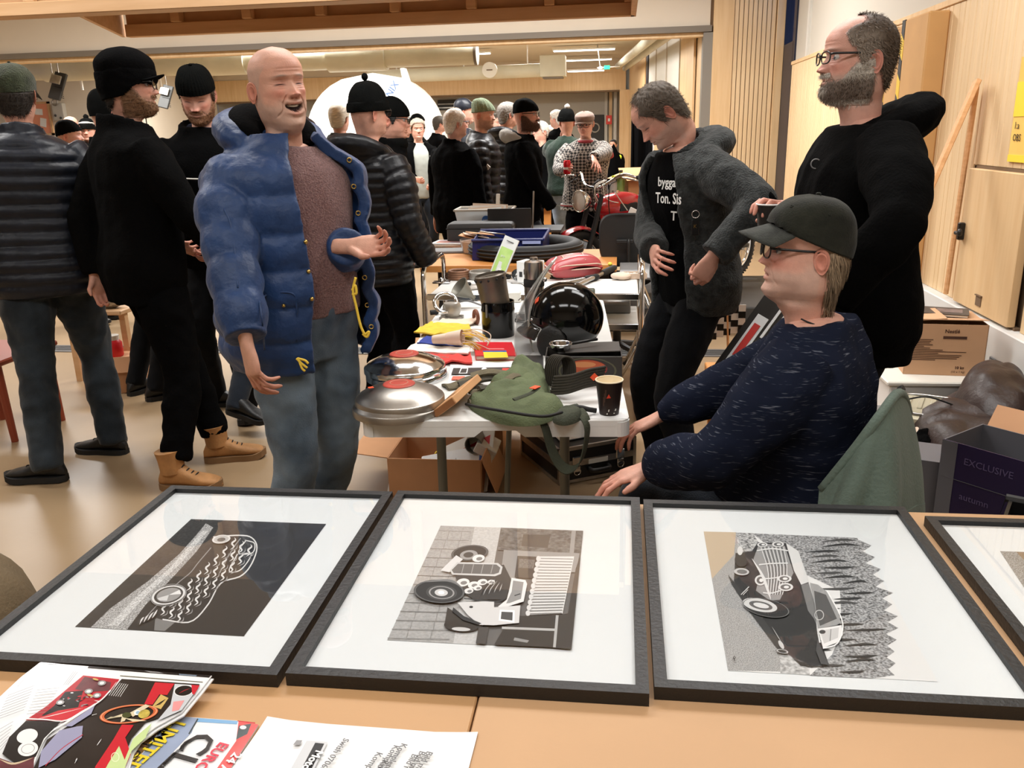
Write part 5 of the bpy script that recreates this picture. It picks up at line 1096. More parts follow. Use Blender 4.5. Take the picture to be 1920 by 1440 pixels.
A.ellp((508,345),34,36,B);A.ellp((508,405),38,18,g(200),4);A.ellp((510,405),26,11,g(110),4);A.ellp((500,300),14,22,g(220))
A.ellp((630,585),118,44,B,12);A.ellp((600,572),88,32,g(215),12);A.ellp((604,574),60,20,g(90),12);A.ellp((606,574),40,12,g(225),12);A.ring((630,585),118,44,.04,g(120),12);A.stroke([(505,520),(545,480)],4,g(220),4,False);A.stroke([(515,522),(540,495)],3,g(220),4,False)
A.ellp((712,803),32,11,g(30),10);A.ring((712,803),30,10,.25,g(190),10);A.stroke([(660,680),(690,730),(706,756)],4,g(180),8);A.ellp((706,770),10,24,g(200),-30)
A.poly([(850,460),(890,470),(940,510),(990,600),(1004,660),(985,672),(890,690),(872,560)],g(160));A.poly([(870,500),(930,520),(985,640),(900,676),(880,600)],g(70));A.ring((896,622),24,26,.16,g(190));A.poly([(890,690),(1008,672),(1015,720),(985,760),(915,786)],g(226));A.poly([(900,700),(995,684),(990,735),(920,765)],g(196));A.ellp((912,706),16,10,g(40));A.stroke([(955,692),(950,752)],4,g(120),4,False);A.stroke([(935,500),(1000,620),(1014,690),(985,765),(915,788)],6,g(235),16,False)
A.poly([(888,745),(945,873),(905,866),(880,800)],g(60));A.stroke([(466,830),(474,850)],4,g(30),4,False);A.stroke([(462,842),(478,836),(470,826)],3,g(30),6,False)
A.build('print',P3)
A=Art(lambda x,y:(1200+x/2.667,920+y/2.667),flat(ZP));A.poly([(1800,302),(2600,330),(3200,1100),(2300,1060)],g(120,60,60));A.poly([(1880,305),(2600,330),(2700,500),(1990,420)],M('print_brown',s2l(120,96,74),.6,var=.3,vs=20));A.build('print',P4)
# open magazine on top, lying partly on the left picture
def pl3(a,b,c):
 n=np.cross(b-a,c-a);return lambda px,py,dz:(lambda d:CO+d*((a-CO)@n)/(d@n)+np.array([0,0,dz]))(ray(px,py))
mg0=pl3(az(75,1243,.764),az(393,1268,.762),az(150,1430,.7455))
tr4=lambda x,y:(x/3.84,1220+y/3.84)
M('gloss_white',(.80,.81,.82),.16,coat=.6)
def GM(n,r,g_,b,**k):return M('ink_'+n,s2l(r,g_,b),.14,coat=.6,**k)
t=thing('open_magazine','open car magazine showing a red engine and a wooden steering wheel','magazine',mg0(150,1350,0))
out=[(288,84),(640,112),(1525,180),(1440,290),(1310,445),(1120,550),(1000,640),(950,720),(915,845),(900,1000),(-200,1000),(-200,560),(0,330),(150,190)]
def page(out,pl,th,mat,name,parent,n=None):
 top=np.array([pl(*tr4(*p),0)for p in out]);k=len(out);V=np.concatenate([top,top-np.array([0,0,th])])
 return mk(name,(V,[list(range(k)),list(range(2*k-1,k-1,-1))]+[[i,i+k,(i+1)%k+k,(i+1)%k]for i in range(k)]),mat,parent)
page(out,mg0,.0016,MC['gloss_white'],'page',t)
mg1=lambda px,py,dz:mg0(px,py,dz-.003);page([(x+(12 if x>800 else 0),y+10)for x,y in out],mg1,.002,MC['gloss_white'],'page_block',t)
A=Art(tr4,lambda px,py,dz:mg0(px,py,.0004+dz));K=GM('black',22,20,22,var=.3,vs=30);RD=GM('crimson',178,26,44);WH=GM('white',232,232,230)
A.poly([(295,84),(410,93),(400,102),(288,94)],GM('navy',25,25,60));A.poly([(640,113),(1520,180),(1505,195),(630,126)],K);A.poly([(1040,146),(1140,155),(1180,164),(1080,158)],GM('grey',150,150,150));A.poly([(1290,168),(1420,178),(1410,186),(1290,178)],GM('steel',110,125,140));A.stroke([(865,182),(1460,228)],5,GM('rule',110,105,80),5,False)
A.poly([(600,180),(860,208),(770,330),(650,425),(470,515),(185,502),(330,405),(480,280)],RD);A.poly([(610,190),(800,230),(790,290),(650,300),(540,280)],GM('maroon',96,50,56,var=.3,vs=40));A.poly([(470,300),(600,290),(560,420),(400,490),(300,470),(390,400)],K)
r_=np.random.default_rng(8)
for k in range(26):c=(430+r_.uniform(0,300),300+r_.uniform(0,140));A.stroke([c,(c[0]+r_.uniform(10,50),c[1]-r_.uniform(-14,24))],r_.uniform(5,14),[WH,GM('grey',150,150,150),K,RD][k%4],6)
for c in((735,240),(435,380),(640,300),(700,330)):A.ellp(c,30,18,GM('grey',150,150,150),-10);A.ellp(c,17,10,WH,-10)
A.poly([(250,505),(420,440),(640,405),(560,470),(470,515)],GM('red',196,36,50));A.stroke([(270,500),(400,470),(600,420)],4,WH,10)
for c in((690,215),(650,330)):A.ellp(c,22,7,GM('gold',200,170,100),14)
A.poly([(878,212),(1440,250),(1300,445),(1050,525),(950,640),(900,760),(870,845),(850,1000),(160,1000),(250,845),(340,650),(560,505),(690,400),(790,310)],GM('cabin',40,34,32,var=.35,vs=22))
for k in range(7):A.stroke([(880+14*k-40,235+3*k+k*0),(800+16*k-30,330+2*k)],3,WH,4,False)
A.poly([(1118,238),(1258,247),(1205,330),(1150,325),(1100,400),(1040,395)],GM('red',196,36,50));A.poly([(1160,325),(1215,352),(1160,432),(1098,412)],GM('gold',190,165,110));
for k in range(5):A.stroke([(1120+10*k,405-6*k),(1160+8*k,395-8*k)],4,K,4,False)
A.poly([(1260,250),(1440,262),(1310,440),(1130,520),(1230,400)],GM('silver',196,200,204));A.ellp((1325,300),72,40,K,-8);A.ring((1325,300),72,40,.1,WH,-8);A.stroke([(1290,320),(1330,298),(1370,285)],4,RD,6);A.poly([(1380,258),(1440,262),(1400,330),(1385,320)],GM('red',196,36,50));A.poly([(1250,380),(1330,370),(1290,440),(1240,450)],GM('rose',226,150,150))
A.poly([(880,545),(965,548),(870,690),(770,845),(720,1000),(640,1000),(690,845),(820,650)],GM('red',196,36,50));A.poly([(850,690),(905,640),(945,760),(905,845),(890,800)],GM('red',196,36,50))
A.poly([(960,650),(1095,535),(1050,640),(950,735),(905,845),(880,1000),(690,1000),(780,830),(860,700),(900,800)],GM('green',196,216,152));A.ring((832,780),30,34,.14,GM('cream',232,236,200))
A.ring((930,470),212,66,.16,GM('wood',196,96,56),-7,44);A.ring((930,468),206,62,.05,GM('rose_wood',232,150,110),-7,44)
for P_ in([(760,510),(880,470),(930,470),(900,520),(870,530),(880,490),(800,490)],[(930,465),(1050,400),(1080,412),(960,490)],[(900,500),(1000,510),(1060,520),(960,525)]):A.poly(P_,GM('spoke',214,200,168))
A.ellp((915,478),34,20,GM('olive',70,74,40),-8);A.ellp((990,460),24,18,WH,-20);A.ellp((995,460),15,11,GM('sky',150,180,200),-20);A.ellp((1040,470),44,30,GM('dash_yellow',190,170,80,var=.5,vs=60),-20)
A.poly([(560,560),(600,556),(592,640),(400,800),(280,860),(300,740),(430,590)],GM('lilac',150,150,178));A.poly([(650,430),(690,400),(660,470),(520,560),(470,560)],GM('lilac',150,150,178));A.stroke([(330,845),(450,720),(600,620)],5,RD,10,False);A.stroke([(665,480),(700,470)],3,WH,4,False);A.stroke([(540,830),(560,790),(545,810)],6,WH,6);A.stroke([(700,700),(735,650)],5,WH,5)
A.stroke([(185,505),(330,512),(470,520),(600,450),(720,380),(800,300)],9,WH,20,False);A.stroke([(690,400),(500,520),(370,600),(300,690),(240,845)],12,WH,18,False)
A.poly([(190,522),(440,528),(320,650),(262,780),(120,830),(20,760),(70,640)],K);A.ellp((200,632),78,50,WH,-18);A.ellp((205,724),74,52,WH,-14);A.ring((205,724),50,34,.1,GM('grey',150,150,150),-14);A.poly([(0,790),(110,830),(250,780),(240,1000),(-100,1000),(-100,800)],GM('maroon',96,50,56,var=.3,vs=40));A.stroke([(0,800),(100,832),(240,790)],14,GM('tan',200,180,150),10)
TXI=GM('text_grey',120,122,126)
for k in range(9):A.stroke([(60-10*k,340+22*k),(250-9*k,268+22*k)],2.2,TXI,4,False);A.stroke([(270-9*k,300+22*k),(430-12*k,285+22*k)],2.2,TXI,4,False)
for k in range(7):A.stroke([(-20,600+28*k),(100-8*k,530+26*k)],2.2,TXI,4,False)
for k in range(3):A.stroke([(535+14*k,170+2*k),(462+14*k,268)],2.2,TXI,4,False)
A.stroke([(245,150),(130,280)],2,TXI,4,False)
A.build('print',t)
# classic car magazine below
mc=lambda px,py,dz:az(px,py,TZ0+.004+dz)
t=thing('magazine','closed magazine with big black CLASSIC title and red edge under the open one','magazine',mc(400,1400,0))
outc=[(1235,468),(1722,505),(1862,532),(1640,880),(1540,1040),(700,1040),(960,820),(1100,640)]
page(outc,mc,.0035,MC['gloss_white'],'page',t)
A=Art(tr4,lambda px,py,dz:mc(px,py,.0003+dz));A.poly([(1240,470),(1420,485),(1380,590),(1180,800),(1050,1000),(760,1000),(960,820),(1110,640)],GM('cover_grey',150,164,190,var=.12,vs=10));A.poly([(1420,484),(1712,506),(1706,530),(1412,512)],GM('cover_blue',130,176,216));A.poly([(1718,506),(1862,532),(1640,880),(1560,1000),(1440,1000),(1560,850),(1700,650)],GM('cover_red',222,84,84,var=.25,vs=18));A.poly([(1720,540),(1810,525),(1780,600),(1700,640)],GM('cover_dark',70,80,84));A.ellp((1750,552),24,14,WH,0);A.poly([(1708,507),(1840,526),(1835,516),(1712,503)],GM('red',196,36,50));A.stroke([(1425,490),(1360,600)],10,GM('cover_dark',70,80,84),5,False)
A.build('print',t)
dn=nrmz(az(1340/3.84,1220+830/3.84,TZ0)-az(1600/3.84,1220+575/3.84,TZ0));upv=np.array([-dn[1],dn[0],0]);upv=upv if upv[0]>0 else-upv
def tx(s_,zx,zy,size,mat,parent,bold=0,dz=.0022,tr=tr4,pl=mc,d=dn):return text('lettering',s_,pl(*tr(zx,zy),dz),d,upv,size,mat,parent,bold=bold)
tx('CLASSIC',1420,575,.060,GM('title',60,60,62),t,.0004);tx('LIMITED W',1262,500,.030,GM('yellow',226,200,50),t,.0006);tx('NEXT QUICK PA UA',1200,510,.021,GM('ink_black',18,18,18),t,.0001);tx('EUROPE',1590,655,.022,GM('cover_letters',226,70,90),t,.0004);tx('24 AUK',1690,730,.020,WH,t,.0004)
for k in range(3):tx('bilar  klassiker  2024',1365-18*k,640+12*k,.006,TXI,t)
# price list sheet
tr5=lambda x,y:(440+x/4,1320+y/4)
sh=lambda px,py,dz:az(px,py,TZ0+.0025+dz)
t=thing('price_sheet','white printed sheet with grey price lines, a dark title bar and curled far edge','paper',sh(680,1400,0))
G_=np.array([[sh(*tr5(x,y),.004*math.exp(-((x-1000)/500)**2)*(1 if i==0 else.4 if i==1 else 0))for x,y in row]for i,row in enumerate([[(245,93),(420,122),(700,150),(1000,172),(1250,190),(1500,210),(1700,212),(1825,210)],[(190,180),(380,210),(660,240),(960,260),(1220,285),(1480,300),(1680,310),(1800,310)],[(-20,480),(160,490),(420,500),(800,520),(1100,530),(1400,540),(1600,540),(1740,540)],[(-200,740),(0,745),(300,760),(640,770),(950,780),(1200,790),(1450,800),(1640,800)]])])
mk('sheet',slab(G_,.0005),MC['paper'],t)
A=Art(tr5,lambda px,py,dz:sh(px,py,.004+dz));A.poly([(540,275),(698,283),(560,560),(380,560)],M('ink_pale',s2l(205,207,210),.6));A.poly([(604,290),(672,297),(540,560),(462,560)],M('ink_bar',s2l(52,52,54),.6));A.poly([(465,270),(508,272),(488,306),(438,306)],M('ink_mid',s2l(150,150,152),.6));A.build('print',t)
TG=M('ink_text',s2l(120,120,122),.6)
def tp(s_,x,y,size,mat,b=0):return text('lettering',s_,sh(*tr5(x,y),.0062),dn,upv,size,mat,t,bold=b)
tp('Motor Fot',615,345,.017,MC['paper'],.0005);tp('Swish 07060069',822,255,.013,TG);tp('Komplett tavla',1255,292,.0135,TG);tp('Komplett tavla',1198,306,.0135,TG);tp('Komplett',1110,415,.0135,TG);tp('Komplett',1070,358,.0135,TG);tp('Bild med',1445,352,.0135,TG);tp('Bild med',1392,350,.0135,TG);tp('Bild med',1335,372,.0135,TG)
# ------------------------------------------------------------------ white folding table and what lies on it
WT0=np.array([-.755,2.285]);WA=R_(3.6);WX=np.array([math.cos(WA),math.sin(WA),0]);WY=np.array([-math.sin(WA),math.cos(WA),0]);ZW=.74
def wt(u,v,z=0):return np.array([WT0[0],WT0[1],ZW+z])+WX*u+WY*v
M('hdpe',(.76,.76,.74),.45,var=.03,vs=10,bump=.05,bs=200);M('leg_grey',(.22,.23,.21),.4,metal=.3)
t=thing('folding_table','white plastic folding table with grey tube legs, loaded with flea market parts','table',(*wt(.39,.92)[:2],0))
r0=.035;out=[]
for cx,cy,a0 in((.79-r0,1.83-r0,0),(r0,1.83-r0,90),(r0,r0,180),(.79-r0,r0,270)):out+=[(cx+r0*math.cos(R_(a0+q)),cy+r0*math.sin(R_(a0+q)))for q in(0,30,60,90)]
mk('top',prism(out,-.018,0,wt(0,0),WX,WY),MC['hdpe'],t)
rim=[(r0,0),(.335,0),(.36,.0),(.46,0),(.485,0),(.79-r0,0)]
lo_=[-.050,-.050,-.030,-.030,-.050,-.050]
mk('rim',(np.concatenate([[wt(u,.0005,-.006)for u,v in rim],[wt(u,.0005,z)for(u,v),z in zip(rim,lo_)],[wt(u,.02,-.006)for u,v in rim],[wt(u,.02,z)for(u,v),z in zip(rim,lo_)]]),[[i,i+1,7+i,6+i]for i in range(5)]+[[12+i,18+i,19+i,13+i]for i in range(5)]+[[6+i,7+i,19+i,18+i]for i in range(5)]),MC['hdpe'],t)
for a,b in(((.0,r0),(0,1.83-r0)),((.77,r0),(.77,1.83-r0))):mk('rim',fr(bxx(0,.02,0,b[1]-a[1],-.05,-.006),wt(a[0],a[1]),WX,WY),MC['hdpe'],t)
th_=np.linspace(0,np.pi/2,7)
for sx,c in((-1,r0),(1,.79-r0)):
 Pp=np.array([[wt(c+sx*r0*math.cos(q),r0-r0*math.sin(q),z)for q in th_]for z in(-.05,-.006)]);mk('rim',slab(Pp,.004),MC['hdpe'],t)
for v in(.30,1.5):
 for u in(.19,.60):mk('leg',tube(bez([wt(u,v,-.02),wt(u,v-.02,-.36),wt(u,v-.03,-.74)],6),.016,12),MC['leg_grey'],t,True)
 mk('crossbar',line(wt(.19,v-.02,-.5),wt(.60,v-.02,-.5),.011,10),MC['leg_grey'],t,True)
mk('brace',cat(line(wt(.40,.30,-.44),wt(.40,.72,-.03),.010),line(wt(.40,.30,-.44),wt(.31,.28,-.60),.007),line(wt(.40,.30,-.44),wt(.49,.28,-.60),.007),torus(wt(.40,.30,-.44),.016,.005,16,6,(0,1,0))),MC['leg_grey'],t,True)
def pr(n,P):return n*float((np.asarray(P)-CO)@CFW)/CF
def on(px,py,z=ZW):return az(px,py,z)
# hubcaps
def hubcap(P,r,label,mat,red,tilt=0,group=None):
 t=thing('hubcap',label,'hubcap',P);q=[(1.0,.000),(1.0,.016),(.985,.020),(.95,.022),(.9,.030),(.62,.048),(.36,.058),(.18,.061),(0,.062)]
 prof=[(a*r,b)for a,b in[(.9,.002),(.995,.0)]+q];mk('dish',lathe(prof,56,P),MC[mat],t,30)
 if red:
  mk('red_centre',lathe([(.36*r,.0575),(.36*r,.0595),(.34*r,.0615),(.15*r,.0635),(0,.064)],40,P),M('enamel_red',s2l(190,78,66),.45,var=.2,vs=30),t,30)
  mk('ring_line',torus(np.asarray(P)+np.array([0,0,.0625]),.20*r,.002,30,5),M('enamel_pale',s2l(200,130,110),.5),t,True)
 return t
c1=on(747,770);r1=pr(85,c1);hubcap(c1,r1,'lower hubcap of the near stack at the corner of the white table','steel_dull',False)
hubcap(c1+np.array([.004,.012,.0235]),r1*.985,'worn grey hubcap with faded red centre, top of the near stack','steel_dull',True)
c2=on(763,706);r2=pr(76,c2);hubcap(c2,r2,'bottom hubcap of the far stack behind the near two','chrome',False);hubcap(c2+np.array([-.006,.004,.0225]),r2,'polished hubcap with red centre, top of the far stack','chrome',True)
# price sticker on the worn hubcap
s_=on(690,738,ZW+.07);single('price_sticker',box(c1+np.array([-.075,-.02,.0795]),(.016,.016,.001),rz=.5),MC['orange_sticker'],'small orange sticker on the red centre of the worn hubcap','sticker')
# kraft packet
M('kraft',s2l(205,155,108),.75,var=.06,vs=8)
a,b=on(830,788,ZW),on(893,722,ZW+.012);d=nrmz((b-a)*np.array([1,1,0]));t=thing('kraft_packet','flat brown cardboard packet with handwriting, lying beside the worn hubcap','box',a);n_=np.array([-d[1],d[0],0]);up_=nrmz(np.array([0,0,1])*.8-n_*-.6);wd_=np.cross(up_,d)
mk('carton',fr(box((.115,0,.030),(.25,.085,.024),.002),a+np.array([.02,.03,.008]),d,wd_,up_),MC['kraft'],t);mk('flap',fr(box((-.011,0,.030),(.003,.08,.020),.001),a+np.array([.02,.03,.008]),d,wd_,up_),M('kraft_dark',s2l(150,100,62),.8),t)
for k in range(3):text('lettering',['Blinkers','rem 12','b.o.'][k],a+np.array([.02,.03,.008])+d*(.06)+wd_*(.022-.02*k)+up_*.0425,d,wd_,.018,M('pencil',s2l(120,85,60),.8),t)
# khaki strap bundle
M('khaki',s2l(104,96,76),.9,var=.2,vs=30,bump=.3,bs=200);M('khaki_dark',s2l(70,66,56),.9,var=.2,vs=30,bump=.3,bs=200)
t=thing('strap_bundle','bundle of khaki canvas straps and pads between kraft packet and green bag','straps',on(905,728));b0=on(905,730)
for k,(px,py,L,w,rz,h,m)in enumerate(((868,716,.13,.06,.6,.014,'khaki'),(905,712,.16,.055,.35,.030,'khaki_dark'),(925,700,.15,.05,.2,.046,'khaki'),(915,735,.12,.03,.5,.030,'khaki'),(935,725,.14,.03,.62,.046,'khaki_dark'),(905,752,.09,.03,.4,.014,'khaki'),(948,712,.1,.03,.8,.058,'khaki'))):
 P=on(px,py,ZW+h);x=np.linspace(-.5,.5,9);G=np.array([[P+np.array([math.cos(rz)*L*u-math.sin(rz)*w*q,math.sin(rz)*L*u+math.cos(rz)*w*q,.008*math.sin(5*u+k)+.004*math.cos(6*q)])for q in(-.5,-.17,.17,.5)]for u in x]);mk('strap',slab(G,.009),MC[m],t,40)
def pile(name,outline,h,mat,label=None,cat_=None,parent=None,nr=18,bump=.01,sc=14,seed=0,z=ZW,peak=None,n=72,edge=.012,exp=.55,hf=None):
 """cloth lying in a heap: outline in photo pixels on the plane z"""
 O_=bez(list(map(lambda p:az(p[0],p[1],z),outline))+[az(*outline[0],z)],n+1)[:-1];c=O_.mean(0)if peak is None else az(*peak,z)
 rr=np.linspace(0,1,nr);G=np.zeros((nr,n,3))
 for i,r in enumerate(rr):
  P=c+(O_-c)*r;hh=h*np.clip(1-r*r,0,1)**exp+edge*(1-r**8);G[i]=P;G[i,:,2]=z+.002+hh
 V=G.reshape(-1,3);rf=np.repeat(1-rr**4,n);V[:,2]+=rf*(np.abs(noisev(V,sc,2*bump,seed))-bump*.5+noisev(V,sc*2.5,bump*.5,seed+3))
 if hf is not None:V[:,2]+=hf(V)*rf
 V[:,2]=np.maximum(V[:,2],z+.001);F=grid(G,True)[1];base=O_.copy();base[:,2]=z+.0008;k=len(V);V=np.concatenate([V,base]);F+=[[(nr-1)*n+j,(nr-1)*n+(j+1)%n,k+(j+1)%n,k+j]for j in range(n)]+[[k+j for j in range(n)][::-1]]
 if parent is None:return single(name,(V,F),mat,label,cat_,smooth=55)
 return mk(name,(V,F),mat,parent,55)
M('canvas_green',s2l(94,104,74),.9,var=.18,vs=12,bump=.35,bs=170);M('canvas_dark',s2l(62,66,52),.9,var=.15,vs=14,bump=.35,bs=170);M('webbing',s2l(58,54,46),.9,bump=.3,bs=150)
t=thing('canvas_bag','green canvas shoulder bag with black zip, its strap hanging over the table edge','bag',on(985,765));ex_=lambda z6x,z6y:(640+z6x/3.43,640+z6y/3.43)
bag=[ex_(*p)for p in((805,408),(850,392),(960,360),(1010,330),(1090,300),(1130,260),(1200,250),(1290,300),(1340,400),(1440,440),(1380,500),(1250,545),(1080,545),(950,510),(850,455))]
pile('body',bag,.045,MC['canvas_green'],parent=t,bump=.018,sc=11,peak=ex_(1120,400),seed=2,edge=.02)
pile('flap',[ex_(*p)for p in((940,340),(1050,300),(1095,190),(1145,145),(1200,195),(1310,235),(1345,330),(1300,400),(1120,410))],.042,MC['canvas_green'],parent=t,bump=.018,sc=13,seed=6,edge=.034,exp=.7)
zz_=[on(*ex_(*p),ZW+h)for p,h in(((805,412),.012),((880,430),.03),((1000,450),.042),((1120,470),.048),((1220,485),.046),((1320,490),.040),((1420,465),.03))];mk('zip',tube(bez(zz_,40)+np.array([0,-.006,.006]),.0045,7),MC['rubber'],t,True)
for q in((1180,340),):
 P=on(*ex_(1215,335),ZW+.085);mk('tab',tube(bez([P+np.array([-.045,-.03,-.01]),P,P+np.array([.02,.03,.008])],8),.010,6,sq=(1,.35)),MC['canvas_dark'],t);mk('sticker',box(P+np.array([.012,.022,.012]),(.02,.03,.002),rz=-.5),MC['orange_sticker'],t)
st_=[wt(.50,.05,.010),wt(.53,.012,.012),wt(.545,-.010,-.01),wt(.56,-.018,-.07),wt(.585,-.022,-.125),wt(.615,-.022,-.145),wt(.645,-.02,-.125),wt(.662,-.016,-.07),wt(.668,-.010,-.012),wt(.655,.02,.012),wt(.63,.07,.018)]
C_=bez(st_,48);G=np.array([[C_[i]+s_*np.array([.0,.018,0])*(1 if 8<i<40 else 1)+s_*.012*np.array([.6,0,.5])for s_ in(-1,1)]for i in range(48)]);mk('strap',slab(G,.003),MC['canvas_dark'],t,40)
pile('strap_end',[ex_(*p)for p in((1440,450),(1530,440),(1552,490),(1500,530),(1420,545),(1360,520),(1390,480))],.018,MC['canvas_dark'],parent=t,bump=.006,seed=9)
# ribbed belt
t=thing('ribbed_belt','coiled dark ribbed webbing belt with orange sticker behind the paper cup','belt',on(1060,745));B0=on(1052,752,ZW)
pth=bez([B0+np.array([-.03,.05,.03]),B0+np.array([-.035,.055,.09]),B0+np.array([-.015,.06,.125]),B0+np.array([.015,.06,.118]),B0+np.array([.022,.055,.07]),B0+np.array([.0,.04,.03])],30)
for k in range(7):
 o_=(k-3)*.0088;mk('rib',tube(pth*1.0+np.array([o_*.75,-o_*.9+.01,o_*.15]),.0052,6,sq=(1,.7)),MC['webbing'],t,True)
p2=bez([B0+np.array([-.035,.01,.02]),B0+np.array([.02,-.005,.03]),B0+np.array([.075,.02,.042]),B0+np.array([.125,.045,.045])],24)
for k in range(7):mk('rib',tube(p2+np.array([.002*k,.002*k,.0085*k]),.0052,6),MC['webbing'],t,True)
mk('sticker',box(p2[20]+np.array([-.004,-.010,.028]),(.016,.002,.02),ry=.78),MC['orange_sticker'],t)
# paper cup on napkin
P=on(1142,776);t=thing('paper_cup','dark brown paper coffee cup with cream inside, near corner of the white table','cup',P+np.array([0,0,.0025]));P=P+np.array([0,0,.0025])
mk('wall',lathe([(0,.003),(.027,.003),(.0275,0),(.029,.001),(.040,.103),(.0385,.103)],40,P),M('cup_brown',s2l(38,26,22),.45),t,40);mk('inside',lathe([(.0384,.1035),(.0392,.1035),(.0375,.101),(.029,.02),(0,.02)],40,P),M('cup_cream',s2l(240,224,192),.5),t,40);mk('rim',torus(P+np.array([0,0,.1035]),.0398,.0022,40,8),MC['cup_cream'],t,True)
def cupmark(dx,z,VF,mat,nm):
 r=.029+.011*z/.103;V,F=VF;V=np.asarray(V);a=dx+V[:,0]/r;r2=.029+.011*(z+V[:,1])/.103+.0006+V[:,2];return mk(nm,(np.stack([P[0]+r2*np.sin(a),P[1]-r2*np.cos(a),P[2]+z+V[:,1]],-1),F),mat,t)
cupmark(-.05,.062,prism([(-.006,-.006),(.007,-.004),(.001,.008)],0,.0006),PM('tri_red',220,70,50,.5),'sticker');cupmark(.30,.018,prism([(-.012,-.004),(.012,-.002),(.013,.004),(-.011,.003)],0,.0005),MC['off_white'],'mark');cupmark(.1,.008,prism([(-.01,-.003),(.014,-.001),(.014,.002),(-.01,.001)],0,.0005),MC['off_white'],'mark')
for k in range(3):cupmark(-.5+.1*k,.045+.012*k,prism([(-.002,-.014),(.002,-.014),(.004,.014),(0,.014)],0,.0004),PM('cup_pattern',78,56,46,.5),'pattern')
single('napkin',fr(prism([(-.055,-.045),(.05,-.05),(.052,.045),(-.048,.05)],0,.002),on(1142,776),WX,WY),MC['paper'],'white paper napkin under the brown paper cup','napkin')
# black carton with a lamp picture and tin strainer
a=on(1023,722);b=on(1166,722);d=nrmz(b-a);n_=np.array([-d[1],d[0],0]);Lw=np.linalg.norm(b-a);t=thing('lamp_carton','black flat carton printed with an amber lamp, behind the ribbed belt','box',a)
PMC=M('carton_black',s2l(52,48,44),.5);hC=.098
for VF in(bxx(0,Lw,0,.003,0,hC),bxx(0,.003,.003,.13,0,hC),bxx(Lw-.003,Lw,.003,.13,0,hC),bxx(0,Lw,.127,.13,0,hC),bxx(0,Lw,0,.13,0,.003)):mk('wall',fr(VF,a,d,n_),PMC,t)
mk('lid',fr(box((Lw*.62,.075,hC+.012),(Lw*.72,.13,.004),.001,ry=-.03),a,d,n_),PMC,t);mk('edge',fr(bxx(0,Lw,-.0006,.0005,hC-.002,hC),a,d,n_),MC['grey_plastic'],t)
A=Art(lambda x,y:(x,y),lambda x,y,dz:a+d*x*Lw+np.array([0,0,y*hC])-n_*(.0004+dz));A.ellp((.55,.5),.38,.46,PM('olive_ring',88,86,66));A.ellp((.55,.5),.355,.42,PMC);A.ellp((.53,.56),.28,.33,PM('amber_dark',140,50,44));A.ellp((.53,.60),.26,.27,PM('amber',190,88,54,.3));A.ellp((.50,.72),.16,.10,PM('amber_light',214,140,90,.3));A.ellp((.53,.3),.27,.09,PM('amber_rim',150,60,44));A.ellp((.53,.36),.25,.06,PM('amber',190,88,54,.3));A.build('print',t)
P=a+d*.05+n_*.05+np.array([0,0,hC+.001]);t=thing('tin_strainer','round chrome tea strainer resting on the black lamp carton','strainer',P);mk('bowl',lathe([(0,.002),(.022,.002),(.030,.010),(.036,.030),(.038,.031),(.034,.029),(.028,.012),(0,.006)],36,P),MC['chrome'],t,30);mk('rim',torus(P+np.array([0,0,.031]),.037,.0025,36,8),MC['chrome'],t,True);mk('handle',line(P+np.array([.036,.01,.028]),P+np.array([.12,.05,.034]),.005),MC['black_plastic'],t,True)
# helmet
P=on(1060,655);P[2]=ZW;Rr=pr(67,P+np.array([0,0,.1]));t=thing('open_face_helmet','glossy black open-face helmet with peak and orange sticker on the white table','helmet',P);C0=P+np.array([.005,.02,.125])
n_,m_=40,26;th=np.linspace(0,2*np.pi,n_,endpoint=False);ph=np.linspace(np.pi/2,-.62,m_);G=np.zeros((m_,n_,3))
for i,p_ in enumerate(ph):G[i]=np.stack([Rr*1.04*np.cos(p_)*np.cos(th),Rr*.93*np.cos(p_)*np.sin(th),Rr*.98*np.sin(p_)+0*th],-1)
V=G.reshape(-1,3);fcut=(V[:,0]<-.35*Rr);V[:,2]=np.where(fcut,np.maximum(V[:,2],-.18*Rr),V[:,2]);V[:,2]=np.maximum(V[:,2],-.86*Rr);F=grid(G,True)[1];F.append([(m_-1)*n_+j for j in range(n_)][::-1]);rot=-.25;V,F=xf((V,F),rot,C0);mk('shell',(V,F),MC['black_gloss'],t,True)
q_=lambda VF:xf(VF,rot,C0)
a_=np.radians(np.linspace(118,242,25));pk=np.array([[(math.cos(x)*(Rr*1.05+k*.055*max(0,-math.cos(x))**.5),math.sin(x)*(Rr*.95+k*.02),-.02-k*.045+.01*math.cos(2*x))for x in a_]for k in np.linspace(0,1,6)]);mk('peak',q_(slab(pk,.004)),M('peak_black',(.012,.012,.012),.12,coat=.8),t,True)
bd=np.array([[(math.cos(x)*Rr*1.065,math.sin(x)*Rr*.96,z)for x in a_]for z in(-.012,.012)]);mk('band',q_(slab(bd,.004)),MC['leather_black'],t)
for x in(150,180,222):mk('stud',q_(ell((math.cos(R_(x))*Rr*1.08,math.sin(R_(x))*Rr*.975,0),(.006,.006,.006),12,8)),MC['chrome'],t,True)
mk('ear_flap',q_(ell((-.02,-.9*Rr,-.08),(.06,.018,.07),16,10)),MC['leather_black'],t,True);mk('ear_flap',q_(ell((-.02,.88*Rr,-.085),(.06,.018,.06),16,10)),MC['leather_black'],t,True)
st=np.array([math.cos(R_(218)),math.sin(R_(218)),.62]);st=st/np.linalg.norm(st);V,F=box((0,0,0),(.022,.022,.002));zz_=st;xx_=nrmz(np.cross((0,0,1),zz_));mk('sticker',q_(fr((V,F),st*Rr*np.array([1.05,.95,.99]),nrmz(xx_+np.cross(zz_,xx_)),nrmz(np.cross(zz_,xx_)-xx_),zz_)),MC['orange_sticker'],t)
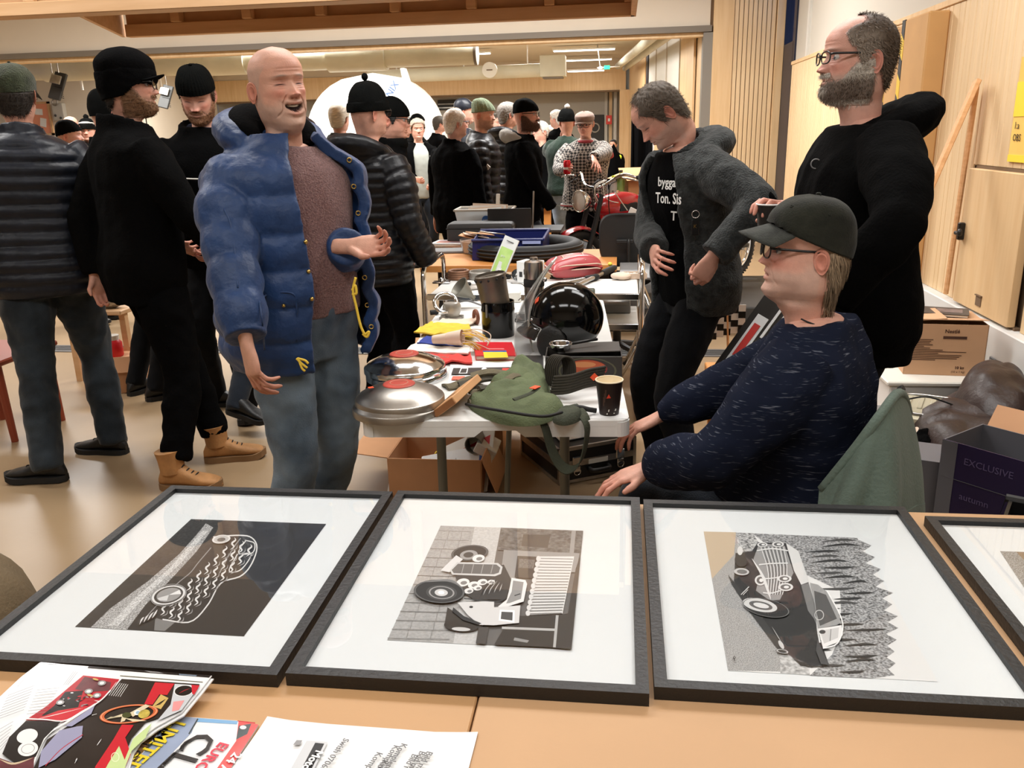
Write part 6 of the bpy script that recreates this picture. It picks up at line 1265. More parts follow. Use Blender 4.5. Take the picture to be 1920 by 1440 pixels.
# windshield
MC['acrylic']=glass_pane('acrylic',(.93,.93,.93),1.6,.03,.90)
A0,A1,B0_,B1=on(972,688),on(1000,660),ay(1022,505,3.12)-np.array([.09,.06,0]),ay(1044,482,3.22)-np.array([.09,.06,0])
G=np.array([[A0*(1-u)*(1-v)+A1*u*(1-v)+B0_*(1-u)*v+B1*u*v+np.array([0,.03,0])*math.sin(math.pi*u)+np.array([-.03,0,0])*math.sin(math.pi*v)+np.array([.09,.06,0])*v*v for u in np.linspace(0,1,7)]for v in np.linspace(0,1,14)]);t=thing('windshield','tall clear bent acrylic windshield standing left of the black helmet','windshield',A0);mk('sheet',slab(G,.004),MC['acrylic'],t,40)
mk('edge',tube(np.vstack([G[:,-1]]),.004,6),MC['off_white'],t,True);mk('bolt',ell(G[10,-1]+np.array([.012,0,0]),(.009,.008,.009),14,10),MC['chrome'],t,True)
# thermos
P=on(1003,628);rT=pr(18.5,P+np.array([0,0,.15]));t=thing('thermos_flask','steel thermos flask with cup lid behind the windshield','flask',P);mk('body',lathe([(0,0),(rT*.96,0),(rT,.004),(rT,.205),(rT*.97,.215)],32,P),MC['steel'],t,30);mk('band',lathe([(rT*1.03,.205),(rT*1.05,.21),(rT*1.05,.228),(rT*1.0,.235)],32,P),MC['rubber'],t,30);mk('lid',lathe([(rT*.94,.235),(rT*.97,.24),(rT*.97,.295),(rT*.9,.305),(rT*.4,.312),(rT*.38,.322),(0,.324)],32,P),MC['steel'],t,30)
# black can and camping cooker
P=on(935,628);rC=pr(31,P+np.array([0,0,.08]));t=thing('black_canister','glossy black cylindrical canister with a ridge, carrying the steel burner','canister',P);mk('body',lathe([(0,0),(rC*.97,0),(rC,.006),(rC,.10),(rC*1.025,.104),(rC*1.025,.112),(rC,.116),(rC,.145),(rC*.94,.145),(rC*.94,.05)],40,P),MC['black_gloss'],t,30);mk('clip',bxx(P[0]-rC*.62,P[0]-rC*.5,P[1]-rC*.92,P[1]-rC*.80,P[2]+.085,P[2]+.14,.002),MC['leg_grey'],t)
P2=P+np.array([-.008,0,.128]);ax_=nrmz(np.array([-.16,-.02,1]));rB=rC*.95;t=thing('steel_burner','tilted sooty steel burner cylinder with perforated top standing in the black canister','burner',P2+np.array([0,0,.01]));mk('body',lathe([(rB*.9,0),(rB*.93,.05),(rB*.96,.095),(rB,.10),(rB,.125),(rB*.92,.13),(rB*.9,.12),(rB*.6,.118),(rB*.55,.10),(0,.10)],40,P2,ax_),M('soot_steel',s2l(112,104,94),.4,metal=.7,var=.35,vs=9),t,30)
for k in range(12):
 a_=k*math.pi/6;X_=nrmz(np.cross((0,1,0),ax_));Y_=np.cross(ax_,X_);c_=P2+ax_*.112+(X_*math.cos(a_)+Y_*math.sin(a_))*rB*1.0;mk('hole',ell(c_,(.005,.005,.006),10,6),MC['rubber'],t,True)
mk('handle',tube(bez([P2+np.array([rB,0,.09]),P2+np.array([rB+.05,-.01,.085]),P2+np.array([rB+.06,-.01,.05]),P2+np.array([rB+.03,-.01,.02])],16),.002,6),MC['steel_dull'],t,True)
P=on(893,608);single('leather_ring',torus(P+np.array([0,0,.033]),.027,.0085,28,8,(.9,.5,0)),PM('leather_tan',120,70,50,.6),'brown leather ring standing left of the black canister','ring',smooth=True)
# carburettor, cone, cable, adaptor, bottle
P=on(845,598);t=thing('carburettor','grey alloy carburettor with round flange on the far left of the white table','carburettor',P);AL=M('alloy',s2l(168,164,156),.42,metal=.6,var=.2,vs=12)
mk('flange',lathe([(0,0),(.05,0),(.052,.008),(.03,.014),(0,.014)],28,P),AL,t,30);mk('bowl',lathe([(.030,.012),(.038,.03),(.042,.06),(.036,.075),(0,.078)],28,P+np.array([.008,0,0])),AL,t,30);mk('throat',torus(P+np.array([-.02,.0,.075]),.05,.009,32,8,(.2,-.75,.65)),MC['chrome'],t,True)
for k in range(3):mk('lug',lathe([(0,0),(.012,0),(.012,.014),(0,.014)],12,P+np.array([.05*math.cos(k*2.1+.4),.05*math.sin(k*2.1+.4),0])),AL,t,30)
P=on(888,578);t=thing('metal_funnel','dull grey metal funnel lying behind the carburettor','funnel',P);mk('cone',lathe([(.012,0),(.016,.03),(.05,.10),(.053,.10),(.02,.03),(0,.028)],28,P+np.array([.0,.02,.045]),(-.55,-.35,.55)),M('zinc',s2l(128,126,116),.5,metal=.5),t,30)
P=on(822,590);single('control_cable',tube(bez([P+np.array([0,0,.012]),P+np.array([.05,.07,.03]),P+np.array([.11,.13,.04]),P+np.array([.18,.16,.012])],24),.0045,8),MC['grey_plastic'],'grey control cable curving from the carburettor','cable',smooth=True)
P=on(816,591);single('rubber_plug',tube([P+np.array([-.02,-.01,.014]),P+np.array([.012,.006,.014])],.012,12),MC['rubber'],'small black rubber plug at the cable end','plug',smooth=40)
P=on(980,600);t=thing('power_adaptor','small grey electrical adaptor box between canister and thermos','adaptor',P);mk('case',box(P+np.array([0,0,.016]),(.07,.06,.030),.006,rz=.3),MC['grey_plastic'],t);mk('terminal',box(P+np.array([0,-.02,.034]),(.05,.012,.008),.002,rz=.3),MC['steel'],t);mk('lead',tube(bez([P+np.array([-.03,-.03,.012]),P+np.array([-.02,-.07,.006]),P+np.array([.03,-.08,.005])],14),.0025,6),MC['rubber'],t,True)
P=on(958,566);single('tin_box',box(P+np.array([0,0,.028]),(.10,.07,.056),.006,rz=.15),MC['off_white'],'white tin box behind the steel burner','box')
P=on(1060,572);t=thing('felt_canteen','grey-green felt canteen lying on its side with an orange sticker','canteen',P+np.array([0,0,.0]));FG=M('felt_green',s2l(96,104,86),.95,var=.2,vs=25,bump=.4,bs=180);V,F=ell((0,0,0),(.095,.06,.045),30,16);mk('body',xf((V,F),.02,P+np.array([-.01,.05,.046])),FG,t,True);mk('neck',lathe([(.030,0),(.022,.02),(.022,.04)],20,P+np.array([.075,.05,.046]),(1,0,0)),FG,t,True);mk('canteen_cap',lathe([(0,0),(.026,0),(.028,.006),(.028,.03),(.022,.036),(0,.036)],20,P+np.array([.105,.05,.046]),(1,0,0)),M('cap_olive',s2l(74,78,66),.6),t,30);mk('sticker',box(P+np.array([-.005,.02,.083]),(.02,.02,.002),rz=.6,rx=.5),MC['orange_sticker'],t)
# pennants, book, newspaper
M('pen_yellow',s2l(226,186,62),.8,var=.12,vs=30);M('pen_blue',s2l(44,62,140),.8);M('pen_red',s2l(206,62,56),.8);M('pen_white',s2l(232,226,216),.8);M('pen_cream',s2l(222,200,180),.8)
def sheet_(name,pxs,z,mat,label,cat_,th=.004,wav=.006,seed=0,group=None):
 q=[az(x,y,z)for x,y in pxs];n,m=12,7;G=np.array([[q[0]*(1-u)*(1-v)+q[1]*u*(1-v)+q[2]*u*v+q[3]*(1-u)*v for v in np.linspace(0,1,m)]for u in np.linspace(0,1,n)]);G[...,2]+=np.abs(noisev(G.reshape(-1,3),16,wav*2,seed)).reshape(n,m)+th/2+.0005
 return single(name,slab(G,th),mat,label,cat_,group,50)
for i,(pxs,z,m,lb)in enumerate((([(752,668),(880,660),(878,650),(775,650)],.740,'pen_white','white pennant with red lettering, lowest of the pennant heap'),([(748,680),(886,686),(882,664),(752,668)],.743,'pen_red','red and white pennant lying nearest the polished hubcap'),([(762,660),(878,668),(884,656),(782,652)],.752,'pen_white','white lettered pennant across the red one'),([(782,648),(862,652),(874,642),(800,634)],.756,'pen_blue','dark blue crumpled pennant in the middle of the heap'),([(776,626),(888,636),(880,612),(808,606)],.752,'pen_yellow','yellow pennant spread on top of the heap'),([(800,618),(870,614),(900,604),(830,600)],.746,'pen_cream','cream and blue striped pennant at the back of the heap'))):
 sheet_('pennant',pxs,z,MC[m],lb,'pennant',.006,.010,i*3.1)
P=on(850,634,ZW+.055);t=thing('rolled_pennant','cream pennant rolled into a cone with yellow fringe on the heap','pennant',P-np.array([0,0,.028]));mk('roll',lathe([(.016,0),(.022,.06),(.030,.12),(.032,.12),(.024,.06),(0,.02)],22,P+np.array([-.08,.0,-.006]),(1,-.12,.10)),MC['pen_cream'],t,30)
for k in range(26):
 a_=RNG.uniform(0,6.28);s0_=P+np.array([.04,-.005,.005])+np.array([0,.026*math.cos(a_),.026*math.sin(a_)]);e_=s0_+np.array([RNG.uniform(.05,.11),RNG.uniform(-.04,.04),-.02-RNG.uniform(0,.02)]);mk('fringe',tube(bez([s0_,(s0_+e_)/2+np.array([0,0,.01]),e_],6),.0016,4),MC['pen_yellow' if k%3 else 'pen_cream'],t)
mk('cord',tube(bez([P+np.array([.03,0,.03]),P+np.array([.1,.0,.035]),P+np.array([.15,-.03,.02]),P+np.array([.14,-.06,-.015])],20),.002,6),MC['pen_cream'],t,True)
dnx=nrmz(on(860,675)-on(770,668));text('lettering','NATIONELL',on(792,673,.7605)+np.array([0,0,.012]),dnx,np.array([-dnx[1],dnx[0],0]),.020,PM('letter_brown',150,110,100),bpy.data.objects['pennant.002'])
cs=[on(892,676),on(970,676),on(960,650),on(888,650)];t=thing('red_book','red covered book with a yellow and blue label by the pennants','book',cs[0]);k_=[(c_-cs[0])for c_ in cs]
mk('cover',prism([(c_[0],c_[1])for c_ in cs],ZW+.016,ZW+.019),M('book_red',s2l(196,34,44),.35),t);mk('pages',prism([(c_[0]*.96+cs[0][0]*.02+cs[2][0]*.02,c_[1]*.96+cs[0][1]*.02+cs[2][1]*.02)for c_ in cs],ZW+.002,ZW+.016),MC['pen_cream'],t);mk('back',prism([(c_[0],c_[1])for c_ in cs],ZW+.0005,ZW+.002),MC['book_red'],t)
A=Art(lambda x,y:(x,y),flat(ZW+.0192));A.poly([(908,671),(953,670),(950,660),(906,660)],PM('label_yellow',222,194,40));A.poly([(906,660),(950,660),(949,657),(905,657.5)],PM('label_blue',60,90,150));A.poly([(912,655),(946,655),(945,653),(912,653)],PM('label_pink',220,110,110));A.build('label',t)
sheet_('news_sheet',[(840,722),(1012,728),(1008,682),(845,680)],.740,MC['paper'],'printed advert sheet with dark heading under the green bag','paper',.002,.002,5)
A=Art(lambda x,y:(x,y),flat(.7470));A.poly([(846,702),(958,700),(956,688),(850,690)],PM('news_dark',58,54,52));A.poly([(860,700),(876,700),(878,690),(864,690)],MC['paper']);A.poly([(862,699),(874,699),(876,691),(866,691)],PM('news_dark',58,54,52));A.poly([(846,712),(870,712),(872,705),(849,705)],PM('news_red',214,110,90));A.poly([(940,698),(958,698),(958,690),(942,690)],PM('news_red2',200,60,50));A.ellp((908,692),5,3,MC['paper']);A.poly([(962,700),(1006,702),(1004,686),(962,686)],PM('news_grey',170,166,160));A.build('print',bpy.data.objects['news_sheet'])
sheet_('silver_foil',[(975,700),(1020,702),(1018,668),(985,668)],.742,MC['steel'],'grey metal plate leaning flat under the windshield foot','plate',.003,.003,8)
for i,(px,py,lb)in enumerate(((1085,722,'small olive metal fitting left of the lamp carton front'),(1128,712,'small grey-green buckle behind the paper cup'))):
 P=on(px,py);t=thing('metal_fitting',lb,'fitting',P);mk('body',xf(lathe([(0,0),(.022,0),(.024,.012),(.014,.02),(.016,.034),(.008,.042),(0,.042)],18),0,P),FG,t,30);mk('ring',torus(P+np.array([.02,-.01,.03]),.016,.003,18,6,(.3,1,.3)),MC['steel_dull'],t,True)
P=on(1100,772);mk('cord',tube(bez([on(1060,768,ZW+.012),on(1085,764,ZW+.02),on(1105,768,ZW+.016),on(1118,770,ZW+.012)],16),.008,8),MC['rubber'],bpy.data.objects['ribbed_belt'],True)
# ------------------------------------------------------------------ chrome trolley and its load
t=thing('chrome_trolley','chrome-framed serving trolley with white shelves behind the white table','trolley',(-.46,4.65,0))
def loop(x,y0,y1,z0,z1,r=.07):
 pts=[]
 for cy,cz,a0 in((y1-r,z1-r,0),(y0+r,z1-r,90),(y0+r,z0+r,180),(y1-r,z0+r,270)):pts+=[(x,cy+r*math.cos(R_(a0+q)),cz+r*math.sin(R_(a0+q)))for q in range(0,91,15)]
 return np.array(pts)
for x in(.115,-1.035):mk('end_frame',tube(loop(x,4.36,4.90,.05,.875),.0135,12,closed=True,up=(1,0,0)),MC['chrome'],t,True);mk('cross_bar',line((x,4.37,.145),(x,4.89,.145),.010,10),MC['chrome'],t,True)
for z in(.72,.56):mk('shelf',bxx(-1.02,.10,4.37,4.89,z-.012,z,.004),MC['hdpe'],t);mk('lip',bxx(-1.02,.10,4.355,4.37,z-.022,z+.012,.003),MC['chrome'],t)
for x in(-1.035,.115):
 for y in(4.45,4.81):mk('castor',cat(tube([(x-.012,y,.025),(x+.012,y,.025)],.025,16),line((x,y,.03),(x,y,.06),.006)),MC['rubber'],t,40)
ZT=.721
def tr_(px,py,z=ZT):return az(px,py,z)
t=thing('folding_stand','folding crossed-leg chrome stand right of the trolley','stand',(.25,5.2,0))
for a,b in(((.10,4.98,.70),(.42,5.04,.01)),((.34,5.02,.70),(-.02,5.10,.01)),((.10,5.44,.70),(.36,5.80,.01)),((.32,5.5,.70),(.04,5.62,.01))):mk('leg',line(a,b,.0125,12),MC['chrome'],t,True);mk('foot',ell((b[0],b[1],.014),(.016,.016,.014),10,6),MC['rubber'],t,True)
mk('top',bxx(.0,.44,4.96,5.55,.70,.715,.003),MC['grey_plastic'],t);mk('spreader',line((.12,5.03,.4),(.26,5.53,.4),.009),MC['chrome'],t,True)
P=tr_(1075,522);t=thing('seat_cushion','red vinyl moped seat cushion with white piping on the trolley','cushion',P);RC=M('vinyl_red',s2l(176,70,74),.35,var=.12,vs=9,coat=.3);rz=.28;n_,m_=26,16
u,v=np.meshgrid(np.linspace(-1,1,n_),np.linspace(-1,1,m_),indexing='ij');hh=.060*(1-u**6)**.5*(1-v**6)**.5;wv=.10*(1-.25*u)
top_=np.stack([u*.158,v*wv,.062+hh+.012*np.sin(2.5*u+1)],-1);bot=np.stack([u*.158,v*wv,.062-hh*.98],-1);V=np.concatenate([grid(top_)[0],grid(bot)[0]]);F=grid(top_)[1]+[[q+n_*m_ for q in f[::-1]]for f in grid(bot)[1]];mk('pad',xf((V,F),rz,P+np.array([0,.06,.0])),RC,t,True)
for zz_,k in((.074,1.0),(.048,1.0)):q_=np.linspace(0,2*np.pi,60,endpoint=False);mk('piping',xf(tube(np.stack([.158*np.sign(np.cos(q_))*np.abs(np.cos(q_))**.35,.10*(1-.25*np.cos(q_))*np.sign(np.sin(q_))*np.abs(np.sin(q_))**.35,zz_+.012*np.sin(2.5*np.cos(q_)+1)],-1),.0035,6,closed=True),rz,P+np.array([0,.06,0])),MC['pen_cream'],t,True)
for x in(-.07,.05):mk('seam',xf(tube(bez([(x,-.085,.108),(x,0,.126+.012*math.sin(2.5*x/.158+1)),(x,.085,.108)],12),.003,6),rz,P+np.array([0,.06,0])),MC['pen_cream'],t,True)
for i,(a,b,lb)in enumerate((((1050,538),(1118,526),'white-handled steel rod nearest the cushion'),((1082,540),(1150,512),'long grey tube with black rubber grip on the trolley'))):
 A_,B_=tr_(*a)+np.array([0,0,.014]),tr_(*b)+np.array([0,0,.02+.01*i]);t=thing('hand_pump',lb,'pump',A_-np.array([0,0,.013]));mk('tube',tube([A_,A_+(B_-A_)*.7],.0125,14),MC['steel'],t,40);mk('grip',tube(A_+(B_-A_)*np.linspace(.68,1.05,7)[:,None],[.017,.02,.019,.02,.019,.02,.014],14),MC['rubber'],t,40);mk('end',tube([A_-(B_-A_)*.04,A_+(B_-A_)*.02],.014,14),MC['rubber'],t,40)
mk('yellow_knob',ell(B_+np.array([-.02,0,.024]),(.014,.014,.012),12,8),PM('knob_yellow',226,214,70,.4),t,True)
for i,(px,py,w,lb)in enumerate(((1165,524,.09,'clear bag of pale parts at the right of the trolley'),(1190,521,.07,'white carton tray of small parts by the chrome trolley handle'))):
 P=tr_(px,py);t=thing('parts_bag' if i==0 else 'parts_tray',lb,'bag' if i==0 else 'tray',P)
 if i==0:V,F=ell((0,0,0),(.06,.045,.022),22,12);V=V+nrmz_rows(V)*noisev(V,30,.010)[:,None];V[:,2]=np.maximum(V[:,2],-.018);mk('contents',(V+P+np.array([0,0,.02]),F),MC['pen_cream'],t,True)
 else:
  for VF in(box((0,0,.003),(.13,.09,.004)),box((0,.044,.016),(.13,.003,.03)),box((0,-.044,.016),(.13,.003,.03)),box((.064,0,.016),(.003,.09,.03)),box((-.064,0,.016),(.003,.09,.03))):mk('side',xf(VF,.1,P),MC['pen_cream'],t)
  for k in range(5):mk('part',ell(P+np.array([-.04+.02*k,.01*(-1)**k,.018]),(.014,.016,.012),10,7),MC['off_white'],t,True)
P=tr_(861,523);t=thing('wire_coil','brown coil of copper wire at the left of the trolley','coil',P)
for k in range(4):mk('turn',torus(P+np.array([0,0,.009+.012*k]),.062-.002*k,.010,30,8),M('copper_brown',s2l(120,84,62),.5,metal=.4,var=.2,vs=40),t,True)
P=tr_(903,522);t=thing('brake_drum','round grey metal brake drum between wire coil and burner','drum',P);mk('drum',lathe([(0,.0),(.075,0),(.080,.006),(.080,.04),(.074,.045),(.066,.045),(.064,.02),(.03,.018),(.028,.03),(.014,.03),(0,.012)],40,P),AL,t,30)
for k in range(5):mk('bolt',lathe([(0,0),(.007,0),(.007,.008),(0,.008)],6,P+np.array([.045*math.cos(k*1.257),.045*math.sin(k*1.257),.019])),MC['steel_dull'],t,30)
P=tr_(880,540);t=thing('steel_pot_lid','flat grey pot lid lying in front of the wire coil','lid',P);mk('disc',lathe([(0,.001),(.075,.001),(.08,.006),(.07,.012),(.01,.016),(0,.016)],34,P),AL,t,30);mk('knob',ell(P+np.array([0,0,.024]),(.012,.012,.010),12,8),MC['black_plastic'],t,True)
P=tr_(828,531);t=thing('socket_set','small chrome latch plate at the left end of the trolley','plate',P);mk('plate',box(P+np.array([0,0,.006]),(.10,.05,.010),.002),MC['chrome'],t);mk('socket',cat(lathe([(0,.01),(.014,.01),(.014,.03),(.009,.03),(0,.02)],14,P)),MC['chrome'],t,30)
# headlamp bulb tool near the burner
P=tr_(962,528);t=thing('headlamp_bulb','chrome bulb reflector lying right of the burner top','lamp',P);mk('reflector',lathe([(.010,0),(.028,.02),(.032,.035),(.034,.036),(.010,.008),(0,.006)],24,P+np.array([0,0,.033]),(.6,-.6,.2)),MC['chrome'],t,30);mk('base',tube([P+np.array([0,0,.033]),P+np.array([-.03,.03,.025])],.011,14),MC['rubber'],t,40)
a,b=tr_(978,525),tr_(1018,524);t=thing('white_carton','small white carton with dark pictograms, lid upward, behind the thermos','box',(a+b)/2);P=(a+b)/2;P[1]=4.78;mk('carton',box(P+np.array([0,0,.062]),(.125,.10,.122),.002,rz=-.45),MC['paper'],t);mk('fold',box(P+np.array([0,0,.1236]),(.11,.085,.0016),rz=-.45),MC['off_white'],t)
for k in range(3):mk('pictogram',xf(box((-.035+.03*k,-.0505,.05+.015*(k%2)),(.02,.0012,.03)),-.45,P),MC['dark_grey'],t);mk('pictogram',xf(box((-.063,-.03+.03*k,.06),(.0012,.018,.022)),-.45,P),MC['dark_grey'],t)
# green labelled bag leaning up
a,b=tr_(938,507,ZT),tr_(952,507,ZT);P=(a+b)/2;P[1]=4.80;t=thing('labelled_pouch','tall clear pouch with green label leaning upright on the trolley','bag',P);xd=nrmz(np.array([.92,-.3,-.35]));yd=nrmz(np.array([.42,.25,1.0]));zd=np.cross(xd,yd)
G=np.array([[(x,y,.006*math.sin(3*y/.25)+.004*math.sin(30*x))for x in np.linspace(-.048,.048,6)]for y in np.linspace(0,.27,14)]);V,F=slab(G,.008);mk('pouch',fr((V,F),P,xd,yd,zd),M('pouch_grey',s2l(205,208,206),.3,coat=.4),t,40)
G2=np.array([[(x,y,.006*math.sin(3*y/.25)+.004*math.sin(30*x)+.0052)for x in np.linspace(-.040,.040,6)]for y in np.linspace(.0,.205,12)]);V,F=slab(G2,.001);mk('label',fr((V,F),P,xd,yd,zd),M('label_green',s2l(150,190,96),.35,col2=s2l(190,214,140),vs=9),t,40)
mk('hang_slot',fr(box((0,.245,.010),(.045,.004,.003)),P,xd,yd,zd),MC['dark_grey'],t);mk('patch',fr(box((.0,.07,.0115),(.034,.10,.001)),P,xd,yd,zd),MC['pouch_grey'],t);text('lettering','ATE',P+zd*.0150+yd*.03+xd*.014,yd,-xd,.032,MC['white'],t,bold=.0006);text('lettering','grip',P+zd*.0142+yd*.15+xd*.0-xd*.02,xd,yd,.018,MC['pouch_grey'],t)
# lower shelf
for i,(px,py,s_,m,lb)in enumerate(((1150,556,(.20,.16,.05),'grey_plastic','flat grey box on the trolley lower shelf'),(1108,566,(.14,.1,.03),'dark_grey','thin dark folder on the lower shelf beside the canteen'))):
 P=az(px,py,.561);P[1]=min(max(P[1],4.5),4.75);t=thing('shelf_box',lb,'box',P);mk('case',box(P+np.array([0,0,s_[2]/2+.001]),s_,.005,rz=.1*i),MC[m],t);mk('label',box(P+np.array([0,0,s_[2]+.0016]),(s_[0]*.5,s_[1]*.5,.001),rz=.1*i),MC['steel_dull'],t)
M('table_orange',s2l(214,148,80),.5,col2=s2l(196,128,66),vs=4,stretch=(.6,6,6),detail=5)
t=thing('wooden_table','orange-brown wooden table carrying the tyre and blue crate','table',(-.45,5.9,0));mk('top',prism([(-1.27,5.28),(-.02,5.28),(-.02,6.02),(-.40,6.02),(-.40,6.5),(-1.27,6.5)],.70,.74),MC['table_orange'],t)
for x,y in((-1.15,5.42),(-.1,5.42),(-1.15,6.4),(-.46,6.4)):mk('leg',bxx(x-.03,x+.03,y-.03,y+.03,0,.70),MC['dark_grey'],t)
ZO=.7405
def oo(px,py,z=ZO):return az(px,py,z)
P=oo(988,476);P=np.array([P[0],5.75,ZO]);rt=pr(108,P);t=thing('tyre','black motorcycle tyre lying flat on the orange table around the blue crate','tyre',P)
mk('carcass',torus(P+np.array([0,0,.052]),rt-.055,.052,56,14,sq=(1,.98)),MC['rubber'],t,True)
for k,z in enumerate((.03,.052,.074)):mk('rib',torus(P+np.array([0,0,z]),rt-.002-(.004 if k!=1 else 0),.006,56,6),M('rubber_grey',(.03,.03,.03),.75),t,True)
a=np.array([oo(908,474)[0],5.62]);P=np.array([-.43,5.62,ZO]);P=np.array([-.74,5.7,ZO]);t=thing('blue_crate','dark blue plastic storage crate with sloping front inside the tyre','crate',P);BC=M('crate_blue',s2l(22,32,92),.4,bump=.05,bs=60)
x0,x1,y0,y1,h=-.985,-.50,5.50,5.98,.135
for nm,Pp in(('front',[(x0+.02,y0,.004),(x1-.01,y0,.004),(x1,y0-.01,h),(x0-.005+.03,y0-.01,h)]),('back',[(x0,y1,.004),(x1,y1,.004),(x1,y1,h+.01),(x0,y1,h+.01)]),('right',[(x1-.01,y0,.004),(x1,y1,.004),(x1,y1,h+.01),(x1,y0-.01,h)]),('left',[(x0+.02,y0,.004),(x0,y1,.004),(x0-.01,y1,h),(x0+.03,y0-.01,h)])):
 q=[np.array([p[0],p[1],p[2]+ZO])for p in Pp];mk('wall',slab(np.array([[q[0],q[1]],[q[3],q[2]]]),.008),BC,t)
mk('floor',bxx(x0+.02,x1-.01,y0+.01,y1,ZO+.002,ZO+.012),BC,t)
mk('rim',tube([(x0+.02,y0-.014,ZO+h),(x1+.004,y0-.014,ZO+h)],.010,8),BC,t);mk('rim',tube([(x1+.004,y0-.014,ZO+h),(x1+.004,y1,ZO+h+.01)],.010,8),BC,t);mk('rim',tube([(x0,y1,ZO+h+.01),(x1,y1,ZO+h+.01)],.010,8),BC,t)
for k in range(8):mk('rib',bxx(x0+.06+k*.055,x0+.066+k*.055,y0-.014,y0-.002,ZO+.01,ZO+h-.01),BC,t)
mk('label_strip',box((x1-.07,y0-.022,ZO+h-.012),(.12,.004,.03),rx=-.4),M('label_lilac',s2l(120,130,170),.4),t)
P=np.array([-1.02,5.86,ZO]);t=thing('bowl_stack','stack of pale cardboard trays in a clear tub left of the blue crate','tub',P);mk('tub',lathe([(.07,0),(.075,.002),(.095,.10),(.092,.10),(.072,.006),(0,.006)],26,P),MC['acrylic'],t,30);mk('contents',lathe([(0,.008),(.068,.01),(.086,.085),(0,.09)],24,P),MC['pen_cream'],t,30)
for k in range(3):mk('tray',box(P+np.array([-.01+.03*k,0,.112+.012*k]),(.17,.12,.006),.002,rz=.3*k,ry=.22-.03*k),MC['kraft' if k%2==0 else 'pen_cream'],t)
mk('spoon',line(P+np.array([.05,0,.15]),P+np.array([.22,.05,.12]),.006),MC['steel'],t,True)
for k,(px,py,w,d_,h_,rz,m,lb)in enumerate(((838,472,.30,.20,.014,.1,'grey_plastic','grey ring binder at the front of the orange table'),(846,463,.30,.2,.012,.02,'pen_cream','pale magazine lying on the grey ring binder'),(853,459,.26,.2,.010,-.08,'paper','orange and blue covered magazine on the pale one'),(862,453,.34,.16,.012,0,'paper','white paper pad at the back of the magazine pile'))):
 P=oo(px,py);P=np.array([P[0],min(P[1],6.2),ZO+.001+.0145*k if k<3 else ZO+.001]);o=single('magazine_stack' if k else 'ring_binder',box(P+np.array([0,0,h_/2]),(w,d_,h_),.002,rz=rz),MC[m],lb,'magazine' if k else 'binder')
 if k==2:mk('cover',box(P+np.array([0,0,h_+.0008]),(w*.8,d_*.7,.001),rz=rz),M('cover_orange',s2l(224,128,80),.4,col2=s2l(120,130,150),vs=14),o)
P=oo(893,463);single('steel_dish',lathe([(0,.001),(.03,.001),(.045,.012),(.043,.013),(.028,.004),(0,.004)],26,P),MC['steel'],'small round steel dish between magazines and tyre','dish',smooth=30)
t=thing('black_case','low black fabric case behind the magazines on the orange table','case',(-1.0,6.3,ZO));mk('body',xf(box((0,0,.085),(.50,.22,.17),.03,seg=3),0,(-1.03,6.32,ZO+.001)),MC['dark_grey'],t,40);mk('lid_seam',xf(box((0,0,.13),(.506,.226,.008),.003),0,(-1.03,6.32,ZO)),MC['rubber'],t);mk('handle',tube(bez([(-1.1,6.2,ZO+.08),(-1.1,6.185,ZO+.06),(-.96,6.185,ZO+.06),(-.96,6.2,ZO+.08)],12),.008,8),MC['rubber'],t,True)
P=np.array([-.93,6.66,0]);t=thing('trestle_table','low dark trestle table behind the orange one','table',P);mk('top',bxx(-1.3,-.45,6.53,6.92,.80,.82,.003),MC['dark_grey'],t)
for x in(-1.2,-.5):mk('leg',bxx(x-.02,x+.02,6.6,6.64,0,.80),MC['dark_grey'],t);mk('leg',bxx(x-.02,x+.02,6.86,6.90,0,.80),MC['dark_grey'],t)
def bk(px,py,y):return ay(px,py,y)
a=bk(862,428,6.72);b=bk(935,428,6.72);zt=.8205;hh=bk(862,392,6.72)[2]-zt;t=thing('storage_bin','translucent white storage bin with papers and a round blue sticker','bin',(a[0],6.7,zt));BN=M('bin_white',s2l(222,226,228),.3,alpha=.55)
x0,x1=a[0],a[0]+.43
for Pp in([(x0+.02,6.60,0),(x1-.02,6.60,0),(x1,6.59,hh),(x0-.01,6.59,hh)],[(x0+.02,6.86,0),(x1-.02,6.86,0),(x1,6.87,hh),(x0-.01,6.87,hh)],[(x0+.02,6.60,0),(x0+.02,6.86,0),(x0-.01,6.87,hh),(x0-.01,6.59,hh)],[(x1-.02,6.60,0),(x1-.02,6.86,0),(x1,6.87,hh),(x1,6.59,hh)]):
 q=[np.array([p[0],p[1],zt+p[2]+.003])for p in Pp];mk('wall',slab(np.array([[q[0],q[1]],[q[3],q[2]]]),.004),BN,t)
for e in([(x0-.01,6.585),(x1,6.585)],[(x0-.01,6.875),(x1,6.875)],[(x0-.013,6.585),(x0-.013,6.875)],[(x1+.003,6.585),(x1+.003,6.875)]):mk('rim',tube([(e[0][0],e[0][1],zt+hh),(e[1][0],e[1][1],zt+hh)],.009,8),MC['off_white'],t)
mk('floor',bxx(x0+.02,x1-.02,6.6,6.86,zt+.001,zt+.006),MC['off_white'],t)
for k in range(4):mk('paper',box((x0+.22+.01*k,6.62+.03*k,zt+.085+.01*k),(.28,.004,.15),ry=.05*k-.1,rx=-.15),MC['pen_cream' if k%2 else 'paper'],t)
mk('sticker',tube([(x0+.235,6.583,zt+.08),(x0+.235,6.588,zt+.08)],.030,26),M('sticker_blue',s2l(50,96,160),.4),t);text('lettering','BILTEMA',(x0+.212,6.5825,zt+.074),(1,0,0),(0,0,1),.011,MC['white'],t)
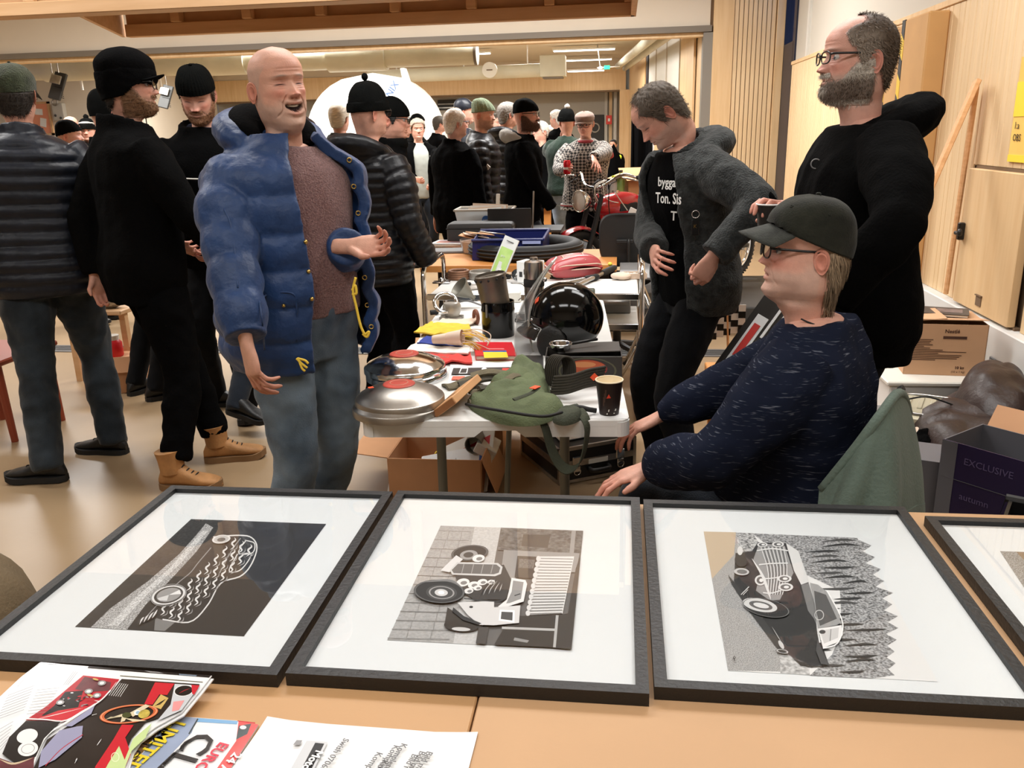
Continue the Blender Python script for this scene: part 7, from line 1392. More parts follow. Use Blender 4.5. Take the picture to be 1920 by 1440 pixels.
a=bk(915,437,6.40);t=thing('display_board','upright matt black flat panel standing behind the blue crate','panel',(-.43,6.42,ZO));x0=bk(915,420,6.42)[0];x1=bk(996,420,6.42)[0];mk('panel',bxx(x0,x1,6.41,6.43,ZO+.001,bk(950,391,6.42)[2],.003),M('panel_black',(.018,.017,.016),.55,var=.2,vs=10),t);mk('bracket',box((x1+.012,6.44,ZO+.2),(.012,.012,.36),.003,ry=.05),MC['steel_dull'],t);mk('strut',line((x1-.05,6.44,ZO+.12),(x1+.10,6.5,ZO+.01),.012),MC['rubber'],t)
P=bk(933,395,6.78);single('white_post',box((P[0],6.78,.951),(.028,.028,.26),.003,ry=.06),MC['off_white'],'short pale post standing behind the storage bin','post')
# office chair
def CH_(px,py):return ay(px,py,5.62)
P=CH_(1170,450);t=thing('office_chair','black swivel office chair seen from behind, rounded backrest','chair',(P[0],5.8,0));w_,h_=.165,.175;n_=40;q=np.linspace(0,2*np.pi,n_,endpoint=False);ol=[(P[0]+w_*np.sign(np.cos(a))*abs(np.cos(a))**.55*(1-.12*math.sin(a)*0+.06*math.sin(a)),P[2]+h_*np.sign(np.sin(a))*abs(np.sin(a))**.6)for a in q]
V=np.array([(x,5.62+.035*((x-P[0])/w_)**2,z)for x,z in ol]+[(P[0]+(x-P[0])*.9,5.66+.03*((x-P[0])/w_)**2,P[2]+(z-P[2])*.92)for x,z in ol]+[(P[0]+(x-P[0])*.95,5.61+.03*((x-P[0])/w_)**2,P[2]+(z-P[2])*.95)for x,z in ol]);F=[[i,(i+1)%n_,n_+(i+1)%n_,n_+i]for i in range(n_)]+[[i,(i+1)%n_,2*n_+(i+1)%n_,2*n_+i]for i in range(n_)]+[list(range(n_,2*n_)),list(range(2*n_,3*n_))[::-1]]
mk('backrest',(V,F),M('chair_shell',(.010,.010,.010),.5),t,40);mk('bracket',bxx(P[0]-.05,P[0]+.06,5.585,5.61,P[2]-.02,P[2]+.005,.004),MC['chair_shell'],t);mk('stem',tube(bez([(P[0]+.03,5.59,P[2]+.01),(P[0]+.03,5.585,P[2]-.12),(P[0]+.03,5.60,P[2]-.27),(P[0]+.01,5.75,P[2]-.33)],14),.022,10,sq=(1,.5)),MC['chair_shell'],t,True)
V,F=ell((P[0]-.04,5.86,P[2]-.30),(.24,.23,.05),32,12);mk('seat',(V,F),MC['black_cloth'],t,True);mk('column',line((P[0]-.04,5.86,.08),(P[0]-.04,5.86,P[2]-.33),.028,12),MC['dark_grey'],t,True)
for k in range(5):a=k*1.257+.3;mk('foot',tube([(P[0]-.04,5.86,.10),(P[0]-.04+.28*math.cos(a),5.86+.28*math.sin(a),.07)],[.025,.016],8),MC['dark_grey'],t);mk('castor',ell((P[0]-.04+.28*math.cos(a),5.86+.28*math.sin(a),.028),(.028,.028,.028),10,8),MC['rubber'],t,True)
# ------------------------------------------------------------------ mopeds
def wheel(t,c,ax,R0,w,nm='wheel'):
 c=np.asarray(c,float);ax=nrmz(ax);tp=mk('tyre',torus(c,R0-w*.5,w*.5,40,12,ax),MC['rubber'],t,True);mk('rim',torus(c,R0-w-.008,.012,40,8,ax,(1,1.5)),MC['chrome'],t,True);mk('hub',tube([c-ax*.05,c+ax*.05],.045,18),MC['alloy'],t,40)
 X=nrmz(np.cross((0,0,1),ax));Y=np.cross(ax,X);sp=[line(c+ax*.03*(-1)**k+(X*math.cos(k*.349)+Y*math.sin(k*.349))*.04,c+(X*math.cos(k*.349+.12*(-1)**k)+Y*math.sin(k*.349+.12*(-1)**k))*(R0-w-.01),.0022,4)for k in range(18)];mk('spokes',cat(*sp),MC['chrome'],t,stuff=True)
 tb=[box((0,0,0),(.012,w*.8,.010))for k in range(1)];bl=[]
 for k in range(44):a=k*2*math.pi/44;r=X*math.cos(a)+Y*math.sin(a);tg=np.cross(ax,r);bl.append(fr(tb[0],c+r*(R0-.003),tg,ax,r))
 mk('tread',cat(*bl),MC['rubber_grey'],t,stuff=True)
single('low_platform',bxx(-.62,1.6,6.62,8.1,.001,.20,.01),MC['dark_grey'],'low dark platform on which both mopeds stand','platform')
def moped(label,fpt,ang,tankmat,R0=.285,hb=1.0,wh=True):
 d=np.array([math.cos(R_(ang)),math.sin(R_(ang)),0]);s=np.array([-d[1],d[0],0]);up=np.array([0,0,1.]);LZ=.201;F_=np.array([fpt[0],fpt[1],R0+LZ]);Rr_=F_-d*1.18
 t=thing('moped',label,'moped',(F_[0]-.59*d[0],F_[1]-.59*d[1],LZ));L=lambda a,b,c:F_-d*a+s*b+up*(c-R0)
 wheel(t,F_,s,R0,.07);wheel(t,Rr_,s,R0,.07)
 for q in(-1,1):mk('fork',tube([L(0,.075*q,R0),L(.12,.075*q,.62),L(.19,.07*q,.84)],[.022,.022,.018],10),MC['rubber']if wh else MC['chrome'],t,40)
 a=np.linspace(-.5,1.7,16);fd=np.array([[F_+d*math.cos(x)*(R0+.03)*1+up*math.sin(x)*(R0+.03)+s*y+up*(-.35*abs(y))for y in np.linspace(-.055,.055,7)]for x in a+.55]);mk('mudguard',slab(fd,.006),MC[tankmat],t,40)
 hl=L(.02,0,.80);mk('headlamp',lathe([(0,-.09),(.045,-.08),(.078,-.03),(.085,.0),(.085,.012)],28,hl,d),MC['chrome'],t,30);mk('headlamp_glass',lathe([(.080,.008),(.06,.022),(0,.030)],28,hl,d),M('lamp_glass',s2l(220,214,204),.08,coat=1),t,30);mk('headlamp_ring',torus(hl+d*.010,.084,.007,28,8,d),MC['chrome'],t,True)
 mk('handlebar',tube(bez([L(.30,.36,.98),L(.24,.25,1.0),L(.17,.12,.92),L(.16,0,.90),L(.17,-.12,.92),L(.24,-.25,1.0),L(.30,-.36,.98)],36),.012,10),MC['chrome'],t,True)
 for q in(-1,1):mk('grip',tube([L(.30,.36*q,.98),L(.36,.44*q,.97)],.017,12),MC['rubber'],t,40);mk('brake_lever',tube(bez([L(.22,.30*q,.985),L(.16,.36*q,.985),L(.20,.48*q,.965)],8),.007,6),MC['chrome'],t,True)
 V,F=ell((0,0,0),(.26,.105,.11),28,16);mk('tank',fr((V,F),L(.44,0,.74),-d,s,up),MC[tankmat],t,True);mk('tank_cap',tube([L(.40,0,.835),L(.40,0,.862)],.03,16),MC['chrome'],t,40);mk('knee_pad',fr(box((0,.09,-.01),(.2,.03,.07),.015,seg=2),L(.46,0,.74),-d,s,up),MC['rubber'],t,40);mk('knee_pad',fr(box((0,-.09,-.01),(.2,.03,.07),.015,seg=2),L(.46,0,.74),-d,s,up),MC['rubber'],t,40)
 mk('seat',fr(box((0,0,0),(.50,.22,.09),.035,seg=3),L(.92,0,.76),-d,s,up),MC['leather_black'],t,40);mk('frame_tube',tube(bez([L(.19,0,.84),L(.30,0,.55),L(.42,0,.28),L(.80,0,.26),L(1.0,0,.55),L(1.15,0,.72)],24),.02,10),MC[tankmat],t,True);mk('frame_tube',line(L(.2,0,.80),L(.95,0,.66),.018,10),MC['rubber'],t,True)
 mk('engine',fr(box((0,0,0),(.26,.18,.18),.03,seg=2),L(.58,0,.36),-d,s,up),MC['alloy'],t,40)
 for k in range(7):mk('cooling_fin',fr(box((0,0,.11+.018*k),(.13,.15,.008),.003),L(.50,0,.36),-d,s,up),MC['alloy'],t)
 mk('exhaust',tube(bez([L(.42,-.10,.42),L(.36,-.13,.30),L(.55,-.15,.22),L(1.3,-.15,.30)],20),[.018]*8+[.03]*12,12),MC['chrome'],t,True);mk('swing_arm',line(L(.75,.08,.30),L(1.18,.08,R0),.018,8),MC['rubber'],t,True);mk('swing_arm',line(L(.75,-.08,.30),L(1.18,-.08,R0),.018,8),MC['rubber'],t,True)
 for q in(-1,1):mk('shock_absorber',tube([L(1.14,.10*q,R0+.03),L(1.04,.10*q,.66)],.026,12),MC['chrome'],t,40)
 rr=np.random.default_rng(int(abs(ang)))
 for k in range(9):
  a0=L(.18+.05*rr.uniform(-1,1),.3*rr.uniform(-1,1),.96);b0=L(.35+.25*rr.uniform(0,1),.1*rr.uniform(-1,1),.62+.15*rr.uniform(-1,1));mk('cable',tube(bez([a0,a0+d*.10*rr.uniform(0,1.2)-up*.05,(a0+b0)/2+d*.12-up*.05+s*.05*rr.uniform(-1,1),b0],14),.004,6),MC['rubber' if k%3 else 'off_white'],t,True)
 return t,L,d,s
M('moped_red',s2l(172,24,32),.22,coat=.6);M('moped_orange',s2l(230,100,50),.3,coat=.5)
t1,L1,d1,s1=moped('red and chrome moped with round headlamp and white hanging tag',(-.34,6.95),222,'moped_red')
tg=L1(.42,.20,.56);mk('price_tag',box(tg,(.20,.012,.30),.004,ry=.45,rz=.35),MC['paper'],t1);mk('cord',line(L1(.25,.16,.86),tg+np.array([-.05,0,.15]),.004),MC['off_white'],t1)
text('lettering','SACHS',tg+np.array([-.03,-.02,.06]),(.8,.1,-.45),(.4,0,.8),.03,M('tag_ink',s2l(90,90,90),.7),t1)
t2,L2,d2,s2=moped('orange-tanked moped crowded with cables behind the office chair',(.44,7.15),236,'moped_orange',hb=1.05)
mk('rear_box',fr(box((0,0,0),(.26,.24,.14),.01),L1(.95,0,.88),-d1,s1,(0,0,1)),MC['red'],t1)
# cardboard box, bottles and clothes on the far right table
t=thing('far_table','pale far table behind the mopeds holding bottles and a cardboard box','table',(.3,8.6,0));mk('top',bxx(-.12,1.0,8.3,8.9,.86,.90,.004),MC['off_white'],t)
for x,y in((-.05,8.36),(.93,8.36),(-.05,8.84),(.93,8.84)):mk('leg',bxx(x-.02,x+.02,y-.02,y+.02,0,.86),MC['steel_dull'],t)
P=np.array([.18,8.5,.901]);t=thing('cardboard_box','open brown cardboard box with raised flaps above the orange-tanked moped','box',P)
for VF in(bxx(-.15,.15,-.12,-.115,0,.19),bxx(-.15,.15,.115,.12,0,.19),bxx(-.15,-.145,-.115,.115,0,.19),bxx(.145,.15,-.115,.115,0,.19),bxx(-.15,.15,-.12,.12,0,.004)):mk('wall',xf(VF,.3,P),MC['kraft'],t)
mk('flap',xf(box((-.05,-.17,.20),(.30,.13,.004),rx=.3),.3,P),MC['kraft'],t);mk('flap',xf(box((-.22,0,.215),(.15,.24,.004),ry=-.35),.3,P),MC['kraft'],t);mk('flap',xf(box((0,.17,.24),(.3,.12,.004),rx=.7),.3,P),MC['kraft'],t)
for i,(x,h_,m,lb)in enumerate(((-.07,.22,'off_white','white plastic bottle left of the far cardboard box'),(-.0,.27,'label_green','green and white bottle beside the far cardboard box'),(.60,.2,'steel','grey metal can at the right of the far table'))):
 P=np.array([x,8.42,.901]);t=thing('bottle' if i<2 else 'can',lb,'bottle' if i<2 else 'can',P);mk('body',lathe([(0,0),(.036,0),(.038,.01),(.038,h_*.7),(.016,h_*.85),(.016,h_*.92),(0,h_*.92)],20,P),MC[m],t,40);mk('stopper',lathe([(.018,h_*.92),(.018,h_),(0,h_)],16,P),MC['hi_vis' if i==0 else 'dark_grey']if 'hi_vis' in MC else MC['dark_grey'],t,40)
t=thing('coat_stand','white pole stand with black and red garments behind the grey fleece man','coat stand',(.42,10.2,0));mk('pole',line((.28,10.2,.02),(.40,10.2,1.95),.014,10),MC['white'],t,True);mk('base',lathe([(0,0),(.2,0),(.2,.02),(.02,.04),(0,.04)],24,(.28,10.2,0)),MC['steel_dull'],t,30);mk('top_bar',line((.12,10.2,1.80),(.75,10.2,1.80),.012,8),MC['steel'],t,True)
for nm,x0,x1,m in(('black_coat',.10,.36,'black_cloth'),('red_garment',.42,.74,'red')):
 G=np.array([[(x0+(x1-x0)*u+.02*math.sin(9*u+z),10.2+.05*math.sin(12*u)+.04*(1.8-z)*math.sin(5*u),z)for u in np.linspace(0,1,18)]for z in np.linspace(1.79,1.05,10)]);mk(nm,slab(G,.02),MC[m],t,40)
t=thing('stacked_chairs','dark draped chair with a pointed back at the far right','chair',(-.12,11.3,0));mk('seat',bxx(-.35,.06,11.1,11.5,.42,.46,.01),MC['dark_grey'],t)
for x,y in((-.32,11.14),(.03,11.14),(-.32,11.46),(.03,11.46)):mk('leg',line((x,y,0),(x,y,.42),.014),MC['steel_dull'],t)
G=np.array([[(-.34+.38*u,11.48+.05*math.sin(8*u),.46+q*(1.12*(1-.75*abs(u-.62)**1.0)-.2))for u in np.linspace(0,1,12)]for q in np.linspace(0,1,8)]);mk('draped_cloth',slab(G,.03),MC['black_cloth'],t,40)
# white far table with toys
t=thing('toy_table','white far table with small bright toys between hoodie man and green sweater','table',(-.95,10.2,0));mk('top',bxx(-1.6,-.35,9.95,10.6,.73,.77,.004),MC['white'],t)
for x in(-1.5,-.85):mk('leg',bxx(x-.04,x+.04,10.0,10.08,0,.73),MC['table_orange'],t)
for x in(-1.5,-.45):mk('leg',bxx(x-.04,x+.04,10.46,10.54,0,.73),MC['table_orange'],t)
for i,(x,y,r,m,lb)in enumerate(((-.88,10.1,.05,'moped_orange','orange toy ball on the white far table'),(-.78,10.08,.045,'sticker_blue','blue toy ball beside the orange one'),(-.83,10.2,.04,'pen_red','red toy ball behind the orange and blue ones'),(-.95,10.16,.045,'off_white','white toy ball left of the orange one'))):single('toy_ball',ell((x,y,.771+r),(r,r,r),16,10),MC[m],lb,'toy',smooth=True)
t=thing('drink_can','red drink can held by the flat cap man','can',CAN_AT-np.array([0,0,.06]))if 'CAN_AT' in globals()else None
if t:
 c=CAN_AT+np.array([-.01,-.03,-.065]);mk('body',lathe([(0,0),(.026,0),(.033,.012),(.033,.108),(.027,.120),(.025,.118),(0,.116)],24,c),M('can_red',s2l(200,30,42),.25,metal=.3),t,40);mk('band',lathe([(.0334,.04),(.0334,.06)],24,c),MC['off_white'],t,40)
def carton(name,label,c,sx,sy,h,rz,mat='kraft_box',flaps=((0,-1,.5),(0,1,.6),(-1,0,.3),(1,0,.3)),fl=.16,seam=True):
 t=thing(name,label,'box',c);k=.004
 for VF in(bxx(-sx/2,sx/2,-sy/2,-sy/2+k,0,h),bxx(-sx/2,sx/2,sy/2-k,sy/2,0,h),bxx(-sx/2,-sx/2+k,-sy/2+k,sy/2-k,0,h),bxx(sx/2-k,sx/2,-sy/2+k,sy/2-k,0,h),bxx(-sx/2,sx/2,-sy/2,sy/2,0,k)):mk('wall',xf(VF,rz,c),MC[mat],t)
 for fx,fy,a in flaps:
  L_=sx if fy else sy;V,F=box((0,fl/2,0),(L_*.98,fl,k));V,F=xf((V,F),rx=a);an=math.atan2(-fx,fy);V,F=xf((V,F),an);V=V+np.array([fx*sx/2,fy*sy/2,h]);mk('flap',xf((V,F),rz,c),MC[mat],t)
 return t
M('kraft_box',s2l(206,156,116),.8,var=.06,vs=6);M('kraft_warm',s2l(216,168,126),.8,var=.05,vs=6)
c=(az(715,930,.03)+az(912,938,.03))/2;c[2]=0.001;c[1]+=.22
t=carton('cardboard_box','open cardboard box of magazines under the near end of the white table',c,.42,.34,.19,.0,flaps=((0,-1,-1.5),(-1,0,.12),(1,0,-1.2),(0,1,1.2)),fl=.17);c1_=c
c=c1_+np.array([-.03,.52,0]);carton('cardboard_box','second cardboard box with flaps out, behind the magazine box',c,.50,.34,.37,.05,'kraft_warm',flaps=((0,-1,-.9),(-1,0,.15),(1,0,.1),(0,1,.9)),fl=.17)
for k in range(5):single('metal_scrap',ell(c+np.array([-.12+.06*k,-.02+.04*(-1)**k,.33]),(.045,.05,.045),12,8),MC['steel_dull' if k%2 else 'rubber'],['dark lump of metal parts, leftmost in the back cardboard box','grey lump of parts second from left in the back cardboard box','dark lump in the middle of the back cardboard box','grey lump right of the middle in the back cardboard box','dark lump at the right in the back cardboard box'][k],'scrap','parts in the back cardboard box',smooth=True)
for i,(dx,dy,rz,ry,w,h_,m,lb)in enumerate(((.06,-.05,.12,-.22,.34,.24,'paper','white magazine with a big black V in the cardboard box'),(.10,.02,-.05,-.45,.30,.22,'off_white','car magazine with yellow title leaning in the cardboard box'),(-.08,-.1,.02,-.10,.30,.2,'paper','pale brochure with coloured squares at the box front'))):
 P=c1_+np.array([dx,dy,.075+.05*i if i<2 else.06]);o=thing('box_magazine',lb,'magazine',P);U=np.array([math.cos(ry),0,-math.sin(ry)]);Vv=nrmz(np.array([.0,.75,.65]));mk('cover',fr(box((0,0,0),(w,h_,.008),.002),P,U,Vv),MC[m],o);Nn=np.cross(U,Vv)
 if i==0:text('lettering','V',P+Nn*.0048-U*.02-Vv*.10,U,Vv,.11,MC['ink_black'],o)
 if i==1:
  AA=Art(lambda x,y:(x,y),lambda x,y,dz:P+U*x+Vv*y+Nn*(.0045+dz));AA.poly([(-.14,-.1),(.14,-.1),(.14,.1),(-.14,.1)],PM('cov_white',220,216,208));AA.poly([(-.04,-.06),(.13,-.08),(.13,.06),(-.03,.05)],PM('cov_red',190,50,54));AA.poly([(0,-.09),(.12,-.1),(.1,-.02),(.02,-.03)],PM('cov_blue',70,100,170));AA.ellp((.04,.01),.05,.022,PM('cov_orange',220,130,70));AA.build('print',o);text('lettering','KLAR',P+Nn*.0055-U*.135-Vv*.02,Vv,-U,.05,PM('yellow_title',226,196,60),o,bold=.001)
 if i==2:
  for q in range(5):mk('swatch',fr(box((-.08+.03*q,-.05,.0045),(.024,.02,.001)),P,U,Vv),PM(('sw_g','sw_t','sw_r','sw_k','sw_g')[q],*((80,170,110),(70,150,130),(200,60,60),(60,60,60),(80,170,110))[q]),o)
t=thing('rolled_magazine','magazine rolled into a grey tube at the back of the cardboard box','magazine',c1_+np.array([.15,.08,.17]));a_=np.linspace(0,5.2,30);Pq=c1_+np.array([.15,.08,.20]);G=np.array([[Pq+np.array([.035*math.cos(x)*(1+.05*x),y,.035*math.sin(x)*(1+.05*x)])for y in(-.09,0,.09)]for x in a_]);mk('roll',slab(G,.004),MC['leg_grey'],t,40);mk('pages',box(Pq+np.array([.05,-.02,-.03]),(.10,.16,.05),.004,ry=.5),MC['off_white'],t)
# aluminium edged case
C0,C1,C2=az(1048,912,0.0),az(1192,884,0.0),az(980,870,0.0);U=nrmz((C1-C0)*np.array([1,1,0]));Lx=np.linalg.norm(C1-C0);Vv=np.array([-U[1],U[0],0]);Ly=.44;hC=.17;t=thing('flight_case','black case with aluminium edges and catches under the white table','case',C0);C0=C0+np.array([0,0,.004])
f_=lambda VF:fr(VF,C0,U,Vv,(0,0,1));ALM=M('alu_edge',(.55,.54,.52),.35,metal=1,var=.1,vs=30)
mk('body',f_(bxx(.004,Lx-.004,.004,Ly-.004,.004,hC*.52)),M('case_black',(.010,.010,.010),.4),t);mk('lid',f_(bxx(.004,Lx-.004,.004,Ly-.004,hC*.56,hC)),MC['case_black'],t)
for z in(0,hC*.46,hC*.54,hC-.012):
 for VF in(bxx(0,Lx,0,.012,z,z+.016),bxx(0,.012,0,Ly,z,z+.016),bxx(Lx-.012,Lx,0,Ly,z,z+.016),bxx(0,Lx,Ly-.012,Ly,z,z+.016)):mk('edge',f_((np.asarray(VF[0]),VF[1])),ALM,t)
for x in(0,Lx-.016):mk('corner_edge',f_(bxx(x,x+.016,-.001,.015,0,hC)),ALM,t)
mk('corner_edge',f_(bxx(-.001,.013,Ly-.016,Ly,0,hC)),ALM,t)
for x in(Lx*.22,Lx*.78):cq=mk('catch',f_(cat(box((x,-.006,hC*.62),(.045,.012,.045),.004),box((x,-.008,hC*.40),(.035,.012,.03),.004))),MC['chrome'],t);mk('latch_ring',f_(torus((x,-.012,hC*.33),.016,.0028,20,6,(0,1,0),(1,1))),MC['chrome'],cq,True)
mk('handle',f_(tube(bez([(Lx*.38,0,hC*.36),(Lx*.40,-.03,hC*.33),(Lx*.60,-.03,hC*.33),(Lx*.62,0,hC*.36)],14),.011,8)),MC['case_black'],t,True);mk('label',f_(box((Lx*.5,-.001,hC*.53),(.10,.003,.022))),MC['off_white'],t)
P=C0+U*.2+Vv*.2+np.array([0,0,hC+.006]);single('white_sheet',fr(prism([(-.15,-.12),(.17,-.1),(.15,.14),(-.13,.1)],0,.004),P,U,Vv),MC['paper'],'white sheet lying on the black aluminium-edged case','paper')
# ------------------------------------------------------------------ along the right wall
t=thing('padded_column','brown cardboard-clad column with yellow and black hazard tape on its edges','column',(1.93,6.45,.5))
CB=M('clad_brown',s2l(196,152,98),.75,var=.06,vs=4);YT=M('tape_yellow',s2l(226,190,60),.5);BT=M('tape_black',(.012,.012,.012),.5)
for y0,y1,x0,zt in((6.00,6.52,1.90,2.21),(6.56,6.98,1.93,2.19)):
 mk('panel',bxx(x0,2.03,y0,y1,.502,zt,.01),CB,t)
 for k in range(13):
  z0=.52+k*.13;z1=min(z0+.13,zt)
  if z0<zt:mk('hazard_stripe',(np.array([(x0-.003,y1-.065,z0),(x0-.003,y1+.001,z0+.05),(x0-.003,y1+.001,min(z1+.05,zt)),(x0-.003,y1-.065,z1),(x0+.004,y1-.065,z0),(x0+.004,y1+.001,z0+.05),(x0+.004,y1+.001,min(z1+.05,zt)),(x0+.004,y1-.065,z1)]),[[0,1,2,3],[7,6,5,4],[0,4,5,1],[1,5,6,2],[2,6,7,3],[3,7,4,0]]),YT if k%2 else BT,t)
t=thing('hose_reel','white coiled cable ring hanging on the slatted wall behind the bearded head','cable',(1.99,7.4,1.7))
for k in range(4):mk('turn',torus((1.985-.012*k,7.35+.02*k,1.86-.01*k),.17-.012*k,.014,34,8,(1,.1,0)),MC['off_white' if k%2 else 'white'],t,True)
mk('hook',line((2.03,7.36,2.02),(1.93,7.36,2.02),.010),MC['dark_grey'],t)
t=thing('wooden_prop','pale forked wooden prop leaning against the slatted wall','plank',(1.5,5.2,0));A_,B_=np.array([1.975,5.30,1.76]),np.array([1.28,4.92,.01]);dd=nrmz(B_-A_);Lp=np.linalg.norm(B_-A_);sd=nrmz(np.cross(dd,(1,0,.2)));nn=np.cross(dd,sd);mk('board',fr(bxx(0,Lp,-.035,.035,-.014,.014,.004),A_,dd,sd,nn),M('fresh_wood',s2l(226,178,130),.6,col2=s2l(208,156,106),vs=6,stretch=(1,8,8)),t);mk('support',line(A_+np.array([.01,.03,-.03]),(1.99,5.42,.53),.016,8),MC['fresh_wood'],t)
t=thing('yellow_poster','yellow and orange hand-lettered poster cut off by the right photo edge','poster',(2.022,4.7,1.32));mk('sheet',bxx(2.020,2.026,4.40,4.885,1.335,1.85),M('poster_orange',s2l(240,190,92),.7,col2=s2l(244,206,110),vs=3),t);mk('band',bxx(2.017,2.020,4.40,4.885,1.56,1.73),PM('poster_yellow',240,214,60,.7),t);mk('band',bxx(2.017,2.020,4.40,4.885,1.335,1.37),MC['poster_yellow'],t)
for s_,z in(('1:a',1.50),('OBS',1.44)):text('lettering',s_,(2.0165,4.855,z),(0,-1,0),(0,0,1),.05,MC['frame_black'],t)
P=ax(1864,690,1.964);t=thing('wall_socket','black wall socket with a chrome frame set in the white plinth','socket',P);mk('plate',box(P+np.array([-.003,0,0]),(.008,.12,.10),.003),MC['black_plastic'],t);mk('frame',cat(box(P+np.array([-.009,0,.035]),(.006,.08,.006)),box(P+np.array([-.009,0,-.035]),(.006,.08,.006)),box(P+np.array([-.009,.037,0]),(.006,.006,.07)),box(P+np.array([-.009,-.037,0]),(.006,.006,.07))),MC['steel'],t);mk('socket_face',box(P+np.array([-.008,0,0]),(.006,.05,.035),.002),MC['dark_grey'],t)
# low shelf box carrying the 10 kg carton
X0,X1,Y0,Y1=1.47,1.85,4.38,4.72
t=thing('white_chest','low white chest under the printed cardboard carton by the plinth','chest',(1.66,4.5,0));mk('body',bxx(1.36,1.94,4.28,4.86,0.001,.275,.008),MC['white'],t);mk('lid',bxx(1.34,1.955,4.26,4.87,.277,.30,.006),MC['off_white'],t)
t=thing('printed_carton','brown printed cardboard carton marked 10 kg on the white chest by the plinth','box',((X0+X1)/2,(Y0+Y1)/2,.301));rz=-.10;cc=np.array([(X0+X1)/2,(Y0+Y1)/2,.301]);KB=M('kraft_print',s2l(204,162,126),.8,var=.04,vs=6)
Lw,Ld,Lh=.375,.32,.265
for VF in(bxx(-Lw/2,Lw/2,-Ld/2,-Ld/2+.004,0,Lh),bxx(-Lw/2,Lw/2,Ld/2-.004,Ld/2,0,Lh),bxx(-Lw/2,-Lw/2+.004,-Ld/2,Ld/2,0,Lh),bxx(Lw/2-.004,Lw/2,-Ld/2,Ld/2,0,Lh)):mk('wall',xf(VF,rz,cc),KB,t)
mk('flap',xf(box((0,.08,Lh+.003),(Lw,.16,.004),rx=.02),rz,cc),KB,t);mk('flap',xf(box((0,-.075,Lh+.012),(Lw,.155,.004),rx=-.14),rz,cc),KB,t);mk('flap',xf(box((-.09,-.02,Lh+.02),(.17,.26,.004),ry=-.10),rz,cc),KB,t)
BR_=M('print_brown_dark',s2l(80,52,38),.8);ux=np.array([math.cos(rz),math.sin(rz),0]);fo=xf((np.array([[-Lw/2,-Ld/2-.0006,0]]),[]),rz,cc)[0][0]
def ct(s_,u,z,size,b=0):return text('lettering',s_,fo+ux*u+np.array([0,0,z]),ux,(0,0,1),size,BR_,t,bold=b)
ct('Nestlé',.175,.222,.026,.0006);ct('10 kg',.24,.035,.020,.0008);ct('(10 x 1 kg)',.225,.015,.015);mk('rule',fr(box((.225,-.0002,.198),(.11,.0008,.014)),fo,ux,(0,1,0),(0,0,1)),BR_,t)
for k in range(13):w_=(.10,.09,.085,.10,.06,.09,.15,.26,.13,.24,.23,.22,.12)[k];mk('print_line',fr(box((.025+w_/2,-.0002,.185-.0088*k),(w_,.0006,.0034)),fo,ux,(0,1,0),(0,0,1)),BR_,t)
fs=xf((np.array([[-Lw/2-.0006,Ld/2,0]]),[]),rz,cc)[0][0];uy=np.array([math.sin(rz),-math.cos(rz),0]);text('lettering','10 kg',fs+uy*.21+np.array([0,0,.05]),uy,(0,0,1),.018,BR_,t);mk('mark',fr(box((.24,-.0003,.10),(.04,.0008,.026)),fs,uy,np.cross((0,0,1),uy),(0,0,1)),BR_,t)
P=cc+np.array([.02,.06,Lh+.012]);t=thing('dark_book','dark spiral-bound book lying on top of the printed carton','book',P);mk('cover',box(P+np.array([0,0,.014]),(.26,.18,.004),rz=-.35),M('book_dark',s2l(60,58,60),.4),t);mk('pages',box(P+np.array([0,0,.007]),(.25,.175,.010),rz=-.35),MC['off_white'],t);mk('picture',xf(box((.04,0,.0165),(.12,.09,.001)),-.35,P),M('book_pic',s2l(110,96,96),.4,var=.4,vs=30),t)
# lamp unit
c=np.array([1.50,3.88,.10]);t=thing('crate_low','low grey plastic crate holding the lamp unit and leather jackets','crate',(1.6,3.7,0));mk('body',bxx(1.22,1.93,3.30,4.20,.001,.20,.01),MC['grey_plastic'],t)
P=np.array([1.42,3.86,.203]);t=thing('lamp_unit','cream metal lamp unit with ribbed glass lying in front of the white chest','lamp',P);rz=-.45
mk('housing',xf(box((0,0,.04),(.34,.22,.07),.02,rx=.25,seg=2),rz,P+np.array([0,0,.02])),M('lamp_cream',s2l(196,188,160),.4),t,40);mk('bezel',xf(tube(np.array([(.14*np.sign(math.cos(a))*abs(math.cos(a))**.5,.085*np.sign(math.sin(a))*abs(math.sin(a))**.5,.082+.085*np.sign(math.sin(a))*abs(math.sin(a))**.5*.25)for a in np.linspace(0,2*np.pi,40,endpoint=False)]),.007,8,closed=True),rz,P+np.array([0,0,.02])),MC['steel'],t,True)
mk('glass',xf(box((0,0,.078),(.27,.155,.008),.003,rx=.25),rz,P+np.array([0,0,.02])),M('lamp_lens',s2l(178,172,150),.15,coat=.8),t)
for k in range(5):mk('rib',xf(box((-.10+.05*k,.01,.086),(.022,.10,.008),.003,rx=.25),rz,P+np.array([0,0,.02])),MC['lamp_lens'],t)
mk('wire',tube(bez([P+np.array([-.12,-.02,.14]),P+np.array([-.05,-.08,.17]),P+np.array([.08,-.10,.13]),P+np.array([.18,-.12,.10])],18),.004,6),MC['rubber'],t,True);mk('clip',ell(P+np.array([-.13,.0,.14]),(.02,.012,.012),10,8),MC['brass'],t,True)
M('leather_brown',s2l(44,30,27),.45,var=.15,vs=8,bump=.25,bs=60)
t=thing('leather_jackets','heap of dark brown leather jackets beside the plinth','jacket',(1.55,3.5,.2));z_=.201
pile('body',[(1700,800),(1750,775),(1800,760),(1850,755),(1910,775),(1945,830),(1945,900),(1880,920),(1800,900),(1730,850)],.10,MC['leather_brown'],parent=t,z=z_,bump=.026,sc=5,n=110,nr=34,seed=3,edge=.05)
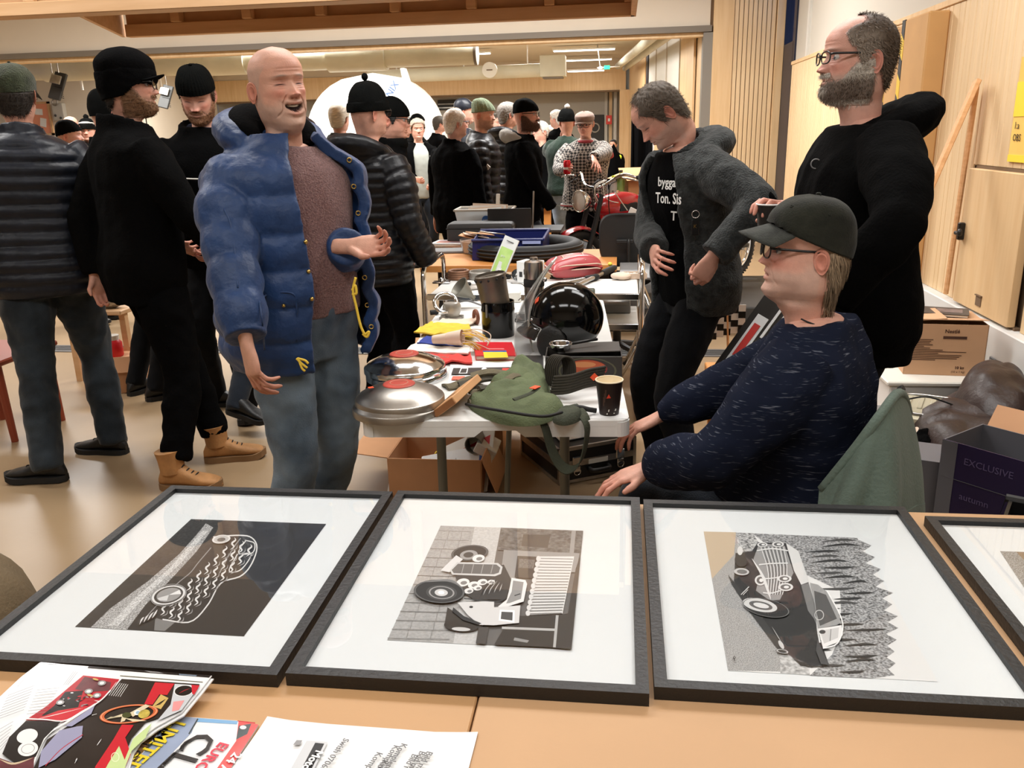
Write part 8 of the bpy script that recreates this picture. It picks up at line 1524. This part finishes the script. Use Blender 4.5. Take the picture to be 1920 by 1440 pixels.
pile('sleeve',[(1775,790),(1800,752),(1850,742),(1900,755),(1940,800),(1930,850),(1860,850),(1800,825)],.17,MC['leather_brown'],parent=t,z=z_,bump=.024,sc=5.5,n=100,nr=30,seed=12,edge=.10,exp=.6)
# cartons at the lower right
def opbox(name,label,c,sx,sy,h,rz,mats,tilt=0):
 t=thing(name,label,'box',c);k=.004
 for VF,m in((bxx(-sx/2,sx/2,-sy/2,-sy/2+k,0,h),mats[0]),(bxx(-sx/2,sx/2,sy/2-k,sy/2,0,h),mats[1]),(bxx(-sx/2,-sx/2+k,-sy/2+k,sy/2-k,0,h),mats[1]),(bxx(sx/2-k,sx/2,-sy/2+k,sy/2-k,0,h),mats[1]),(bxx(-sx/2,sx/2,-sy/2,sy/2,0,k),mats[1])):mk('wall',xf(VF,rz,c),MC[m],t)
 return t
M('purple',s2l(46,36,72),.45);M('carton_grey',s2l(110,110,116),.5);M('purple_print',s2l(110,98,136),.4)
c=np.array([1.36,2.92,.001]);rz=-.85;t=opbox('purple_carton','tall open purple and grey carton lettered EXCLUSIVE at the lower right',c,.36,.26,.47,rz,('purple','carton_grey'));ux=np.array([math.cos(rz),math.sin(rz),0]);uy=np.array([-math.sin(rz),math.cos(rz),0]);fo=c-uy*.1308
for u in(-.155,.145):mk('grey_band',fr(box((u,-.0006,.235),(.055 if u<0 else.07,.001,.468)),fo,ux,uy,(0,0,1)),MC['carton_grey'],t)
mk('fold_line',fr(box((0,-.0012,.335),(.36,.0008,.002)),fo,ux,uy,(0,0,1)),MC['carton_grey'],t)
for s_,z in(('EXCLUSIVE',.40),('autumn',.27),('EXCLUSIVE',.19),('taste',.12)):text('lettering',s_,fo+ux*-.10+np.array([0,0,z])-uy*.0014,ux,(0,0,1),.034,MC['purple_print'],t)
mk('flap',xf(box((0,.06,.47),(.36,.14,.004),rx=.9),rz,c+uy*.12),MC['kraft_box'],t);mk('flap',fr(box((.20,.0,.43),(.10,.2,.004),ry=.7),c,ux,uy,(0,0,1)),MC['carton_grey'],t);mk('inner_card',fr(box((.12,.02,.38),(.004,.2,.14)),c,ux,uy,(0,0,1)),MC['purple'],t)
c=np.array([1.15,3.12,.001]);t=opbox('roast_carton','slim grey carton with a white DARK ROAST corner left of the purple carton',c,.09,.20,.36,-.35,('carton_grey','carton_grey'));ux=np.array([math.cos(-.35),math.sin(-.35),0]);uy=np.array([-ux[1],ux[0],0]);mk('lid',fr(box((0,0,.362),(.09,.2,.004)),c,ux,uy,(0,0,1)),MC['carton_grey'],t);fo=c-ux*.0456
mk('corner',(np.array([fo+np.array([0,0,z])-ux*.001+uy*v for v,z in((-.1,.002),(.1,.002),(-.1,.19))]),[[0,1,2]]),MC['paper'],t)
for s_,z in(('DARK',.085),('ROAST',.06),('coffee',.03)):text('lettering',s_,fo+np.array([0,0,z])-ux*.002+uy*.035,-uy,(0,0,1),.020,MC['dark_grey'],t)
# cloths between chair and cartons
for i,(ol,m,lb,h)in enumerate((([(1705,835),(1735,815),(1765,820),(1755,845),(1720,850)],'black_cloth','black cloth folded behind the chair',.05),([(1700,880),(1730,850),(1760,855),(1750,900),(1715,905)],'pattern_red' if 'pattern_red' in MC else 'red','dark red cloth wedged beside the grey roast carton',.06),([(1705,812),(1735,800),(1768,812),(1758,826),(1725,826)],'pen_cream','pink and white striped papers above the dark red cloth',.03))):
 pile('folded_cloth',ol,h,MC[m],lb,'cloth',z=.22,bump=.02,sc=18,n=40,nr=10,seed=i*2.2)
single('low_bench',bxx(.92,1.20,3.28,3.75,.001,.218,.01),MC['dark_grey'],'low dark box under the cloths behind the chair','box')
P=np.array([1.30,2.46,.001]);t=thing('plastic_tub','black plastic tub with a grip rim at the lower right table edge','tub',P)
for VF in(bxx(-.14,.14,-.1,-.09,0,.40),bxx(-.14,.14,.09,.1,0,.40),bxx(-.14,-.13,-.09,.09,0,.40),bxx(.13,.14,-.09,.09,0,.40),bxx(-.14,.14,-.1,.1,0,.01)):mk('wall',xf(VF,-.5,P),MC['black_plastic'],t)
mk('rim',xf(tube(np.array([(-.15,-.11,.40),(.15,-.11,.40),(.15,.11,.40),(-.15,.11,.40)]),.014,8,closed=True),-.5,P),MC['dark_grey'],t)
P=np.array([1.52,2.52,.001]);t=thing('wooden_box','stack of thin pale wooden boards at the lower right corner','boards',P)
for k in range(6):mk('board',xf(box((.03*k,0,.255),(.018,.30,.5),.002,ry=.35),-.6,P+np.array([0,0,.03])),MC['kraft_warm']if k%2 else MC['pine'],t)
# bench with leaning sign boards behind the seated man
t=thing('wooden_bench','pale wooden bench under the leaning sign boards','bench',(.62,3.75,0));mk('top',bxx(.42,1.0,3.35,4.1,.40,.44,.005),MC['table_orange'],t)
for x,y in((.46,3.4),(.96,3.4),(.46,4.05),(.96,4.05)):mk('leg',bxx(x-.02,x+.02,y-.02,y+.02,0,.40),MC['table_orange'],t)
P=np.array([.42,3.42,.441]);t=thing('sign_board','dark leaning sign board with red and white labels behind the seated man','sign',P);U=nrmz(np.array([.50,.16,.72]));Vv=nrmz(np.array([-.55,.6,.35]));Vv=nrmz(Vv-U*(U@Vv));Nn=np.cross(U,Vv)
if Nn[1]>0:Nn=-Nn
fb=lambda VF:fr(VF,P,U,Vv,Nn)
mk('board',fb(bxx(0,.56,0,.13,-.008,0)),M('sign_black',s2l(44,40,36),.5),t);mk('white_edge',fb(bxx(0,.56,-.006,.002,-.009,.001)),MC['off_white'],t);mk('label',fb(bxx(.16,.40,.045,.10,0,.004)),MC['paper'],t);mk('red_label',fb(bxx(.20,.36,.058,.088,.004,.006)),MC['pen_red'],t);mk('label',fb(bxx(.10,.30,.012,.036,0,.004)),MC['pen_cream'],t);mk('label',fb(bxx(.32,.50,.02,.032,0,.004)),MC['paper'],t)
for k in range(3):mk('white_mark',fb(bxx(.03,.11,.02+.03*k,.034+.03*k,0,.003)),MC['off_white'],t)
P=np.array([.40,3.30,.30]);t=thing('grey_tray','pale grey plastic tray end sticking out beside the black jeans','tray',(.40,3.36,.441));mk('body',box((.455,3.46,.50),(.10,.16,.11),.01),M('tray_grey',s2l(178,174,168),.5),t);mk('lip',box((.455,3.46,.558),(.115,.175,.008),.003),MC['tray_grey'],t)
P=np.array([.52,3.98,.441]);t=thing('checkered_flag','small black and white checkered flag behind the grey fleece man','flag',P);cell=.032
mk('stick',line(P+np.array([0,0,0]),P+np.array([-.02,0,.30]),.006),MC['fresh_wood'],t)
for i in range(5):
 for j in range(4):x=-.02-.0+i*cell;z=.16+j*cell+.01*i;mk('square',box(P+np.array([x-.06,-.008+.006*math.sin(i),z]),(cell,.003,cell)),MC['white']if(i+j)%2 else MC['frame_black'],t)
P=np.array([.50,3.75,.441]);single('paper_roll',tube([(.40,3.72,.47),(.66,3.82,.47)],.028,18),MC['leg_grey'],'dark glossy tube lying on the wooden bench','tube',smooth=40)
# ------------------------------------------------------------------ chair with a green jacket
t=thing('folding_chair','folding chair under the seated man, mostly covered','chair',(.45,2.22,0));s_xf=lambda VF:xf(VF,R_(156-90),(.44,2.31,0))
mk('seat',s_xf(box((0,.0,.425),(.42,.42,.03),.01)),MC['dark_grey'],t);mk('backrest',s_xf(box((0,-.275,.74),(.40,.022,.22),.01,rx=.16)),MC['dark_grey'],t)
for q in(-1,1):mk('leg',s_xf(tube([(q*.16,-.28,.80),(q*.18,-.20,.42),(q*.21,.20,.01)],.012,8)),MC['chrome'],t,40);mk('leg',s_xf(tube([(q*.19,.18,.42),(q*.19,-.26,.01)],.012,8)),MC['chrome'],t,40)
M('jacket_sage',s2l(92,108,98),.8,sheen=.1,var=.12,vs=7,bump=.3,bs=120)
A_=lambda px,py,y:ay(px,py,y)
rows=[]
topc=[A_(1540,920,1.93),A_(1600,846,1.92),A_(1648,782,1.94),A_(1680,741,2.04),A_(1694,748,2.22),A_(1702,775,2.4)]
botc=[A_(1500,1010,1.90),A_(1560,1040,1.86),A_(1630,1050,1.85),A_(1700,1050,1.97),A_(1730,1020,2.2),A_(1735,990,2.42)]
tp,bt=bez(topc,40),bez(botc,40);G=np.zeros((24,40,3))
for i,q in enumerate(np.linspace(0,1,24)):
 for j in range(40):
  u=j/39;p=tp[j]*(1-q)+bt[j]*q;w=.030*math.sin(u*17+1.5*q)*q**.7+.024*math.sin(u*8+2+3*q)*q;G[i,j]=p+np.array([w*.6,-abs(w)*1.0-.02*math.sin(math.pi*q),.0])
t=thing('sage_jacket','sage green jacket draped over the chair back of the seated man','jacket',G[-1].mean(0)*np.array([1,1,0])+np.array([0,0,.4]));mk('body',slab(G,.014),MC['jacket_sage'],t,70)
pp=np.array([G[15+int(8*i/7),22+int(12*j/7)]+np.array([0,-.014,0])for i in range(8)for j in range(8)]).reshape(8,8,3);mk('pocket_flap',slab(pp,.008),MC['jacket_sage'],t,60)
mk('collar_fold',tube(tp+np.array([0,-.004,.004]),.012,8),MC['jacket_sage'],t,True)
# ------------------------------------------------------------------ left side
c=np.array([-3.25,4.95,.001]);carton('cardboard_box','small cardboard box with a red tub on it, seen between the left man legs',c,.34,.28,.24,.3,'kraft_box',flaps=((1,0,-1.3),(0,-1,-1.3)),fl=.1)
single('box_insert',xf(bxx(-.165,.165,-.135,.135,.20,.215),.3,c),MC['kraft_warm'],'brown cardboard sheet lying across the small left box','sheet')
t=thing('red_tub','red and white plastic jar standing in the small left box','jar',c+np.array([0,0,.216]));mk('body',lathe([(0,0),(.05,0),(.055,.01),(.055,.09),(.04,.11),(0,.11)],22,c+np.array([0,0,.216])),MC['red'],t,40);mk('lid',lathe([(.04,.11),(.042,.14),(0,.145)],20,c+np.array([0,0,.216])),MC['off_white'],t,40)
t=thing('red_chair','red-brown wooden chair legs at the far left edge','chair',(-3.35,4.1,0));M('red_wood',s2l(140,62,40),.5)
for x,y in((-3.26,3.95),(-3.62,3.9),(-3.22,4.3),(-3.6,4.3)):mk('leg',tube([(x,y,0),(x-.02,y,.44)],[.018,.024],8),MC['red_wood'],t)
mk('seat',bxx(-3.68,-3.2,3.86,4.36,.44,.47,.008),MC['red_wood'],t)
P0=az(196,582,.50);t=thing('wooden_stool','low wooden bench with a motor part between the two left men','bench',(P0[0],P0[1],0));mk('top',bxx(P0[0]-.35,P0[0]+.12,P0[1]-.02,P0[1]+.35,.47,.50,.005),MC['pine'],t)
for x in(P0[0]-.3,P0[0]+.08):mk('leg',bxx(x-.02,x+.02,P0[1]+.05,P0[1]+.09,0,.47),MC['pine'],t);mk('leg',bxx(x-.02,x+.02,P0[1]+.27,P0[1]+.31,0,.47),MC['pine'],t)
P=P0+np.array([.0,.08,.001]);t=thing('engine_part','silver engine casing part lying on the low wooden bench','engine part',P);V,F=ell((0,0,.055),(.10,.07,.055),22,14);V=V+nrmz_rows(V)*noisev(V,25,.02)[:,None];V[:,2]=np.maximum(V[:,2],.0);mk('casing',(V+P,F),MC['alloy'],t,40);mk('tube',tube(bez([P+np.array([-.05,0,.08]),P+np.array([-.06,-.02,.14]),P+np.array([-.02,0,.18])],10),.018,10),MC['chrome'],t,True);mk('plate',box(P+np.array([-.11,-.02,.04]),(.10,.09,.06),.01,rz=.4),MC['rubber'],t,40)
for k in range(3):mk('bolt',ell(P+np.array([.03+.02*k,-.06+.005*k,.06]),(.008,.008,.008),8,6),MC['steel'],t,True)
P=az(12,1135,.45);t=thing('duffel_bag','brown canvas bag standing on the floor left of the framed prints','bag',(-1.42,1.42,0));V,F=ell((0,0,0),(.17,.22,.36),30,22);V=np.sign(V)*np.abs(V/np.array([.17,.22,.36]))**.8*np.array([.17,.22,.36]);V=V+nrmz_rows(V)*np.abs(noisev(V,7,.04))[:,None];V[:,2]=np.maximum(V[:,2]+.36,.001);mk('body',(V+np.array([-1.44,1.42,0]),F),M('canvas_brown',s2l(112,96,72),.9,var=.15,vs=10,bump=.3,bs=120),t,True);mk('handle',tube(bez([(-1.44,1.30,.66),(-1.44,1.32,.76),(-1.44,1.50,.76),(-1.44,1.54,.66)],14),.014,8),MC['leather_brown'],t,True)
# ------------------------------------------------------------------ cup in the bearded man's hand, details on the main people
P=ad(1444,392,2.56);t=thing('coffee_cup','black paper cup with white rim held by the bearded man','cup',P-np.array([0,0,.06]));c=P-np.array([0,0,.085]);mk('wall',lathe([(0,0),(.030,0),(.031,.002),(.041,.10),(.040,.10)],36,c),MC['black_plastic'],t,40);mk('inside',lathe([(.0398,.1),(.0405,.1005),(.036,.06),(.03,.02),(0,.02)],36,c),MC['paper'],t,40);mk('rim',torus(c+np.array([0,0,.1]),.041,.0024,36,8),MC['paper'],t,True)
from mathutils.bvhtree import BVHTree
def surf(VF):
 T_=BVHTree.FromPolygons([tuple(v)for v in VF[0]],VF[1])
 def hit(px,py,lift=.003):
  d=ray(px,py);d=d/np.linalg.norm(d);h=T_.ray_cast(Vector(CO),Vector(d))
  return None if h[0]is None else np.array(h[0])+np.array(h[1])*lift*(1 if np.dot(h[1],d)<0 else-1)
 return hit
if 'BLUE' in globals():
 HL=hood(BLUE,.9,1.56);mk('hood_lining',(BLUE.world(np.asarray(HL[0])*np.array([.86,.86,1])+np.array([0,-.004,0])),HL[1]),MC['black_cloth'],BLUE.root,True)
 hb=surf(BLUE.layers['top']);q=lambda pts,l=.003:[p for p in(hb(x,y,l)for x,y in pts)if p is not None]
 for i,(x,y)in enumerate([(556,300),(560,352),(566,405),(572,455),(578,510),(584,560),(592,612)]):
  p=hb(x,y)
  if p is not None:mk('snap_button',ell(p,(.007,.007,.007),12,8),MC['brass'],BLUE.root,True)
 for i,(x,y)in enumerate([(655,300),(664,350),(672,400),(678,460),(684,520),(690,572),(696,612)]):
  p=hb(x,y)
  if p is not None:mk('snap_button',torus(p,.007,.0022,14,6,nrmz(CO-p)),MC['brass'],BLUE.root,True)
 for ps in([(555,275),(566,340),(572,400),(580,470),(588,540),(596,600),(602,655)],):
  pz=q([(x+6,y)for x,y in ps])
  if len(pz)>3:mk('zip',tube(bez(pz,50),.0035,6),M('zip_navy',s2l(44,62,100),.4),BLUE.root,True)
 for c_ in([(667,520),(662,545),(668,575),(676,610),(684,628)],[(684,628),(692,622),(688,632),(680,626)],[(660,545),(666,535),(668,550),(660,552)]):
  pz=[ad(x,y,2.60)for x,y in c_];mk('yellow_cord',tube(bez(pz,24),.004,6),MC['yellow_cord'],BLUE.root,True)
 for c_ in([(556,672),(566,682),(576,690)],[(558,672),(572,676),(578,682)],[(560,674),(566,690),(572,696)]):
  pz=[ad(x,y,2.44)for x,y in c_];mk('yellow_cord',tube(bez(pz,12),.0035,6),MC['yellow_cord'],BLUE.root,True)
 p=hb(648,376,.004)
 if p is not None:mk('badge',box(p,(.03,.006,.045),.003,rz=-.5),MC['off_white'],BLUE.root);mk('badge_mark',box(p+np.array([-.003,-.006,0]),(.015,.003,.025),.001,rz=-.5),MC['red'],BLUE.root)
if 'GREY' in globals():
 hg=surf(GREY.layers['under']);hj=surf(GREY.layers['top'])
 for s_,x,y,sz in(('bygga',1240,348,.050),('Ton. Sis',1236,378,.058),('T',1262,410,.05)):
  p=hg(x,y,.016);p2=hg(x+18,y+1,.016)
  if p is not None and p2 is not None:text('t_shirt_lettering',s_,p,p2-p,(0,0,1),sz,MC['white'],GREY.root,bold=.0008)
 p=hj(1304,424,.012)
 if p is not None:mk('key_tag',box(p+np.array([0,-.01,0]),(.03,.006,.06),.004,rz=.2),MC['black_plastic'],GREY.root,label='black key tag with gold print');mk('tag_ring',torus(p+np.array([0,-.012,.05]),.014,.0022,18,6,(0,1,0)),MC['chrome'],GREY.root,True);text('tag_lettering','K',p+np.array([-.007,-.015,-.002]),(1,0.1,0),(0,0,1),.02,MC['brass'],GREY.root)
if 'BEARD' in globals():
 hq=surf(BEARD.layers['top']);p=hq(1532,308,.004)
 if p is not None:mk('chest_badge',torus(p,.014,.002,18,5,nrmz(CO-p)),MC['grey_plastic'],BEARD.root,True)
if 'SEAT' in globals():
 a_=np.radians(np.linspace(70,290,26));mk('neck_cord',tube(SEAT.world(np.stack([.080*np.sin(a_),.066*np.cos(a_)-.006+.03,1.525+.02*np.cos(a_)],-1)),.0022,6),MC['rubber'],SEAT.root,True)
if 'BLUE' in globals():
 for ps in([(486,566),(500,553),(530,548),(550,552),(556,572),(556,640)],[(486,566),(492,610),(496,655)],[(420,392),(432,420),(440,470),(446,540)]):
  pz=q(ps,.001)
  if len(pz)>2:mk('seam',tube(bez(pz,30),.0028,6),MC['puffer_blue'],BLUE.root,True)
 p=hb(532,572)
 if p is not None:mk('snap_button',ell(p,(.006,.006,.006),12,8),MC['brass'],BLUE.root,True)
GR=dict(framed_print='framed car prints on the near table',board_table='hardboard table tops',hubcap='hubcaps on the white table',pennant='pennants heaped on the white table',magazine_stack='magazines on the orange table',box_magazine='magazines in the cardboard box',hand_pump='tubes and pumps on the trolley',metal_fitting='small fittings on the white table',ceiling_lamp='ceiling lamps of the back hall',radiant_heater='radiant heaters',moped='mopeds on the platform',bottle='bottles on the far table',toy_ball='toys on the white far table',shelf_box='boxes on the trolley shelf',folded_cloth='cloths behind the chair',person='people at the flea market',cardboard_box='open cardboard boxes')
for o in SC.objects:
 k_=o.name.split('.')[0]
 if o.parent is None and k_ in GR and 'group' not in o.keys():o['group']=GR[k_]
